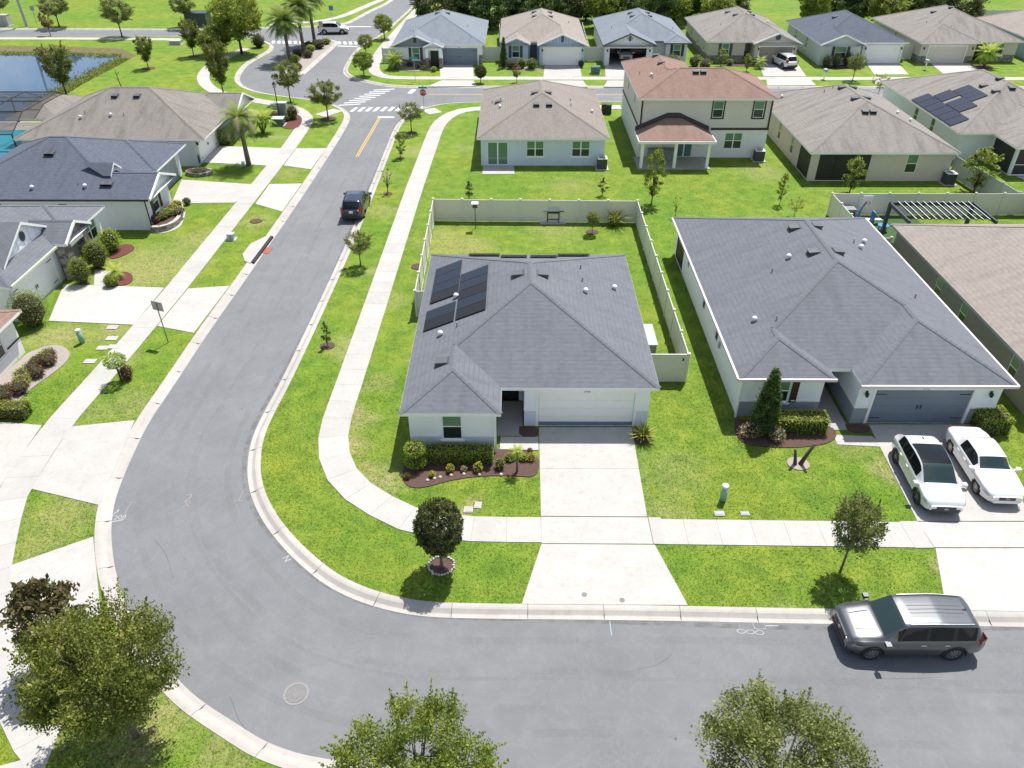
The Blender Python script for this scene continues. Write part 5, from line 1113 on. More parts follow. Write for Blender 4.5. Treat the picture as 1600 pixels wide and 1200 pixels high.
    tm, rm = wheel_meshes(wrad, .235, S_.get('spokes', 5), S_.get('rimm', RIM))
    for cx in WX:
        for s in (1, -1):
            wh = bpy.data.objects.new('wheel', None); COL.objects.link(wh); wh.parent = e; wh.location = (cx, s * (W / 2 - .135), wrad); wh.rotation_euler = (0, cx, 0); link('tyre', tm, wh); link('rim', rm, wh)
    if detail and S_['cat'] == 'suv':
        for cx in WX:
            for s in (1, -1): obj('arch_trim', MB().tube([(cx + R * math.cos(t), s * (float(np.interp(cx + R * math.cos(t), xs, wb)) + .002), wrad + R * math.sin(t)) for t in np.linspace(-.15, PI + .15, 15)], .03, 5), PLASTIC, e, True)
    hx = L / 2
    def at_front(f): return float(np.interp(f * L - L / 2, xs, wb))
    # lamps, grille, bumpers, mirrors, handles, plates
    hl = S_['hl']
    for s in (1, -1):
        y0, y1, z0, z1 = hl; m = MB()
        x_o = lambda y: hx - .03 - .30 * max(0, (y / (W / 2)) - .55) ** 1.2 * 1.6
        m.face([(x_o(y0) + .035, s * y0, z0), (x_o(y1) + .03, s * y1, z0 + .03), (x_o(y1) - .06, s * y1, z1), (x_o(y0) - .0, s * y0, z1)]); m.face([(x_o(y0), s * y0, z1), (x_o(y1) - .06, s * y1, z1), (x_o(y1) - .3, s * (y1 - .02), z1 + .02), (x_o(y0) - .12, s * y0, z1 + .02)])
        m.face([(x_o(y1) + .03, s * y1, z0 + .03), (x_o(y1) - .3, s * (W / 2 + .006), z0 + .08), (x_o(y1) - .32, s * (W / 2 - .005), z1), (x_o(y1) - .06, s * y1, z1)])
        obj('headlight', m, LAMPG, e)
        tz0, tz1 = S_['tl']; wr_ = float(wb[0]); w4 = float(np.interp(-L / 2 + .25, xs, wb))
        m = MB(); m.face([(-hx - .012, s * (wr_ - S_.get('tlw', .36)), tz0), (-hx - .012, s * (wr_ - .03), tz0), (-hx - .012, s * (wr_ - .03), tz1), (-hx - .012, s * (wr_ - S_.get('tlw', .36)), tz1)]); m.face([(-hx - .012, s * (wr_ - .03), tz0), (-hx + .25, s * (w4 + .012), tz0 + .02), (-hx + .25, s * (w4 + .008), tz1), (-hx - .012, s * (wr_ - .03), tz1)])
        obj('tail_light', m, REDL, e)
        mx = S_['ws'][1] * L - L / 2 - (.02 if S_['cat'] != 'sedan' else .05); mw = float(np.interp(mx, xs, wb)); mz = float(np.interp(mx, xs, zb))
        mm = MB(); mm.box(-.1, .1, 0, .2, 0, .14); mm.box(-.05, .05, -.08, 0, .01, .06)
        mi = obj('mirror', mm, S_.get('mirm', mat), e); mi.location = (mx, s * (mw + .03), mz + .0); mi.scale = (1, s, 1)
        if detail:
            for fx in S_.get('handles', ()): hxx = fx * L - L / 2; obj('door_handle', MB().box(hxx - .1, hxx + .1, s * (float(np.interp(hxx, xs, wb)) + .012) - .018, s * (float(np.interp(hxx, xs, wb)) + .012) + .018, float(np.interp(hxx, xs, zb)) - .16, float(np.interp(hxx, xs, zb)) - .12), S_.get('hm', mat), e)
            if S_.get('rails'):
                a, b = S_['rails']; pts = []
                for f in np.linspace(a, b, 8): x = f * L - L / 2; pts.append((x, s * (float(np.interp(x, xs, wt)) - .08), float(np.interp(x, xs, zt)) + .0))
                obj('roof_rail', MB().tube(pts, .022, 6), S_.get('railm', STEEL), e)
    gw, gz0, gz1 = S_['grille']; gm_ = MB(); gm_.box(hx - .05, hx + .018, -gw, gw, gz0, gz1); gr = obj('grille', gm_, PLASTIC, e)
    for k in range(3): z = gz0 + (gz1 - gz0) * (k + .6) / 3.2; obj('grille_bar', MB().box(hx + .018, hx + .028, -gw + .03, gw - .03, z - .012, z + .012), S_.get('gbm', DARKGREY), gr)
    obj('emblem', MB().tube([(hx + .03, .085 * math.cos(t), (gz0 + gz1) / 2 + .045 * math.sin(t)) for t in np.linspace(0, 2 * PI, 13)], .012, 5), CHROME, gr)
    wf_ = float(wb[-1]); wr_ = float(wb[0])
    fb = MB(); fb.box(hx - .12, hx + .022, -wf_ + .1, wf_ - .1, float(zs[-1]) - .02, float(zs[-1]) + .13); obj('front_bumper', fb, S_.get('bump', PLASTIC), e)
    rb = MB(); rb.box(-hx - .03, -hx + .12, -wr_ + .05, wr_ - .05, float(zs[0]) - .02, float(zs[0]) + S_.get('rbh', .18)); obj('rear_bumper', rb, S_.get('bump', PLASTIC), e)
    obj('rear_plate', MB().box(-hx - .035, -hx - .005, -.16, .16, S_['plate'], S_['plate'] + .16), PLATE, e)
    if S_.get('fin'): x = S_['fin'] * L - L / 2; z = float(np.interp(x, xs, zt)); obj('antenna_fin', MB().face([(x - .09, 0, z), (x + .09, 0, z), (x - .07, 0, z + .07)]).box(x - .09, x + .06, -.02, .02, z - .02, z + .03), PLASTIC, e)
    return e, body, xs, zt, wt
SUV = dict(cat='suv', L=5.05, W=2.0, zt=[(0, .95), (.012, 1.05), (.03, 1.25), (.075, 1.64), (.11, 1.715), (.35, 1.775), (.57, 1.745), (.62, 1.70), (.755, 1.19), (.80, 1.145), (.93, 1.07), (.985, .98), (1, .80)], zb=[(0, .92), (.1, 1.10), (.5, 1.09), (.74, 1.07), (.93, 1.0), (.985, .92), (1, .76)],
           wb=[(0, .82), (.03, .93), (.12, .985), (.3, 1.0), (.75, 1.0), (.9, .97), (.97, .86), (1, .74)], wt=[(0, .70), (.08, .72), (.3, .775), (.6, .76), (.70, .80), (.78, .84), (.97, .74), (1, .62)], zs=[(0, .42), (.06, .36), (.12, .30), (.9, .30), (.96, .34), (1, .40)],
           wf=.815, wr=.212, wheel=.385, ws=(.615, .752), rw=(.012, .078), sw=[(.09, .235), (.265, .435), (.455, .66)], hl=(.55, .90, .72, .86), tl=(.88, 1.10), grille=(.52, .62, .90), plate=.72, spokes=10, handles=(.30, .47), rails=(.12, .58), hm=CHROME, fin=.14, bp=True)
GREYP = paint('metallic_grey_paint', (.115, .12, .128), .7, .34)
ex, exb, exs, ext, exw = car('suv', 'silver-grey suv parked at the kerb facing left on the lower street', (14.88, 18.42, -.115), PI, SUV, GREYP)
for k in range(-3, 4):                                             # pressed roof ribs
    pts = [(x, k * .17, float(np.interp(x, exs, ext)) - abs(k) ** 2 * .0035 - .003) for x in np.linspace(-1.75, .25, 9)]; obj('roof_rib', MB().tube(pts, .016, 5), GREYP, ex)
for k in (-1, 1): obj('hood_crease', MB().tube([(1.45, k * .42, 1.160), (1.8, k * .40, 1.126), (2.15, k * .36, 1.083)], .012, 5), GREYP, ex)
XO = dict(SUV); XO.update(L=4.7, W=1.9, zt=[(0, .98), (.02, 1.10), (.05, 1.2), (.15, 1.53), (.22, 1.61), (.42, 1.675), (.55, 1.64), (.62, 1.57), (.77, 1.10), (.82, 1.06), (.93, .95), (.985, .82), (1, .66)], zb=[(0, .93), (.1, 1.06), (.5, 1.02), (.75, .98), (.93, .88), (.985, .78), (1, .62)],
    ws=(.60, .765), rw=(.05, .15), sun=(.31, .60), sw=[(.14, .24), (.265, .43), (.45, .66)], wf=.80, wr=.205, wheel=.365, hl=(.46, .86, .66, .76), tl=(.86, 1.0), grille=(.42, .44, .66), plate=.6, spokes=7, rimm=RIM_D, rails=None, fin=.22, handles=(.3, .47), hm=WHITE)
WP = paint('white_paint', (.72, .72, .72), 0, .25); WP2 = paint('pearl_white_paint', (.66, .67, .68), .15, .28)
car('crossover', 'white crossover with black glass roof, left of the two driveway cars', (19.40, 27.05, .03), math.radians(-93.5), XO, WP2)
SED = dict(cat='sedan', L=4.95, W=1.88, zt=[(0, .70), (.01, .84), (.03, .95), (.17, 1.0), (.225, 1.05), (.30, 1.36), (.36, 1.42), (.50, 1.435), (.575, 1.39), (.685, 1.02), (.72, .985), (.9, .90), (.98, .80), (1, .64)], zb=[(0, .68), (.02, .84), (.15, .94), (.5, .93), (.7, .925), (.9, .86), (.98, .76), (1, .60)],
           wb=[(0, .74), (.025, .86), (.1, .96), (.3, 1.0), (.75, 1.0), (.9, .95), (.97, .84), (1, .70)], wt=[(0, .62), (.05, .78), (.2, .80), (.3, .70), (.55, .68), (.66, .76), (.72, .84), (.96, .76), (1, .60)], zs=[(0, .40), (.08, .30), (.12, .24), (.9, .24), (1, .34)],
           wf=.80, wr=.215, wheel=.335, ws=(.585, .69), rw=(.225, .315), sw=[(.33, .44), (.46, .64)], hl=(.40, .84, .60, .70), tl=(.66, .82), grille=(.36, .50, .66), plate=.5, spokes=8, rimm=plain('rim_tan', (.5, .46, .40), .4, .4), handles=(.36, .5), bump=WP, sillm=WP, rwm=glassy('rear_glass_blue', (.10, .15, .16), .05, .9), rbh=.25)
car('sedan', 'white sedan with tan wheel covers, right of the two driveway cars', (22.42, 27.8, .03), math.radians(-93.0), SED, WP)
CRV = dict(SUV); CRV.update(L=4.6, W=1.86, zt=[(0, .95), (.015, 1.06), (.04, 1.22), (.10, 1.56), (.14, 1.64), (.4, 1.685), (.56, 1.655), (.62, 1.60), (.77, 1.13), (.82, 1.08), (.94, .98), (.985, .86), (1, .7)], zb=[(0, .92), (.1, 1.06), (.5, 1.03), (.75, 1.0), (.93, .92), (.985, .82), (1, .66)], ws=(.61, .765), rw=(.02, .105), sw=[(.11, .24), (.265, .43), (.45, .67)], wheel=.36, wf=.805, wr=.21, tl=(.82, 1.28), hl=(.5, .86, .66, .78), grille=(.45, .55, .74), rails=(.14, .56), plate=.80, tlw=.17)
NAVY = paint('navy_paint_car', (.016, .024, .045), .35, .25)
CRVn = dict(CRV); CRVn['railm'] = PLASTIC
car('suv', 'dark navy suv parked by the right kerb of the left street, seen from behind', (-13.0, 59.6, -.115), math.radians(90.5), CRVn, NAVY)
car('suv', 'white suv crossing the far junction behind the palms', (*(-28.34,129.52), -.115), math.radians(3), CRV, WP, 'cars parked in the neighbourhood', True)
car('suv', 'white suv inside the open garage of the far grey-roofed house', (15.0, 112.3, .035), math.radians(-90), CRV, WP, 'cars parked in the neighbourhood', True)
car('suv', 'small white suv on the far beige house driveway', (35.75, 108.2, .035), math.radians(101), CRV, WP2, 'cars parked in the neighbourhood', True)
car('sedan', 'dark sedan at the very top on the far street', (*(-17.6,156.89), -.115), math.radians(60), SED, NAVY, 'cars parked in the neighbourhood', False)

# ------------------------------------------------------------------ foliage
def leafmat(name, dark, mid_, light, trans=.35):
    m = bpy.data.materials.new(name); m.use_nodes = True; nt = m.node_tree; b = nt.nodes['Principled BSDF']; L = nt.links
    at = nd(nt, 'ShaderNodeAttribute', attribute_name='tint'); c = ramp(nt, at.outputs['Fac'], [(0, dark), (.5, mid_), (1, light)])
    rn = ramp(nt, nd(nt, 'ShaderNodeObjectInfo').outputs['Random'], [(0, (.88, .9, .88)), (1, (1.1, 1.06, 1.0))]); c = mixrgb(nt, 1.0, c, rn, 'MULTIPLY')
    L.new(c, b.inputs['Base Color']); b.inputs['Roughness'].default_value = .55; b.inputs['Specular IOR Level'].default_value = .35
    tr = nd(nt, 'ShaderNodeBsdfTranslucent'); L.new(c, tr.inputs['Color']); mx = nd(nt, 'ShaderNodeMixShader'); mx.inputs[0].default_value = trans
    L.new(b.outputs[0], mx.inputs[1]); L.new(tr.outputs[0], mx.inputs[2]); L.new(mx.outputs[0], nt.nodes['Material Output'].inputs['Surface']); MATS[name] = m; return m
LEAF = dict(oak=leafmat('leaf_oak', (.055, .080, .018), (.170, .205, .042), (.40, .41, .10), .38), olive=leafmat('leaf_olive', (.078, .110, .030), (.205, .245, .068), (.42, .445, .15), .4),
    dark=leafmat('leaf_dark', (.040, .055, .020), (.105, .130, .044), (.24, .25, .09)), green=leafmat('leaf_green', (.085, .135, .018), (.215, .285, .040), (.42, .46, .08), .38),
    lime=leafmat('leaf_lime', (0.123, 0.210, 0.021), (0.280, 0.420, 0.038), (0.560, 0.600, 0.088)), red=leafmat('leaf_red', (0.096, 0.032, 0.028), (0.193, 0.088, 0.056), (0.280, 0.245, 0.079)), maple=leafmat('leaf_maple', (.06, .10, .02), (.145, .20, .035), (.30, .25, .075)),
    bronze=leafmat('leaf_bronze', (0.052, 0.049, 0.021), (0.114, 0.105, 0.038), (0.210, 0.149, 0.070)), palm=leafmat('leaf_palm', (.07, .12, .02), (.15, .23, .035), (.30, .36, .07)), yellow=leafmat('leaf_yellow', (0.385, 0.280, 0.026), (0.600, 0.525, 0.035), (0.600, 0.600, 0.105)),
    straw=leafmat('leaf_straw', (0.210, 0.158, 0.088), (0.420, 0.333, 0.193), (0.600, 0.525, 0.315), .2), forest=leafmat('leaf_forest', (0.032, 0.060, 0.014), (0.079, 0.137, 0.032), (0.184, 0.263, 0.056)), reed=leafmat('leaf_reed', (0.175, 0.210, 0.035), (0.350, 0.385, 0.070), (0.600, 0.600, 0.158)))
BARK = plain('bark_grey', (.16, .135, .11), .95, var=.35, vscale=14, bmp=.8, bscale=30); BARKD = plain('bark_dark', (.075, .058, .045), .95, var=.35, vscale=14, bmp=.8, bscale=30); PALMB = plain('palm_trunk', (.15, .12, .095), .95, var=.4, vscale=10, bmp=1, bscale=16)
def leaf_mesh(name, C, size, mat, rng, up=.35, aspect=.5, tint=None, outward=None):
    """one diamond leaf per centre: 4 vertices, 2 triangles"""
    C = np.asarray(C, float); n = len(C); d = rng.normal(size=(n, 3)); d[:, 2] += up
    if outward is not None: d += outward
    d /= np.linalg.norm(d, axis=1)[:, None]; r = rng.normal(size=(n, 3)); s = np.cross(d, r); s /= np.linalg.norm(s, axis=1)[:, None] + 1e-9
    sz = size * (rng.uniform(.0, 1., n)**1.5*1.1+.5)[:, None]; a = C - d * sz * .5; b = C + d * sz * .5; l = C + s * sz * aspect * .5; q = C - s * sz * aspect * .5
    V = np.stack([a, l, b, q], 1).reshape(-1, 3); me = bpy.data.meshes.new(name); me.vertices.add(4 * n); me.loops.add(4 * n); me.polygons.add(n)
    me.vertices.foreach_set('co', V.astype(np.float32).ravel()); me.loops.foreach_set('vertex_index', np.arange(4 * n, dtype=np.int32)); me.polygons.foreach_set('loop_start', np.arange(0, 4 * n, 4, dtype=np.int32))
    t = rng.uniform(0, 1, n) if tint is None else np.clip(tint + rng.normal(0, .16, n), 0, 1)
    at = me.attributes.new('tint', 'FLOAT', 'FACE'); at.data.foreach_set('value', t.astype(np.float32)); me.materials.append(mat); me.update(); me.validate(); return me
def crown_points(rng, n, shape, zc0, zc1, w, clumps, cr, gap=.0):
    """leaf centres gathered round twig ends spread through the crown's volume; returns points, clump tint, clump centres"""
    cc = []
    while len(cc) < clumps:
        u = rng.uniform(-1, 1, 3)
        if np.linalg.norm(u) > 1: continue
        rr = np.linalg.norm(u); u = u / (rr + 1e-9) * (rr ** (.45 if clumps < 100 or clumps > 240 else .62)); z = (u[2] + 1) / 2
        prof = {'round': math.sqrt(max(0, 1 - u[2] ** 2)), 'oval': 1.0, 'vase': .45 + .75 * z, 'cone': 1.25 * (1 - z) + .12, 'wide': 1.0, 'column': .55 + .5 * math.sin(PI * min(1, z + .1))}[shape]
        k = w / 2 - cr * .6; h = zc1 - zc0
        if shape in ('round', 'wide', 'oval'): p = (u[0] * k, u[1] * k, zc0 + cr * .5 + z * (h - cr))
        else: L_ = max(math.hypot(u[0], u[1]), 1e-6); p = (u[0] * k * prof, u[1] * k * prof, zc0 + cr * .5 + z * (h - cr))
        cc.append(p)
    cc = np.array(cc); k = rng.integers(0, len(cc), n); g = rng.normal(size=(n, 3)); g /= np.linalg.norm(g, axis=1)[:, None]; g *= (rng.uniform(0, 1, n) ** .5)[:, None] * cr * rng.uniform(.6, 1.3, len(cc))[k][:, None]; g[:, 2] *= .8
    ct = rng.uniform(.15, .85, len(cc)); return cc[k] + g, ct[k], cc
def branches(mb, rng, cc, base, fork, r0, nmax=26):
    idx = rng.permutation(len(cc))[:nmax]
    for i in idx:
        p = Vector(cc[i]); f = Vector((0, 0, fork * rng.uniform(.75, 1.25))); m = f.lerp(p, .5) + Vector((0, 0, .12 * (p - f).length)) ; mb.tube([f, m, p], [r0 * .42, r0 * .22, r0 * .07], 5)
def make_tree(seed, h, w, shape, leaf, nleaf, lsize, clumps, cr, fork=.3, r0=.07, bark=BARK, lean=0, bottom=None, tbias=0, sprigs=0, nb=22):
    rng = np.random.default_rng(seed); zc0 = h * (bottom if bottom is not None else fork); P, t, cc = crown_points(rng, nleaf, shape, zc0, h, w, clumps, cr)
    if sprigs:                                                 # upright feathery shoots breaking the outline
        extra = []; et = []; 
        for i in rng.permutation(len(cc))[:sprigs]:
            c = cc[i]; o = c - np.array([0, 0, (zc0 + h) / 2]); o /= np.linalg.norm(o) + 1e-9; o = o * .7 + np.array([0, 0, .55]) + rng.normal(0, .2, 3); o /= np.linalg.norm(o); L_ = rng.uniform(.4, 1.0) * cr * 1.9
            s = rng.uniform(0, 1, 70); extra.append(c + o[None] * (s * L_)[:, None] + rng.normal(0, .05, (70, 3)) * (1.2 - s)[:, None] * (cr / .45)); et.append(np.full(70, rng.uniform(.35, .95)))
        P = np.concatenate([P] + extra); t = np.concatenate([t] + et)
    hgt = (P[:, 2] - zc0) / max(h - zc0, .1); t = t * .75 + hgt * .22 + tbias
    tr = MB(); tr.tube([(0, 0, -.05), (lean * .3, 0, h * fork * .5), (lean * .5, 0, h * fork), (lean, 0, h * .72)], [r0 * 1.25, r0, r0 * .8, r0 * .25], 8); branches(tr, rng, cc, 0, h * fork, r0, nb)
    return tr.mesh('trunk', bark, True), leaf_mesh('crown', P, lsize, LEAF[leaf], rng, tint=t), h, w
TREES = {}
def tree(name, label, t, proto, cat='tree', group=None, rz=None, sx=1.0):
    x, y, h, w = t; tm, cm, h0, w0 = TREES[proto]
    e = empty(name, (x, y, 0), label, cat, group, rz if rz is not None else random.uniform(0, 6.28)); s = w / w0; e.scale = (s * sx, s * sx, h / h0)
    link('trunk', tm, e); link('crown', cm, e); return e
_nx, _ny, _h1, _w1 = (-12.88,14.31,7.56,5.59)
TREES['oak_a'] = make_tree(1, 4.6, 5.0, 'wide', 'oak', 50000, .088, 170, .48, .28, .11, BARK, sprigs=90, nb=40)
TREES['oak_b'] = make_tree(2, 4.4, 5.2, 'round', 'green', 44000, .09, 165, .48, .28, .10, BARK, sprigs=90, nb=40)
TREES['oak_c'] = make_tree(3, 4.4, 5.4, 'wide', 'olive', 50000, .084, 175, .48, .28, .10, BARK, sprigs=90, nb=40)
TREES['magnolia'] = make_tree(4, 3.2, 2.2, 'oval', 'bronze', 3000, .17, 50, .32, .3, .06, BARKD)
TREES['ball'] = make_tree(5, 2.9, 2.3, 'round', 'dark', 17000, .105, 700, .14, .25, .07, BARK, bottom=.27)
TREES['holly'] = make_tree(6, 3.1, 2.4, 'oval', 'olive', 14000, .085, 80, .30, .35, .05, BARK, sprigs=20)
TREES['young'] = make_tree(7, 3.2, 2.4, 'round', 'olive', 5200, .10, 60, .28, .38, .045, BARKD, sprigs=25)
TREES['airy'] = make_tree(8, 5.0, 3.8, 'round', 'olive', 11500, .14, 75, .42, .36, .07, BARKD, sprigs=30)
TREES['round'] = make_tree(9, 4.2, 3.4, 'round', 'green', 8000, .15, 160, .32, .3, .08, BARKD, bottom=.22)
TREES['maple'] = make_tree(10, 6.5, 4.0, 'vase', 'maple', 11000, .18, 90, .48, .2, .09, BARKD, sprigs=30)
TREES['slim'] = make_tree(11, 3.4, 1.5, 'column', 'green', 2600, .10, 42, .22, .14, .035, BARKD, sprigs=16)
TREES['sapling'] = make_tree(12, 2.0, .8, 'column', 'dark', 700, .10, 22, .14, .12, .03, BARKD, sprigs=6)
TREES['forest_a'] = make_tree(13, 8.0, 6.5, 'wide', 'forest', 9000, .34, 110, .8, .12, .16, BARKD, bottom=.06)
TREES['forest_b'] = make_tree(14, 7.0, 5.5, 'oval', 'dark', 8000, .32, 90, .75, .12, .14, BARKD, bottom=.06)
TREES['forest_c'] = make_tree(15, 6.5, 5.5, 'wide', 'green', 8000, .30, 90, .7, .12, .14, BARKD, bottom=.06)
TREES['big_dark'] = make_tree(16, 8.0, 7.0, 'wide', 'green', 20000, .24, 130, .85, .22, .16, BARKD, sprigs=40)
TREES['sparse'] = make_tree(17, 3.6, 2.6, 'round', 'reed', 900, .15, 40, .22, .35, .04, BARK, sprigs=8)
TREES['twig'] = make_tree(18, 2.6, 1.0, 'column', 'bronze', 170, .09, 16, .10, .2, .03, BARKD, sprigs=0, nb=14)
TREES['cypress'] = make_tree(19, 4.2, 1.5, 'cone', 'forest', 15000, .10, 260, .20, .05, .05, BARKD, bottom=.0)
TREES['redtree'] = make_tree(20, 2.4, 1.6, 'oval', 'red', 1600, .12, 40, .22, .25, .04, BARKD)
# foreground
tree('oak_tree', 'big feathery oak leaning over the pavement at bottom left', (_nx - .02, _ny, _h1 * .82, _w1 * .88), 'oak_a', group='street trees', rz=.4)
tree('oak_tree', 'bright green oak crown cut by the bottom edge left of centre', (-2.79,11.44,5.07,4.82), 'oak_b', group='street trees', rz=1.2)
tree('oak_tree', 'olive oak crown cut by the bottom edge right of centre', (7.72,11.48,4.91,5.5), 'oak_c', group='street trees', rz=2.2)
tree('magnolia_tree', 'bronze-leaved magnolia peeping out behind the big bottom-left oak', (-16.53,17.16,4.22,2.66), 'magnolia', group='street trees', rz=0)
tree('ball_tree', 'round clipped ball tree in a white stone ring by the kerb', (-3.04,21.76,3.81,2.11), 'ball', group='street trees')
tree('holly_tree', 'small open-crowned tree behind the silver suv', (13.62,21.62,4.08,2.2), 'holly', group='street trees')
tree('young_oak', 'small round young oak beside the left street, below the navy suv', (-10.99,49.48,2.66,1.98), 'young', group='street trees')
tree('sapling', 'tiny dark spiral sapling in the parkway below the young oak', (-11.26,38.92,1.7,0.65), 'sapling', group='street trees')
tree('round_tree', 'round olive tree below the stop sign', (-10.74,79.9,3.03,2.62), 'young', group='street trees')
tree('slim_tree', 'little slim tree below the round olive tree', (-10.92,72.12,2.49,1.15), 'slim', group='street trees')
tree('twig_tree', 'half-bare crooked twig tree by the street', (-10.91,63.1,2.63,1.3), 'twig', group='street trees')
tree('young_oak', 'airy oak on the grass corner before the zebra crossing', (-20.24,84.27,4.11,3.68), 'airy', group='street trees')
tree('young_oak', 'airy pale oak left of the zebra crossing, before the palm island', (-25.91,90.88,4.67,3.33), 'airy', group='street trees')
tree('maple_tree', 'full green maple on the pond shore', (-53.29,94.0,5.81,4.15), 'maple', group='trees round the pond')
tree('maple_tree', 'slender red-tipped maple on the pond lawn', (-48.49,106.68,4.08,2.67), 'maple', group='trees round the pond')
tree('maple_tree', 'red-tipped maple next to the pond road bend', (-44.83,113.59,4.99,2.98), 'maple', group='trees round the pond')
tree('maple_tree', 'tall mottled maple over the curving pavement', (-34.42,93.53,6.33,3.24), 'maple', group='trees round the pond')
tree('oak_tree', 'dark round oak beyond the pond road, right of the red maple', (-73.41,133.79,4.64,4.87), 'airy', group='trees along the pond road')
tree('red_maple', 'small russet maple beside the pond road', (-71.72,127.44,3.86,2.14), 'redtree', group='trees along the pond road')
tree('oak_tree', 'round grey-green oak standing alone beyond the pond road', (-60.08,126.1,5.48,4.99), 'airy', group='trees along the pond road')
tree('oak_tree', 'dark oak crown in front of the pale green building', (-52.8,133.87,5.01,4.06), 'airy', group='trees along the pond road')
tree('oak_tree', 'large dark oak clump left of the palms', (-38.59,115.16,8.04,7.38), 'big_dark', group='trees along the pond road')
tree('oak_tree', 'low broad olive tree beneath the large dark oak', (-41.95,114.37,3.8,5.49), 'big_dark', group='trees along the pond road')
tree('oak_tree', 'dark crown in the top left corner', (-86.16,140.11,4.25,4.24), 'airy', group='trees along the pond road')
tree('round_tree', 'round green tree nearest the kerb corner of the far house', (-19.34,102.81,3.07,2.91), 'round', group='round trees by the far corner house')
tree('round_tree', 'middle round tree between kerb and far corner house', (-21.06,115.23,2.67,2.42), 'round', group='round trees by the far corner house')
tree('round_tree', 'dense round tree behind the far stop sign', (-19.79,124.9,3.62,3.07), 'round', group='round trees by the far corner house')
tree('small_tree', 'small bushy russet tree in the fenced backyard', (5.95,54.97,1.83,1.17), 'holly', group='backyard trees')
for a in [('slim_tree', 'tall slim tree before the porch of the two-storey house', (11.42,61.08,4.84,2.19), 'slim'), ('sapling', 'dark sapling behind the back fence, left one', (-3.87,61.85,1.62,0.91), 'sapling'), ('sapling', 'dark sapling behind the back fence near the grill', (7.45,62.75,1.57,0.76), 'sapling'),
          ('slim_tree', 'slim conical young tree left of the screened-porch house', (22.04,60.85,2.84,0.95), 'slim'), ('slim_tree', 'bushy slim tree before the dark screened porch', (28.75,63.41,3.29,2.27), 'slim'), ('slim_tree', 'wide young tree in front of the fence by the air conditioner', (39.3,63.31,4.25,3.34), 'slim'),
          ('small_tree', 'pale half-bare bush behind the right-hand slate roof', (22.44,58.21,1.72,1.53), 'sparse'), ('twig_tree', 'bare little tree at the corner of the right-hand slate roof', (12.9,58.17,2.15,0.76), 'twig'),
          ('clipped_tree', 'dark clipped egg-shaped tree right of the far paver drive', (-4.3,99.43,2.18,1.58), 'ball'), ('clipped_tree', 'dark reddish clipped tree before the far light blue house', (0.15,99.75,2.34,1.19), 'redtree'), ('street_tree', 'small dense tree before the far navy-roofed house', (42.36,100.85,3.24,2.39), 'young'), ('street_tree', 'thin yellowish tree rising behind the grey-tan ridge', (42.6,93.3,2.72,2.39), 'sparse'),
          ('cypress', 'dark columnar cypress before the far light blue house', (-1.54,107.22,3.86,1.09), 'cypress'), ('cypress', 'dark pointed cypress at the corner of the right-hand house', (12.67,30.68,4.14,1.59), 'cypress'), ('shrub_tree', 'light conical shrub before the far beige window', (27.37,108.03,2.39,1.69), 'slim'), ('shrub_tree', 'yellowish conical shrub by the far beige porch', (30.12,105.31,2.35,1.41), 'slim')]:
    tree(a[0], a[1], a[2], a[3], group='young trees in the gardens')
# the wood behind the far row: trunks stand on the ground beyond the gardens
rw = random.Random(11); wl_ = []
for k in range(17): wl_.append((-12.5 + k * 2.95 + rw.uniform(-.6, .6), 132 + (k % 3) * 3.2 + rw.uniform(-1, 1)))
for k in range(9): wl_.append((47 + k * 3.0 + rw.uniform(-.6, .6), 133.5 + (k % 2) * 4 + rw.uniform(-1, 1)))
for k in range(5): wl_.append((-9 + k * 9.5, 145 + rw.uniform(-2, 2)))
ORD = ['first','second','third','fourth','fifth','sixth','seventh','eighth','ninth','tenth','eleventh','twelfth','thirteenth','fourteenth','fifteenth','sixteenth','seventeenth']
WOODLAB = [ORD[k] + ' from the left of the front rank' for k in range(17)] + [ORD[k] + ' from the left above the navy roof' for k in range(9)] + [ORD[k] + ' from the left of the rear rank' for k in range(5)]
for i, (x, y) in enumerate(wl_):
    tree('forest_tree', 'wood tree behind the far houses, %s' % WOODLAB[i], (x, y, rw.uniform(5.5, 8.0), rw.uniform(5.2, 7.4)), rw.choice(['forest_a', 'forest_b', 'forest_c']), group='wood behind the far houses')

# ------------------------------------------------------------------ palms
def palm_mesh(seed, nf, L, droop, mat, width=.55):
    rng = np.random.default_rng(seed); P = []; V = []; F = []; T = []
    for i in range(nf):
        az = i * 2.39996 + rng.uniform(-.2, .2); el = 1.25 - 1.9 * (i / nf) + rng.uniform(-.12, .12); l = L * rng.uniform(.85, 1.1); seg = 9; p = np.zeros(3); d = np.array([math.cos(az) * math.cos(el), math.sin(az) * math.cos(el), math.sin(el)]); side = np.array([-math.sin(az), math.cos(az), 0]); tint = .25 + .6 * (1 - i / nf) + rng.uniform(-.1, .1)
        for s in range(seg):
            t = (s + .5) / seg; q = p + d * l / seg; d = d + np.array([0, 0, -droop / seg]); d /= np.linalg.norm(d); ll = width * math.sin(PI * (.15 + .8 * t)) * l * .45
            for sg in (-1, 1):
                for m in (0, .5):
                    b0 = p + (q - p) * m; dirv = side * sg * .85 + d * .55 + np.array([0, 0, -.25]); dirv /= np.linalg.norm(dirv); e = b0 + dirv * ll; wv = d * (l / seg * .42); n0 = len(V); V += [b0, b0 + wv, e]; F.append((n0, n0 + 1, n0 + 2)); T.append(tint)
            p = q
    me = bpy.data.meshes.new('crown'); me.from_pydata([tuple(v) for v in V], [], F); at = me.attributes.new('tint', 'FLOAT', 'FACE'); at.data.foreach_set('value', np.clip(T, 0, 1)); me.materials.append(LEAF[mat]); me.update(); return me
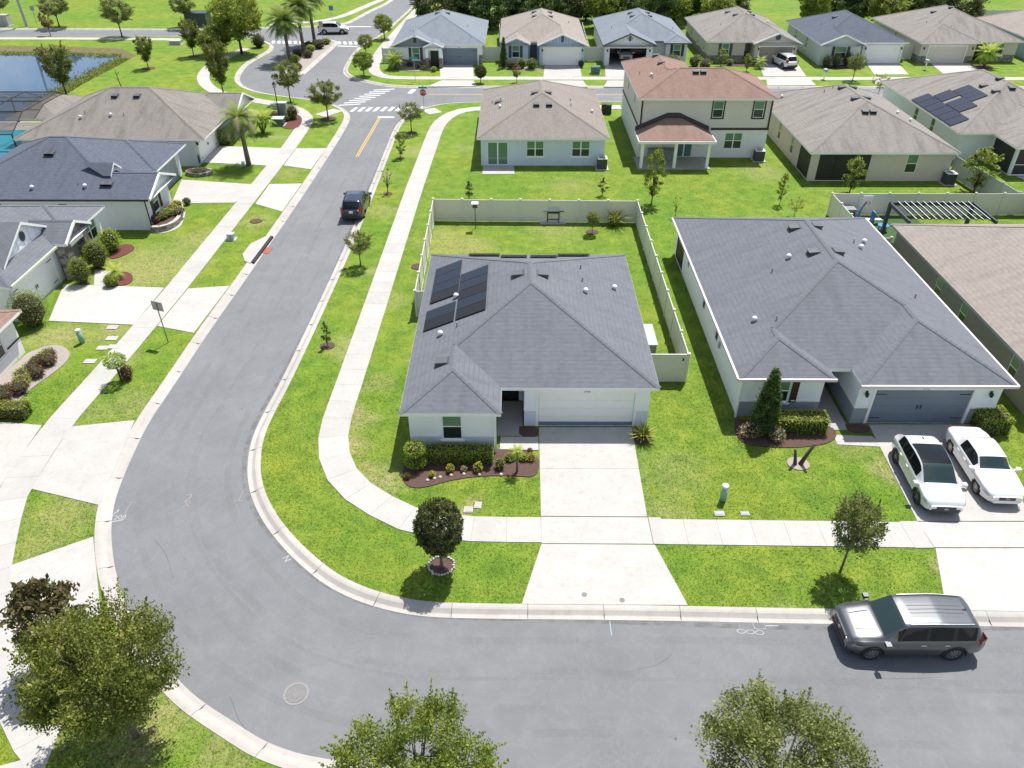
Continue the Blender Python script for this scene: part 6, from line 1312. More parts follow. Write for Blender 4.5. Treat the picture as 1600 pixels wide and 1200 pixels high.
PALM_BIG = palm_mesh(1, 70, 2.6, 1.25, 'palm', .7); PALM_SAB = palm_mesh(2, 30, 1.35, 1.5, 'palm', .8); PALM_SM = palm_mesh(3, 22, 1.1, 1.2, 'lime', .7); DEAD = palm_mesh(4, 14, 1.9, 3.2, 'straw')
def palm(label, x, y, h, r, crown, s=1, lean=0, group='palms', dead=False, stems=1):
    e = empty('palm_tree', (x, y, 0), label, 'palm', group)
    for k in range(stems):
        dx = (k - (stems - 1) / 2) * .5
        obj('trunk', MB().tube([(0, 0, -.1), (lean * .4 + dx * .5, 0, h * .4), (lean + dx, 0, h)], [r * 1.25, r, r * .9], 9), PALMB, e, True)
        c = link('crown', crown, e, (lean + dx, 0, h)); c.scale = (s, s, s)
        if dead: d = link('dead_fronds', DEAD, e, (lean + dx, 0, h - .15)); d.scale = (s * .8, s * .8, s * .7)
    return e
for lab, (bx, by, hh, ww) in zip(['near palm with skirt of dead fronds on the median island', 'middle palm on the median island', 'farthest palm on the median island, crown cut by the top edge'], [(-30.73,110.65,5.05,5.57), (-30.0,115.98,5.95,4.9), (-29.69,121.77,6.5,4.64)]): palm(lab, bx, by, hh, .22, PALM_BIG, 1.12, -.1, 'tall palms on the median island', True)
x, y, h, w = (-24.84,70.14,4.29,4.38); palm('stout fan palm standing in the lawn before the tan-roofed left house', x, y, h, .2, PALM_SAB, 1.75, -.1, 'garden palms', True)
x, y, h, w = (-26.01,79.62,1.43,2.96); palm('low several-stemmed palm beside the utility cabinets', x, y, h, .1, PALM_SM, 1.1, 0, 'garden palms', stems=3)
x, y, h, w = (62.26,107.82,1.83,2.97); palm('bushy palm before the far cream garage', x, y, h, .14, PALM_SM, 1.6, 0, 'garden palms', stems=2)
x, y, h, w = (-15.79,106.47,1.27,2.52); palm('low palm before the far shuttered window', x, y, h, .1, PALM_SM, 1.3, 0, 'garden palms', stems=2)
x, y, h, w = (32.31,107.01,0.8,1.86); palm('small spiky palm left of the far taupe garage door', x, y, h, .08, PALM_SM, 1.0, 0, 'garden palms')
x, y, h, w = (0.13,27.71,1.33,0.43); palm('tiny yellowish palm in the dark mulch bed', x, y, h, .05, PALM_SM, .42, 0, 'garden palms')
x, y, h, w = (-27.62,47.47,1.17,1.06); palm('small feathery palm in the red mulch by the stone pillars', x, y, h * .5, .06, PALM_SM, .75, 0, 'garden palms')

# ------------------------------------------------------------------ shrubs and hedges
def shrub_points(rng, n, rx, ry, h, rough=.12):
    g = rng.normal(size=(n, 3)); g /= np.linalg.norm(g, axis=1)[:, None]; r = rng.uniform(.55, 1.0, n) ** .5 * (1 + rough * rng.normal(size=n) * .5); return np.stack([g[:, 0] * rx * r, g[:, 1] * ry * r, h / 2 + g[:, 2] * h / 2 * r], 1)
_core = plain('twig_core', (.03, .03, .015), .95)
def shrub(label, x, y, rx, ry, h, leaf='green', n=900, ls=.08, group='garden shrubs', name='shrub', z=0.03, seed=None, cat='shrub'):
    key = ('shr', round(rx, 1), round(ry, 1), round(h, 1), leaf, n)
    def mk():
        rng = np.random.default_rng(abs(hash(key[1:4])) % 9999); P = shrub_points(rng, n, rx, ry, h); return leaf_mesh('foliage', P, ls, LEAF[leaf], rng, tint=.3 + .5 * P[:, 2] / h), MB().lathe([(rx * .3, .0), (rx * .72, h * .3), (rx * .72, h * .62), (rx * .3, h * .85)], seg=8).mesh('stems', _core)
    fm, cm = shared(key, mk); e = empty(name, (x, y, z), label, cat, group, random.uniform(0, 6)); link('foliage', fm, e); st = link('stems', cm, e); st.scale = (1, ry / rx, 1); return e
def hedge(label, x0, x1, y0, y1, h, leaf='green', dens=420, ls=.075, name='hedge'):
    rng = np.random.default_rng(int(x0 * 10 + y0) % 999 + 1); a, b = x1 - x0, y1 - y0; n = int((a * b + 2 * (a + b) * h) * dens); u = rng.uniform(0, 1, (n, 3)); P = np.stack([u[:, 0] * a, u[:, 1] * b, u[:, 2] * h], 1)
    ar = np.array([a * b, a * h, a * h, b * h, b * h]); f = rng.choice(5, n, p=ar / ar.sum()); j = np.abs(rng.normal(0, .05, n)) - .03
    P[f == 0, 2] = h - j[f == 0]; P[f == 1, 1] = j[f == 1]; P[f == 2, 1] = b - j[f == 2]; P[f == 3, 0] = j[f == 3]; P[f == 4, 0] = a - j[f == 4]
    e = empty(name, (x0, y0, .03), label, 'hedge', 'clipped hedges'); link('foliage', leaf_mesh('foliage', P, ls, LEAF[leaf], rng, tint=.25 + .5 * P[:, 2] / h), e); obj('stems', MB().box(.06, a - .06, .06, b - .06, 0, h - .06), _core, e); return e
hedge('long clipped hedge under the corner house window', -4.35, -1.05, 28.2, 28.95, .78, 'lime', 560)
a = empty('topiary', (-4.78, 28.15, .04), 'two-tier clipped topiary at the left end of the hedge', 'topiary'); rng_ = np.random.default_rng(3)
for zz, rr, hh in ((0, .62, .7), (.62, .56, .85)):
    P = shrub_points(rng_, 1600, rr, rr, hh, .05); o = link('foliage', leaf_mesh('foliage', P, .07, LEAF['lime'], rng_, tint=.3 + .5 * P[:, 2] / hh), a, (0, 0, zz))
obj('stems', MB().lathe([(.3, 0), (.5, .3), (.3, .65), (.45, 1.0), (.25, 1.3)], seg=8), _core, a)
def px_shrub(label, t, leaf='green', n=700, ls=.08, flat=1.0, name='shrub'): x, y, h, w = t; return shrub(label, x, y, w / 2, w / 2 * flat, max(h, .2), leaf, n, ls, name=name)
for lab, (x, y), r, h, lf in [('orange-tipped croton first from the topiary', (-3.92,27.37), .16, .35, 'yellow'), ('orange-tipped croton in the middle of the mulch bed', (-3.08,27.69), .2, .5, 'yellow'), ('sparse grey twiggy plant between the crotons', (-2.43,27.74), .15, .35, 'straw'), ('orange-tipped croton before the hedge end', (-1.75,27.75), .25, .55, 'yellow'),
        ('small dark green plant at the path corner', (-0.7,27.98), .3, .6, 'green'), ('lime mound beside the tiny palm, left one', (-0.24,28.59), .3, .4, 'lime'), ('yellow-gold mound beside the tiny palm', (-0.02,28.64), .25, .35, 'yellow'), ('lime mound beside the tiny palm, right one', (0.45,28.6), .28, .35, 'lime'), ('golden mound at the driveway edge of the bed', (0.8,28.6), .3, .35, 'yellow'), ('dark red plant at the path edge', (0.77,29.08), .15, .35, 'red'), ('low red-tinged plant below the topiary', (-5.1,27.23), .2, .3, 'red')]:
    shrub(lab, x, y, r, r, h, lf, 260, .07)
hedge('rough green hedge under the maroon shutters', 13.4, 16.0, 30.55, 31.5, .95, 'lime', 380, .08); shrub('brown dying shrub at the foot of the pointed cypress', 12.2, 30.6, .9, .55, .7, 'straw', 1100, .08); shrub('thin brown bush between the cypress and the hedge', 13.3, 30.3, .6, .45, .7, 'straw', 700, .08)
shrub('bright yellow-flowered bush in the hedge bed', 13.55, 31.0, .25, .25, 1.1, 'yellow', 220, .07); x, y = (24.58,30.63); hedge('square clipped bush right of the blue-grey garage', x - .85, x + .7, y - .1, y + 1.2, 1.0, 'lime', 380, .08)
# left gardens
for lab, t, lf in [('clipped dark bush in the far corner of the stone porch', (-29.5,49.21,2.12,1.62), 'green'), ('lighter leafy bush under the left double window', (-29.78,51.9,1.78,1.68), 'lime'), ('round clipped bush before the left stone pillar', (-29.58,46.81,1.98,1.38), 'green'), ('low dark bush beside the white left driveway', (-27.45,46.45,0.82,0.95), 'green'),
        ('large round bush between the two left houses', (-30.11,41.29,2.41,2.29), 'green'), ('clipped green bush by the tan house entry', (-28.85,75.97,1.64,1.52), 'green')]: px_shrub(lab, t, lf, 2200, .09)
rs = random.Random(4)
for i in range(16):
    u = (i + .5) / 16; x, y = (lambda a, b: (a[0] + (b[0] - a[0]) * u + rs.uniform(-.5, .5), a[1] + (b[1] - a[1]) * u + rs.uniform(-.5, .5)))((-27.08,37.8), (-27.65,33.26))
    lf = rs.choice(['red', 'bronze', 'red', 'lime', 'straw']); shrub('%s bedding shrub, %s along the pebbled bed from its street end' % (dict(red='dark red', bronze='bronze', lime='lime green', straw='straw-coloured')[lf], ORD[i]), x, y, .5, .45, .65, lf, 420, .09, 'bedding shrubs on pebbles')
hedge('low dark green hedge at the left edge above the driveway', *(lambda p, q: (p[0] - 2.2, q[0], p[1] - .1, p[1] + .7))((-27.1,31.75), (-25.65,31.75)), .75, 'green')
x, y = (-21.87,35.46); shrub('dark red spiky plant beside the lollipop shrub', x, y, .4, .4, .9, 'red', 500, .1)
e = empty('lollipop_shrub', (*(-22.13,35.21), 0), 'yellow-green lollipop shrub on the left parkway', 'shrub'); rng_ = np.random.default_rng(9); P = shrub_points(rng_, 1500, .62, .62, .8); P[:, 2] += 1.0; link('foliage', leaf_mesh('foliage', P, .1, LEAF['lime'], rng_, tint=.2 + .5 * (P[:, 2] - 1) / .8), e); obj('trunk', MB().tube([(0, 0, 0), (0, 0, 1.3)], .05, 7), BARKD, e)
for i, (p, lf) in enumerate([((-28.17,56.26), 'red'), ((-27.85,56.88), 'green'), ((-27.62,57.5), 'lime'), ((-27.58,58.39), 'yellow'), ((-27.5,59.17), 'yellow'), ((-26.83,57.88), 'straw')]): shrub('%s plant in the curved stone planter' % ['dark red', 'mid green', 'lime', 'yellow', 'golden', 'greyish'][i], p[0], p[1], .55, .5, .6, lf, 450, .09, z=.4)
shrub('dark green agave-like plant at the planter end', *(-27.28,60.65), .35, .35, .6, 'dark', 300, .12); px_shrub('low dark clump in the small brick planter', (-28.61,67.62,0.65,1.5), 'dark', 600, .09); px_shrub('small dark conifer beside the white left garage', (-29.5,70.12,1.2,0.53), 'dark', 500, .07); px_shrub('round green bush right of the tan house entry', (-28.39,76.56,1.27,1.15), 'green', 500, .09)
for lab, t, lf in [('clipped cube bush behind the utility cabinet', (-24.11,84.49,1.55,1.52), 'green'), ('red-brown shrub beside the utility cabinets', (-24.65,83.57,0.67,0.69), 'red'), ('red-leaved shrub left of the cabinets', (-26.31,84.94,0.68,1.25), 'red')]: px_shrub(lab, t, lf, 700, .1)
# median island planting
ISL_SHR = [((-29.69,109.57,1.05,1.38),'lime'),((-28.37,105.74,0.87,1.0),'bronze'),((-30.28,113.64,0.92,1.6),'bronze'),((-28.69,112.89,0.99,1.41),'bronze'),((-29.18,116.78,0.85,1.28),'lime'),((-29.99,119.23,0.86,1.85),'dark'),((-28.33,118.41,1.29,2.03),'bronze'),((-27.99,121.35,0.79,1.7),'green')]
for i, (t, lf) in enumerate(ISL_SHR): px_shrub('%s clump of the median island planting' % ['lime nearest', 'small bronze', 'left bronze', 'right bronze', 'lime middle', 'dark rear', 'broad bronze', 'clipped green far'][i], t, lf, 500, .16)
px_shrub('dark green bush on the grass nose left of the palms', (-37.25,119.2,1.89,2.03), 'dark', 700, .2)
# backyard and far gardens
e = empty('ornamental_grass', (*(7.94,57.02), 0), 'spiky variegated grass clump by the back fence', 'plant')
def spiky(n, L, lf, seed):
    rng = np.random.default_rng(seed); V = []; F = []; T = []
    for i in range(n):
        az = rng.uniform(0, 6.28); el = rng.uniform(.5, 1.45); l = L * rng.uniform(.7, 1.1); d = np.array([math.cos(az) * math.cos(el), math.sin(az) * math.cos(el), math.sin(el)]); s = np.array([-math.sin(az), math.cos(az), 0]) * .025; m = d * l * .6; tip = d * l + np.array([math.cos(az), math.sin(az), 0]) * l * .18 - np.array([0, 0, l * .12]); n0 = len(V); V += [-s, s, m + s, m - s, tip]; F += [(n0, n0 + 1, n0 + 2, n0 + 3), (n0 + 3, n0 + 2, n0 + 4)]; t = rng.uniform(.2, 1); T += [t, t]
    me = bpy.data.meshes.new('blades'); me.from_pydata([tuple(v) for v in V], [], F); at = me.attributes.new('tint', 'FLOAT', 'FACE'); at.data.foreach_set('value', T); me.materials.append(LEAF[lf]); me.update(); return me
link('blades', spiky(150, 1.9, 'reed', 2), e); px_shrub('small bright bush at the foot of the variegated grass', (7.67,56.41,0.91,0.8), 'lime', 400, .09)
e = empty('yucca', (*(6.53,30.25), .04), 'spiky yucca rosette in the mulch ring by the garage', 'plant'); link('blades', spiky(110, 1.0, 'reed', 5), e)
for i, t in enumerate([(-12.96,106.83,0.72,1.01), (-11.93,105.81,0.63,0.67), (-10.61,105.14,0.63,0.75), (-14.09,107.86,0.64,0.85), (-0.43,106.88,1.19,1.85), (0.83,106.88,1.35,1.35), (2.1,106.54,1.43,1.85), (8.77,107.95,0.8,0.85), (20.89,108.0,1.6,2.55), (23.81,107.67,1.67,2.03), (24.61,105.28,1.73,1.83), (28.73,108.74,0.8,0.86), (41.14,107.39,1.75,1.35), (42.41,107.4,1.91,1.35), (44.09,108.1,1.92,1.36), (45.76,108.45,1.52,1.19), (52.36,110.62,0.57,0.7)]):
    px_shrub('far garden shrub %s' % ['in gravel before the grey-roofed house, brown one', 'in gravel, small lime one', 'at the gravel end near the drive', 'beside the low palm', 'before the light blue house window', 'beside the cypress of the light blue house', 'left of the far white garage', 'right of the far white garage', 'below the far shuttered white wall', 'at the corner between two far houses', 'above the two-storey ridge', 'low by the beige window', 'tall, first before the navy-roofed house', 'tall, second before the navy-roofed house', 'tall, third before the navy-roofed house', 'tall, last before the navy-roofed house', 'at the far white garage corner'][i], t, ['straw', 'lime', 'lime', 'red', 'bronze', 'green', 'lime', 'dark', 'reed', 'reed', 'reed', 'green', 'dark', 'forest', 'forest', 'dark', 'reed'][i], 420, .12)
# weeds floating along the pond margin
rg = np.random.default_rng(21); pts = []
for a_, b_ in zip([(-52.39,112.79),(-53.18,107.35),(-53.57,98.93)], [(-53.18,107.35),(-53.57,98.93),(-53.49,89.22)]):
    for _ in range(2200): u = rg.random(); o = abs(rg.normal(0, 1.5)); pts.append((a_[0] + (b_[0] - a_[0]) * u - o * .8 - .8, a_[1] + (b_[1] - a_[1]) * u + o * .5 + .4, -.40 + rg.uniform(0, .06)))
for _ in range(2500): u = rg.random(); pts.append((*[p + (q - p) * u for p, q in zip((-74.71,118.63), (-55.94,117.08))], -.38 + rg.uniform(0, .1)));
P = np.array(pts); P[-2500:, 1] -= np.abs(rg.normal(0, .7, 2500)) + .8
o = link('water_weed', leaf_mesh('water_weed', P, .26, LEAF['reed'], rg, up=0, tint=np.full(len(P), .25))); tag(o, 'brownish water weed fringing the pond', 'water plants', kind='stuff')

# ------------------------------------------------------------------ mown grass blades over the near lawns
BLADE = GRASS.copy(); BLADE.name = 'lawn_blades'; _nt = BLADE.node_tree; _b = _nt.nodes['Principled BSDF']; _src = _b.inputs['Base Color'].links[0].from_socket
_t = nd(_nt, 'ShaderNodeBsdfTranslucent'); _m = nd(_nt, 'ShaderNodeMixShader'); _m.inputs[0].default_value = .55; _nt.links.new(_src, _t.inputs['Color']); _nt.links.new(_b.outputs[0], _m.inputs[1]); _nt.links.new(_t.outputs[0], _m.inputs[2]); _nt.links.new(_m.outputs[0], _nt.nodes['Material Output'].inputs['Surface'])
_up = nd(_nt, 'ShaderNodeCombineXYZ'); _up.inputs[2].default_value = 1.0; _nt.links.new(_up.outputs[0], _b.inputs['Normal']); _m.inputs[0].default_value = 0.12
def grass_blades(n, y0, y1, hgt, seed):
    rng = np.random.default_rng(seed); Y = y0 + (y1 - y0) * rng.random(n); half = .72 * (Y * .814 + 14.5) + .5; X = (rng.random(n) * 2 - 1) * half
    ok = ~inside(ROAD, X, Y) & ~inside(POND, X, Y)
    for p in SLABS:
        bx = [q[0] for q in p]; by = [q[1] for q in p]; m = ok & (X > min(bx)) & (X < max(bx)) & (Y > min(by)) & (Y < max(by))
        if m.any(): k = np.where(m)[0]; ok[k[inside(p, X[k], Y[k])]] = False
    for p in BEDS:
        bx = [q[0] for q in p]; by = [q[1] for q in p]; m = ok & (X > min(bx)) & (X < max(bx)) & (Y > min(by)) & (Y < max(by))
        if m.any(): k = np.where(m)[0]; ok[k[inside(p, X[k], Y[k])]] = False
    for lp in (mloop, rloop, qloop, k2, k3, [(-43.6,24.4),(-29.1,24.4),(-29.1,38.2),(-43.6,38.2)]): ok &= ~inside(lp, X, Y)
    X, Y = X[ok], Y[ok]; n = len(X); B = 3; az = rng.uniform(0, 6.28, (n, B)); h = hgt * rng.uniform(.5, 1.3, (n, B)); w = .014 * rng.uniform(.7, 1.4, (n, B)); lean = rng.uniform(.2, 1.1, (n, B)) * h
    bx = X[:, None] + rng.normal(0, .025, (n, B)); by = Y[:, None] + rng.normal(0, .025, (n, B)); c, s = np.cos(az), np.sin(az)
    V = np.stack([np.stack([bx - s * w, by + c * w, np.zeros_like(h)], -1), np.stack([bx + s * w, by - c * w, np.zeros_like(h)], -1), np.stack([bx + c * lean, by + s * lean, h], -1)], 2).reshape(-1, 3); m = n * B
    me = bpy.data.meshes.new('grass'); me.vertices.add(3 * m); me.loops.add(3 * m); me.polygons.add(m); me.vertices.foreach_set('co', V.astype(np.float32).ravel()); me.loops.foreach_set('vertex_index', np.arange(3 * m, dtype=np.int32)); me.polygons.foreach_set('loop_start', np.arange(0, 3 * m, 3, dtype=np.int32)); me.materials.append(BLADE); me.update(); me.validate(); return me
tag(link('grass', grass_blades(230000, 11, 36, .034, 1)), 'short mown grass blades of the near lawns', 'grass', kind='stuff')
tag(link('grass', grass_blades(150000, 36, 72, .04, 2)), 'short mown grass blades of the middle lawns', 'grass', kind='stuff')

# ------------------------------------------------------------------ vinyl fences: posts and panels are parts
VINYL = plain('vinyl_beige', (.66, .64, .56), .5, var=.04); VINYLW = plain('vinyl_white', (.62, .62, .60), .5, var=.04)
def fence(label, pts, h=1.83, step=2.4, mat=None, group='vinyl fences', boards=True):
    e = empty('fence', (0, 0, 0), label, 'fence', group); mat = mat or VINYL
    def post(x, y): 
        link('post', shared(('post', h, mat.name), lambda: MB().box(-.065, .065, -.065, .065, -.05, h + .06).prism([(-.085, -.085), (.085, -.085), (.085, .085), (-.085, .085)], h + .06, h + .09).box(-.05, .05, -.05, .05, h + .09, h + .12).mesh('post', mat)), e, (x, y, 0))
    for k, (p, q) in enumerate(zip(pts, pts[1:])):
        d = Vector((q[0] - p[0], q[1] - p[1])); L = d.length; n = max(1, round(L / step)); d /= L; s = L / n; ang = math.atan2(d.y, d.x)
        for i in range(n):
            a = Vector(p) + d * (i * s)
            if k == 0 or i > 0: post(a.x, a.y)
            def pm(w=s - .13):
                m = MB(); m.box(0, w, -.022, .022, .05, .19); m.box(0, w, -.022, .022, h - .12, h); m.box(0, w, -.012, .012, .19, h - .12); nb = int(w / .3)
                for j in range(1, nb): x = w * j / nb; m.box(x - .006, x + .006, -.016, .016, .19, h - .12)
                return m.mesh('panel', mat)
            link('panel', shared(('fp', round(s, 2), h, mat.name), pm), e, (a.x + d.x * .065, a.y + d.y * .065, 0), ang)
        post(*q)
    return e
fence('beige vinyl fence round the backyard of the corner house', [(-5.15,42.5), (-6.25,42.45), (-6.42,57.4), (9.57,57.1), (9.57,35.3)])
g = empty('gate', (0, 0, 0), 'beige vinyl gate between the corner house and its right fence', 'gate')
for i in range(8): x = 7.15 + i * .292; obj('board', MB().box(x + .006, x + .286, 35.28, 35.32, .1, 1.75), VINYL, g)
obj('gate_frame', MB().box(7.1, 9.5, 35.27, 35.33, 1.75, 1.86).box(7.1, 9.5, 35.268, 35.332, .03, .1).box(7.0, 7.1, 35.24, 35.36, 0, 1.95), VINYL, g); obj('latch', MB().box(9.25, 9.33, 35.22, 35.27, 1.45, 1.6), BLACK, g)
fence('beige vinyl fence round the play yard at the right', [(25.3,52.4), (25.3,58.7), (41.3,58.75), (41.3,51)]); fence('greenish vinyl fence between the two houses at right', [(39.3,67.6), (40.35,58.9)], mat=plain('vinyl_green_grey', (.42, .45, .42), .5))
fence('short vinyl fence between the far grey and light blue houses', [(-4.3,110.9), (-1.75,110.9)]); fence('short vinyl fence right of the far light blue house', [(9.25,110.9), (11.85,110.9)]); fence('vinyl side fence behind the far light blue house', [(-1.95,111.2), (-2.4,126)], mat=VINYLW); fence('vinyl side fence right of the light blue roof', [(9.9,111.2), (10.2,127)])
fence('short vinyl fence left of the far corner house', [(-17.9,110), (-16.0,110)]); fence('vinyl fence at the far top right gardens', [(68.5,127.5), (76,138), (92,139)], mat=VINYLW); fence('short vinyl fence beside the far navy-roofed house', [(52.1,112), (54.2,112)])
fence('short grey fence between the play yard and the taupe house', [(25.2,50.9), (26.95,50.9)], 1.6)
# ------------------------------------------------------------------ air conditioners
def ac(label, x, y, rz=0, s=.85):
    e = empty('air_conditioner', (x, y, 0), label, 'air conditioner', 'outdoor air conditioners', rz); obj('pad', MB().box(-.6, .6, -.6, .6, 0, .07), CONC, e); obj('casing', MB().box(-s / 2, s / 2, -s / 2, s / 2, .07, .98), plain('ac_navy', (.035, .04, .055), .5), e)
    lv = MB(); [lv.box(-s / 2 - .012, s / 2 + .012, -s / 2 - .012, s / 2 + .012, .15 + .085 * k, .165 + .085 * k) for k in range(9)]; obj('louvre', lv, plain('ac_louvre', (.10, .11, .13), .5), e)['kind'] = 'stuff'
    t = obj('top', MB().box(-s / 2 - .02, s / 2 + .02, -s / 2 - .02, s / 2 + .02, .98, 1.03), plain('ac_top', (.68, .69, .70), .5), e); fn = MB().lathe([(.32, 1.032), (.32, 1.05), (.29, 1.05), (.29, 1.034)], seg=20); [fn.tube([(0, 0, 1.045), (.32 * math.cos(a), .32 * math.sin(a), 1.045)], .012, 4) for a in np.linspace(0, 2 * PI, 10, endpoint=False)]; obj('fan_guard', fn, STEEL, t)['kind'] = 'stuff'
ac('air conditioner behind the pale blue house', 8.0, 69.4); ac('air conditioner behind the two-storey house', 23.0, 71.6); ac('air conditioner behind the beige screened-porch house', 38.2, 65.7)
e = empty('pool_heater', (7.75, 38.6, 0), 'grey equipment cabinet between the corner house and its fence', 'equipment'); obj('cabinet', MB().box(-.4, .45, -1.2, 1.0, .05, 1.1), plain('equip_grey', (.16, .17, .18), .5), e); obj('lid', MB().box(-.46, .51, -1.27, 1.07, 1.1, 1.16), plain('equip_lid', (.36, .38, .42), .5), e); obj('pad', MB().box(-.5, .6, -1.4, 1.2, 0, .05), CONC, e)
# ------------------------------------------------------------------ grill and bird house in the backyard
x, y = (3.03,57.38); e = empty('grill', (x, y, 0), 'steel gas grill on a small slab by the back fence', 'grill')
obj('slab', MB().box(-1.05, 1.0, -.55, .6, 0, .05), CONC, e); fr = MB(); [fr.box(a - .03, a + .03, b - .03, b + .03, .05, .9) for a in (-.45, .45) for b in (-.25, .25)]; fr.box(-.47, .47, -.27, .27, .25, .29); fr.box(-.47, .47, -.27, .27, .86, .9); obj('cart', fr, BLACK, e)
obj('hood', MB().prism([(-.45, -.28), (.45, -.28), (.45, .28), (-.45, .28)], .95, 1.22).prism([(-.45, -.14), (.45, -.14), (.45, .2), (-.45, .2)], 1.22, 1.3), plain('grill_hood', (.5, .51, .54), .35), e); obj('control_panel', MB().box(-.47, .47, -.33, -.27, .8, .95), BLACK, e)
for s in (-1, 1): obj('side_shelf', MB().box(min(s * .48, s * .85), max(s * .48, s * .85), -.25, .25, .9, .94), STEEL if s < 0 else BLACK, e)
obj('gas_bottle', MB().lathe([(.1, .3), (.16, .36), (.16, .58), (.06, .68)], .2, 0, 12), plain('bottle_grey', (.6, .6, .62), .4), e, True)
x, y = (-3.08,56.0); e = empty('bird_house', (x, y, 0), 'white bird house on a pole in the backyard', 'bird house'); obj('pole', MB().tube([(0, 0, 0), (0, 0, 1.9)], .03, 6), BLACK, e); obj('box', MB().box(-.18, .18, -.15, .15, 1.75, 2.05), plain('bird_dark', (.08, .05, .04), .7), e); obj('roof', MB().box(-.26, .26, -.24, .24, 2.05, 2.12), WHITE, e)
# ------------------------------------------------------------------ signs
RED = plain('sign_red', (.45, .018, .035), .4); SGREEN = plain('sign_green', (.0, .30, .25), .4); POLE = plain('sign_pole', (.38, .39, .40), .4, .5)
def blade(e, z, ang, w=.85, h=.2): b = obj('street_name_blade', MB().box(-w / 2, w / 2, -.008, .008, z, z + h), SGREEN, e); b.rotation_euler = (0, 0, ang); return b
def stop_sign(label, x, y, h, face, name=True):
    e = empty('stop_sign', (x, y, 0), label, 'sign', 'street signs', face); obj('pole', MB().tube([(0, .03, 0), (0, .03, h + .65)], .03, 6), POLE, e)
    oc = [(.40 * math.cos(PI / 8 + k * PI / 4), .40 * math.sin(PI / 8 + k * PI / 4)) for k in range(8)]; m = MB(); m.face([(a, -.012, h + b) for a, b in oc]); m.face([(a * 1.0, .004, h + b) for a, b in oc[::-1]], mi=1)
    for k in range(8): p, q = oc[k], oc[(k + 1) % 8]; m.face([(p[0], -.012, h + p[1]), (p[0], .004, h + p[1]), (q[0], .004, h + q[1]), (q[0], -.012, h + q[1])])
    pl = obj('sign_plate', m, [RED, STEEL], e); rim = MB()
    for k in range(8): p, q = oc[k], oc[(k + 1) % 8]; rim.face([(p[0], -.014, h + p[1]), (q[0], -.014, h + q[1]), (q[0] * .93, -.014, h + q[1] * .93), (p[0] * .93, -.014, h + p[1] * .93)])
    obj('border', rim, WHITE, pl); text_mesh('lettering', 'STOP', .33, WHITE, pl, (0, -.016, h), (PI / 2, 0, 0))
    if name: blade(e, h + .42, 0, .95); blade(e, h + .63, PI / 2, .8)
x, y = (-10.02,86.19); stop_sign('stop sign with green street-name blades at the junction', x, y, 2.35, 0)
x, y = (-20.4,125.8); stop_sign('far stop sign in front of the dense round tree', x, y, 2.3, .15)
x, y = (-12.48,100.01); e = empty('street_name_sign', (x, y, 0), 'teal street-name sign before the far grey-roofed house', 'sign', 'street signs'); obj('pole', MB().tube([(0, 0, 0), (0, 0, 3.1)], .03, 6), POLE, e); blade(e, 2.7, 0, 1.0, .24); blade(e, 2.96, PI / 2, .8)
x, y = (-21.01,39.31); e = empty('road_sign', (x, y, 0), 'square street sign seen from behind on a tilted post', 'sign', 'street signs'); obj('pole', MB().tube([(0, 0, 0), (-.03, 0, 2.75)], .032, 6), plain('post_green', (.16, .2, .19), .5), e); pl = obj('sign_plate', MB().box(-.40, .40, .03, .045, -.3, .3), plain('sign_back', (.40, .38, .36), .5), e); pl.location = (-.03, 0, 2.5); pl.rotation_euler = (0, .0, -.35)
x, y = (-30.01,137.08); e = empty('road_sign', (x, y, 0), 'small blue sign on the far verge', 'sign', 'street signs'); obj('pole', MB().tube([(0, 0, 0), (0, 0, 2.6)], .03, 6), POLE, e); obj('sign_plate', MB().box(-.35, .35, -.02, 0, 1.9, 2.6), plain('sign_blue', (.10, .20, .36), .4), e)
x, y = (-29.28,125.31); e = empty('road_sign', (x, y, 0), 'green-grey sign plate on the island tip', 'sign', 'street signs'); obj('pole', MB().tube([(0, 0, 0), (0, 0, 2.4)], .03, 6), POLE, e); obj('sign_plate', MB().box(-.3, .3, -.02, 0, 1.6, 2.4), plain('sign_back', (.40, .38, .36), .5), e)
x, y = (-30.99,110.65); e = empty('road_sign', (x, y, 0), 'white keep-right sign at the near palm', 'sign', 'street signs'); obj('pole', MB().tube([(0, 0, 0), (0, 0, 1.6)], .03, 6), POLE, e); pl = obj('sign_plate', MB().box(-.32, .32, -.02, 0, .9, 1.7), WHITE, e)
arr = MB(); arr.tube([(-.12, -.03, 1.0), (-.12, -.03, 1.25), (.1, -.03, 1.35), (.1, -.03, 1.6)], .035, 5); obj('arrow', arr, BLACK, pl)
# ------------------------------------------------------------------ street lamp
x, y = (-25.62,84.71); e = empty('street_lamp', (x, y, 0), 'black lantern street lamp beside the utility cabinet', 'street lamp'); obj('base', MB().lathe([(.16, 0), (.16, .1), (.1, .5), (.07, .6)], seg=10), BLACK, e); obj('post', MB().tube([(0, 0, .5), (0, 0, 3.1)], [.065, .05], 8), BLACK, e)
obj('lantern', MB().lathe([(.06, 3.1), (.17, 3.2), (.2, 3.55), (.18, 3.58)], seg=8), glassy('lantern_glass', (.35, .36, .38), .2), e); obj('lantern_cap', MB().lathe([(.24, 3.58), (.1, 3.75), (.03, 3.85)], seg=8), BLACK, e)
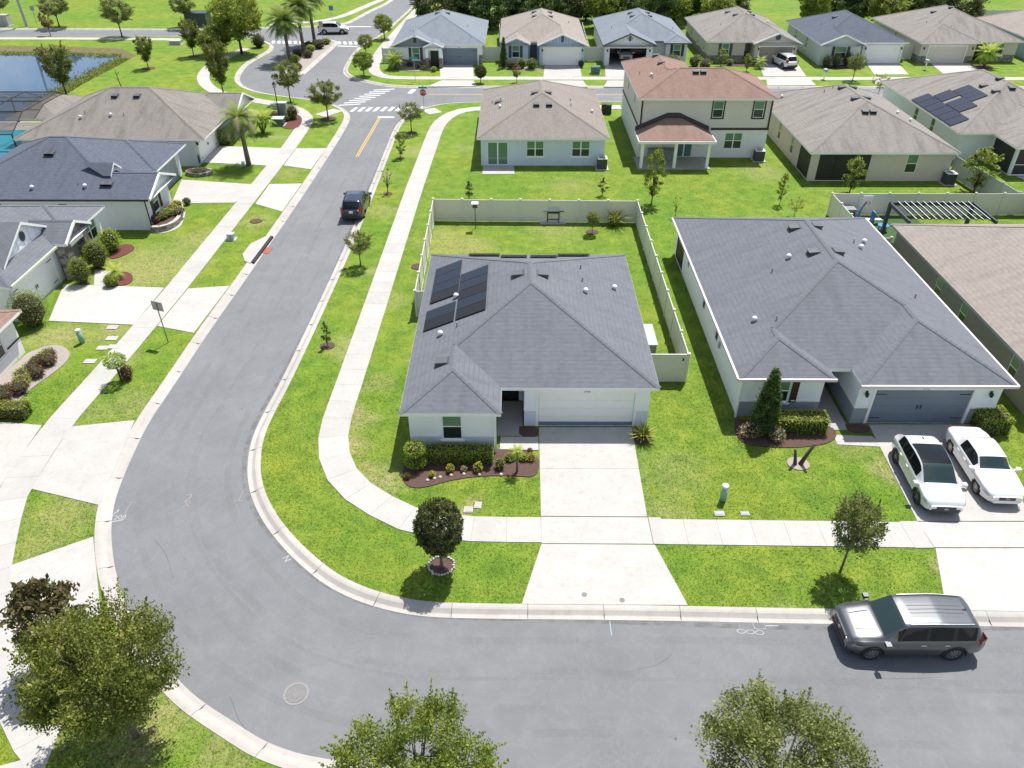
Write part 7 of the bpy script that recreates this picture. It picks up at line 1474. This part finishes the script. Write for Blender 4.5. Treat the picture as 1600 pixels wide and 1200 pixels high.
# ------------------------------------------------------------------ utility boxes, pedestals, covers
def box_thing(name, label, x, y, w, d, h, mat, capm=None, cat='utility box', group='utility boxes', rz=0):
    e = empty(name, (x, y, 0), label, cat, group, rz); obj('pad', MB().box(-w / 2 - .12, w / 2 + .12, -d / 2 - .12, d / 2 + .12, 0, .06), CONC, e); obj('cabinet', MB().box(-w / 2, w / 2, -d / 2, d / 2, .06, h), mat, e); obj('lid', MB().box(-w / 2 - .03, w / 2 + .03, -d / 2 - .03, d / 2 + .03, h, h + .06), capm or mat, e); obj('door_seam', MB().box(-.012, .012, -d / 2 - .008, -d / 2 - .001, .1, h - .08), BLACK, e); return e
UG = plain('utility_green', (.06, .13, .10), .5); UGL = plain('utility_green_lid', (.42, .55, .50), .5); UB = plain('utility_grey', (.26, .30, .33), .5)
x, y = (-25.5,85.89); box_thing('utility_cabinet', 'tall grey utility cabinet behind the lamp post', x, y, 1.0, .7, 1.35, UB, plain('utility_grey_lid', (.55, .57, .58), .5)); x, y = (-25.12,82.44); box_thing('transformer', 'low green transformer in front of the grey cabinet', x, y, 1.2, 1.0, .7, UG, UGL)
x, y = (10.34,104.23); box_thing('transformer', 'green transformer between two far driveways', x, y, 1.1, 1.0, .85, UG, UG); x, y = (-51.18,134.9); box_thing('transformer', 'dark green transformer beside the pale green building', x, y, 3.4, 2.6, 2.0, plain('utility_dark', (.03, .05, .045), .5)); x, y = (-82.52,134.78); box_thing('utility_cabinet', 'pale concrete cabinet at the far left roadside', x, y, 1.5, 1.2, 1.6, CONC, CONC)
x, y = (-50.01,121.26); box_thing('utility_cabinet', 'low white concrete box by the pond road bend', x, y, 1.6, 1.2, .5, CONC, CONC)
def pedestal(label, x, y, h=.95):
    e = empty('utility_pedestal', (x, y, 0), label, 'pedestal', 'green utility pedestals'); obj('tube', MB().lathe([(.15, 0), (.15, h - .12)], seg=12), plain('pedestal_green', (.22, .40, .34), .5), e, True); obj('cap', MB().lathe([(.155, h - .12), (.155, h), (.11, h + .02)], seg=12), plain('pedestal_cap', (.6, .68, .65), .5), e)
pedestal('green utility pedestal in the lawn right of the driveway', *(9.63,25.82)); pedestal('green utility pedestal in the left lawn by the stepping stones', *(-26.18,39.22)); pedestal('small pedestal at the fan palm foot', *(-25.17,69.62), .5); x, y = (-21.57,53.93); box_thing('meter_box', 'small grey meter box beside the left pavement', x, y, .5, .4, .45, plain('meter_grey', (.45, .5, .5), .5)) 
def lid(label, x, y, w, d, mat, rz=0): e = empty('water_meter', (x, y, 0), label, 'meter cover', 'meter covers in the lawns', rz); obj('frame', MB().box(-w / 2, w / 2, -d / 2, d / 2, -.02, .045), mat, e); obj('cover', MB().box(-w / 2 + .05, w / 2 - .05, -d / 2 + .05, d / 2 - .05, .045, .06), mat, e); return e
lid('white meter lid nearest the ball tree', *(-2.09,25.15), .42, .38, CURBM); lid('white meter lid behind the first by the ball tree', *(-1.66,25.44), .32, .42, CURBM, -.1); lid('grey meter lid below the lawn pedestal', *(9.29,24.95), .45, .3, plain('lid_grey', (.30, .32, .335), .6)); lid('grey meter lid right of the lawn pedestal', *(10.45,24.95), .4, .25, plain('lid_grey', (.30, .32, .335), .6))
x, y = (-7.83,15.99); e = empty('manhole_cover', (x, y, -.115), 'round manhole cover in the bend of the street', 'manhole cover'); IRON = plain('cast_iron', (.17, .165, .165), .7, var=.2, vscale=9)
obj('rim', MB().lathe([(.46, -.02), (.46, .012), (.37, .012), (.37, -.02)], seg=32), plain('iron_rim', (.215, .21, .208), .7, var=.2, vscale=9), e); obj('cover', MB().lathe([(.36, -.02), (.36, .014), (.30, .014), (.30, .008), (.2, .008), (.2, .014), (.01, .014)], seg=32), IRON, e); tx = text_mesh('lettering', 'SS', .2, plain('iron_rim', (.215, .21, .208), .7), e, (0, -.03, .018), (0, 0, .3))
for lab, p in (('left small round cap in the driveway apron', (2.84,20.35)), ('right small round cap in the driveway apron', (4.34,20.08))): e = empty('valve_cap', (*p, .03), lab, 'cap', 'round caps in the driveway'); obj('rim', MB().lathe([(.11, -.03), (.11, .016), (.08, .016)], seg=16), IRON, e); obj('cover', MB().lathe([(.078, -.03), (.078, .012)], seg=16), DARKGREY, e)
# storm drain inlet in the left kerb
a_, b_ = Vector((-18.73,54.64)), Vector((-19.01,49.86)); d = (b_ - a_).normalized(); nl = Vector((d.y, -d.x)); nl = nl if nl.x < 0 else -nl; e = empty('storm_drain', (0, 0, 0), 'kerb storm drain inlet with rusty throat', 'drain')
poly = [a_, a_ + nl * .35 + d * .3, a_ + nl * 1.05 + d * 1.6, a_ + nl * 1.05 + d * 3.4, b_ + nl * .5 - d * .3, b_]; obj('top_slab', MB().prism([(p.x, p.y) for p in poly], -.05, .06), CONC, e)
q = [a_ + d * .2, b_ - d * .2]; obj('throat', MB().obox(q[0], q[1], .22, -.10, .055, .11 if nl.dot(Vector((d.y, -d.x))) < 0 else -.11), BLACK, e); m_ = (a_ + b_) / 2 - nl * .42; obj('apron', MB().prism([((m_ + d * s1 + nl * s2).x, (m_ + d * s1 + nl * s2).y) for s1, s2 in ((-.5, -.3), (.5, -.3), (.5, .3), (-.5, .3))], -.11, -.085), plain('rust', (.30, .10, .065), .9, var=.3, vscale=8), e)
# bins
for lab, p, mt in (('brown wheelie bin beside the pale blue house', (9.79,86.75), plain('bin_brown', (.06, .035, .03), .6)), ('dark green wheelie bin beside the pale blue house', (10.33,86.52), plain('bin_green', (.012, .05, .03), .6))):
    e = empty('wheelie_bin', (*p, 0), lab, 'bin', 'wheelie bins'); obj('body', MB().prism([(-.25, -.28), (.25, -.28), (.25, .28), (-.25, .28)], .08, .95), mt, e); obj('lid', MB().box(-.28, .28, -.31, .33, .95, 1.03), mt, e); [obj('wheel', MB().tube([(s * .27, .25, .1), (s * .33, .25, .1)], .1, 10), BLACK, e) for s in (-1, 1)]
for lab, p in (('pale mailbox on the far verge near the small white suv', (38.95,101.46)), ('grey mailbox between the two far right driveways', (53.84,106.41))):
    e = empty('mailbox', (*p, 0), lab, 'mailbox', 'mailboxes'); obj('post', MB().box(-.06, .06, -.06, .06, 0, .95), WHITE, e); obj('box', MB().box(-.2, .2, -.3, .3, .95, 1.25), plain('mailbox_grey', (.4, .42, .44), .5), e)
# stone ring round the ball tree: each white stone is a part
x, y = (-3.05,21.83); e = empty('stone_ring', (x, y, .045), 'ring of white stones round the ball tree', 'stone edging'); rs = random.Random(8); WS = plain('white_stone', (.46, .45, .46), .9, var=.25, vscale=9)
for k in range(26):
    t = 2 * PI * k / 26; r = .52 + rs.uniform(-.03, .03); w = rs.uniform(.055, .08); o = obj('stone', MB().lathe([(w * .8, -.02), (w, .02), (w * .75, .06), (w * .3, .075)], seg=7), WS, e, False, loc=(r * math.cos(t), r * math.sin(t), 0)); o.scale = (1, rs.uniform(.7, 1), 1)
for k in range(8): lx, ly = [(-4.13,27.06),(-3.81,27.19),(-3.54,27.28),(-3.03,27.42),(-2.42,27.51),(-1.68,27.47),(-0.63,27.48),(-0.12,28.55)][k]; o = obj('stone', MB().lathe([(.07, -.02), (.09, .03), (.05, .08)], seg=7), WS, None, loc=(lx, ly, .05)); o.name = 'edging_stone'; tag(o, 'small white stone, %s along the mulch bed edge' % ['first','second','third','fourth','fifth','sixth','seventh','last'][k], 'stone', 'white edging stones')
# cut stumps
e = empty('tree_stump', (*(13.86,28.32), 0), 'two bare cut stumps splayed in a V in the right lawn', 'stump'); obj('stem', MB().tube([(-.15, 0, 0), (-.22, 0, .4), (-.33, 0, .95)], [.1, .08, .065], 8), BARKD, e, True); obj('stem', MB().tube([(.1, 0, 0), (.25, 0, .5), (.5, 0, 1.3)], [.12, .09, .075], 8), BARKD, e, True)
# curved stone planter before the navy-roofed house, block by block
e = empty('stone_planter', (0, 0, 0), 'curved low stone planter before the navy-roofed house', 'planter'); arc = smooth_line([(-28.2,55.3), (-27.6,55.2), (-26.9,55.7), (-26.6,56.6), (-26.75,57.6), (-27.0,58.6), (-27.3,59.8), (-28.2,60.0)]); cum = polylen(arc); N = int(cum[-1] / .34)
for row in range(2):
    for k in range(N):
        a_, b_ = at_len(arc, cum, (k + .5 * row) * .34), at_len(arc, cum, (k + .5 * row) * .34 + .325); obj('stone', MB().obox(a_, b_, .2 + rs.uniform(-.02, .03), row * .2, row * .2 + .19), rs.choice(SM), e)
for k in range(int(cum[-1] / .7)): obj('coping', MB().obox(at_len(arc, cum, k * .7), at_len(arc, cum, k * .7 + .69), .3, .4, .46), CONC, e)
obj('soil', MB().prism([(p[0], p[1]) for p in arc] , 0, .36), MULCH, e)
ped_ = [(p[0] + .3, p[1] - .25) for p in arc[:-2]]; struct(obj('path', MB().prism(ped_ + [(-28.3, 59.8), (-28.3, 55.2)], -.02, .02), CONC), 'pale concrete edging under the stone planter')
x, y = (-28.66,67.79); e = empty('brick_planter', (x, y, 0), 'small oval brick planter before the navy-roofed garage', 'planter')
for row in range(2):
    for k in range(20): t0, t1 = 2 * PI * (k + .5 * row) / 20, 2 * PI * (k + .92 + .5 * row) / 20; obj('brick', MB().obox((1.15 * math.cos(t0), .7 * math.sin(t0)), (1.15 * math.cos(t1), .7 * math.sin(t1)), .14, row * .17, row * .17 + .16), rs.choice(SM), e)
obj('soil', MB().prism([(1.1 * math.cos(t), .65 * math.sin(t)) for t in np.linspace(0, 2 * PI, 20, endpoint=False)], 0, .28), MULCH, e)
# ------------------------------------------------------------------ play yard at the right
struct(obj('artificial_turf', MB().prism([(25.5,52.6), (32.2,52.6), (32.2,58.4), (25.5,58.4)], -.02, .035), plain('turf_dark', (.035, .085, .015), .9, var=.3, vscale=20)), 'dark artificial turf of the play yard')
BLU = plain('toy_blue', (.05, .22, .50), .4); x, y = 27.35, 57.7; e = empty('basketball_hoop', (x, y, 0), 'blue toy basketball hoop with white backboard', 'toy', 'toys in the play yard'); obj('stand', MB().tube([(0, 0, 0), (0, -.1, .9), (.25, -.2, 1.6)], .09, 8).box(-.4, .3, -.3, .3, 0, .18), BLU, e); obj('backboard', MB().box(-.1, .65, -.25, -.21, 1.55, 2.15), WHITE, e); obj('ring', MB().tube([(.27 + .2 * math.cos(t), -.45 + .2 * math.sin(t), 1.65) for t in np.linspace(0, 2 * PI, 13)], .02, 5), RED, e)
e = empty('toy_table', (28.5, 55.6, .035), 'round blue toy table with chairs', 'toy', 'toys in the play yard'); obj('top', MB().lathe([(.42, .45), (.42, .5)], seg=14), BLU, e); [obj('leg', MB().tube([(.3 * math.cos(t), .3 * math.sin(t), 0), (.25 * math.cos(t), .25 * math.sin(t), .45)], .04, 6), BLU, e) for t in (0.8, 2.4, 3.9, 5.5)]
e = empty('toy_slide', (28.2, 57.0, .035), 'small blue slide post on the turf', 'toy', 'toys in the play yard'); obj('ladder', MB().box(-.05, .05, -.3, .3, 0, 1.0), BLU, e); obj('slide', MB().face([(.05, -.22, .95), (.05, .22, .95), (.9, .22, .08), (.9, -.22, .08)]).box(.0, .05, -.22, .22, .9, .98), BLU, e)
tag(obj('play_mat', MB().box(27.9, 29.3, 57.55, 58.1, .036, .07).box(27.9, 29.3, 57.5, 57.55, .036, .12), WHITE), 'flat white panel lying against the play yard fence', 'toy', 'toys in the play yard'); tag(obj('sand_table', MB().box(26.4, 27.6, 54.9, 55.5, .036, .42).box(26.35, 27.65, 54.85, 55.55, .42, .47), plain('toy_orange', (.55, .32, .14), .6)), 'peach coloured play table beside the slate roof', 'toy', 'toys in the play yard')
tag(obj('play_block', MB().box(28.9, 29.2, 56.6, 56.8, .036, .22).box(28.95, 29.15, 56.62, 56.78, .22, .3), SGREEN), 'little green block on the turf', 'toy', 'toys in the play yard')
e = empty('storage_box', (26.2, 58.0, 0), 'grey storage box in the corner of the play yard', 'box'); obj('box', MB().box(-.7, .8, -.4, .4, .03, .75), plain('storage_brown', (.12, .07, .05), .7), e); obj('lid', MB().box(-.76, .86, -.46, .46, .75, .95), plain('storage_grey', (.20, .21, .23), .6), e)
PG = plain('pergola_dark', (.035, .045, .06), .45); e = empty('pergola', (0, 0, 0), 'dark metal slatted pergola behind the taupe house', 'pergola')
for xx, yy in ((27.95, 54.4), (34.1, 54.4)): obj('post', MB().box(xx - .11, xx + .11, yy - .11, yy + .11, 0, 2.6), PG, e)
for p, q in (((27.85, 54.45), (34.2, 54.45)), ((27.95, 51.0), (27.95, 54.5)), ((34.1, 51.0), (34.1, 54.5))): obj('beam', MB().obox(p, q, .13, 2.6, 2.85), PG, e)
for k in range(12): xx = 28.45 + k * .47; obj('slat', MB().box(xx - .035, xx + .035, 51.1, 54.4, 2.86, 2.95), PG if k % 1 else DARKGREY, e)
for k in range(12): xx = 28.45 + k * .47; obj('slat_cap', MB().box(xx - .037, xx - .005, 51.1, 54.4, 2.951, 2.96), WHITE, e)
e = empty('railing', (0, 0, 0), 'low white slatted railing beside the taupe house', 'fence'); [obj('baluster', MB().box(25.6 + k * .14, 25.66 + k * .14, 52.98, 53.02, .05, .85), VINYLW, e) for k in range(10)]; obj('rail', MB().box(25.5, 27.0, 52.95, 53.05, .85, .92), VINYLW, e)
# ------------------------------------------------------------------ swimming pool with screen cage at the left edge
def mesh_screen():
    m = bpy.data.materials.new('cage_mesh'); m.use_nodes = True; nt = m.node_tree; b = nt.nodes['Principled BSDF']; b.inputs['Base Color'].default_value = (.03, .032, .035, 1); b.inputs['Roughness'].default_value = .7; t = nd(nt, 'ShaderNodeBsdfTransparent'); mx = nd(nt, 'ShaderNodeMixShader'); mx.inputs[0].default_value = .45
    nt.links.new(t.outputs[0], mx.inputs[1]); nt.links.new(b.outputs[0], mx.inputs[2]); nt.links.new(mx.outputs[0], nt.nodes['Material Output'].inputs['Surface']); return m
MESH = mesh_screen(); BRZ = plain('cage_bronze', (.022, .02, .02), .5)
struct(obj('pool_deck', MB().prism([(-60,70.5), (-45.3,70.5), (-45.3,83.4), (-60,83.4)], -.05, .03), concrete_material('deck_concrete', (.36,.33,.29))), 'tan pool deck at the left edge')
pm_, nt_, b_p = nmat('pool_water'); b_p.inputs['Base Color'].default_value = (.02, .30, .38, 1); b_p.inputs['Roughness'].default_value = .05; bump(nt_, b_p, noise(nt_, worldpos(nt_), 3, 3), .15, .03)
e = empty('swimming_pool', (0, 0, 0), 'turquoise swimming pool inside the screen cage', 'pool'); obj('water', MB().prism([(-58,72.2), (-49.2,72.2), (-47.6,74.5), (-48.0,79.2), (-50.5,80.4), (-58,80.4)], -.04, .05), pm_, e); obj('coping', MB().obox((-49.1,72.1), (-47.4,74.6), .25, .0, .07).obox((-47.4,74.6), (-47.85,79.4), .25, .0, .072).obox((-47.85,79.4), (-50.4,80.6), .25, 0, .074), CONC, e)
e = empty('pool_cage', (0, 0, 0), 'bronze framed screen cage over the pool', 'pool cage')
xs_ = (-60.0, -56.6, -53.2, -49.8, -46.4)
for xx in xs_:
    for yy in (70.8, 83.2): obj('post', MB().box(xx - .05, xx + .05, yy - .05, yy + .05, 0, 2.6), BRZ, e)
    obj('beam', MB().tube([(xx, 70.8, 2.6), (xx, 73.6, 3.9), (xx, 80.4, 3.9), (xx, 83.2, 2.6)], .05, 5), BRZ if xx != -53.2 else plain('cage_grey', (.4, .42, .43), .5), e)
for yy, zz in ((70.8, 2.6), (73.6, 3.9), (77, 3.9), (80.4, 3.9), (83.2, 2.6), (70.8, 1.0), (83.2, 1.0)): obj('rail', MB().tube([(-60, yy, zz), (-46.4, yy, zz)], .045, 5), BRZ, e)
for a_, b_ in zip(xs_, xs_[1:]):
    for (y0, z0), (y1, z1) in (((70.82, 2.58), (73.6, 3.88)), ((73.6, 3.88), (80.4, 3.88)), ((80.4, 3.88), (83.18, 2.58)), ((83.18, 2.58), (83.18, .1))): obj('screen', MB().face([(a_ + .05, y0, z0), (b_ - .05, y0, z0), (b_ - .05, y1, z1), (a_ + .05, y1, z1)]), MESH, e)
# utility pole at the far left
x, y = (-78.93,134.28); e = empty('utility_pole', (x, y, 0), 'grey concrete utility pole at the top left', 'pole'); obj('shaft', MB().tube([(0, 0, 0), (-.3, 0, 11)], [.24, .16], 8), plain('pole_concrete', (.4, .4, .4), .8), e); obj('cross_arm', MB().box(-1.2, .6, -.06, .06, 9.8, 9.95), BARKD, e)
x, y = (-77.17,134.28); e = empty('road_sign', (x, y, 0), 'thin sign post beside the concrete utility pole', 'sign', 'street signs'); obj('pole', MB().tube([(0, 0, 0), (0, 0, 3)], .04, 6), POLE, e); obj('sign_plate', MB().box(-.35, .35, -.02, .0, 2.3, 3.0), POLE, e)
# leaning young trunk behind the tan-roofed house
e = empty('dead_sapling', (*(-47.11,95.43), 0), 'bare dark sapling behind the tan hip roof', 'tree'); obj('trunk', MB().tube([(0, 0, 0), (-.2, 0, 1.2), (-.3, 0, 2.4)], [.07, .05, .03], 6), BARKD, e); obj('twig', MB().tube([(-.2, 0, 1.3), (-.7, .1, 1.6)], .03, 5), BARKD, e); obj('twig', MB().tube([(-.25, 0, 1.9), (.1, 0, 2.2)], .025, 5), BARKD, e)
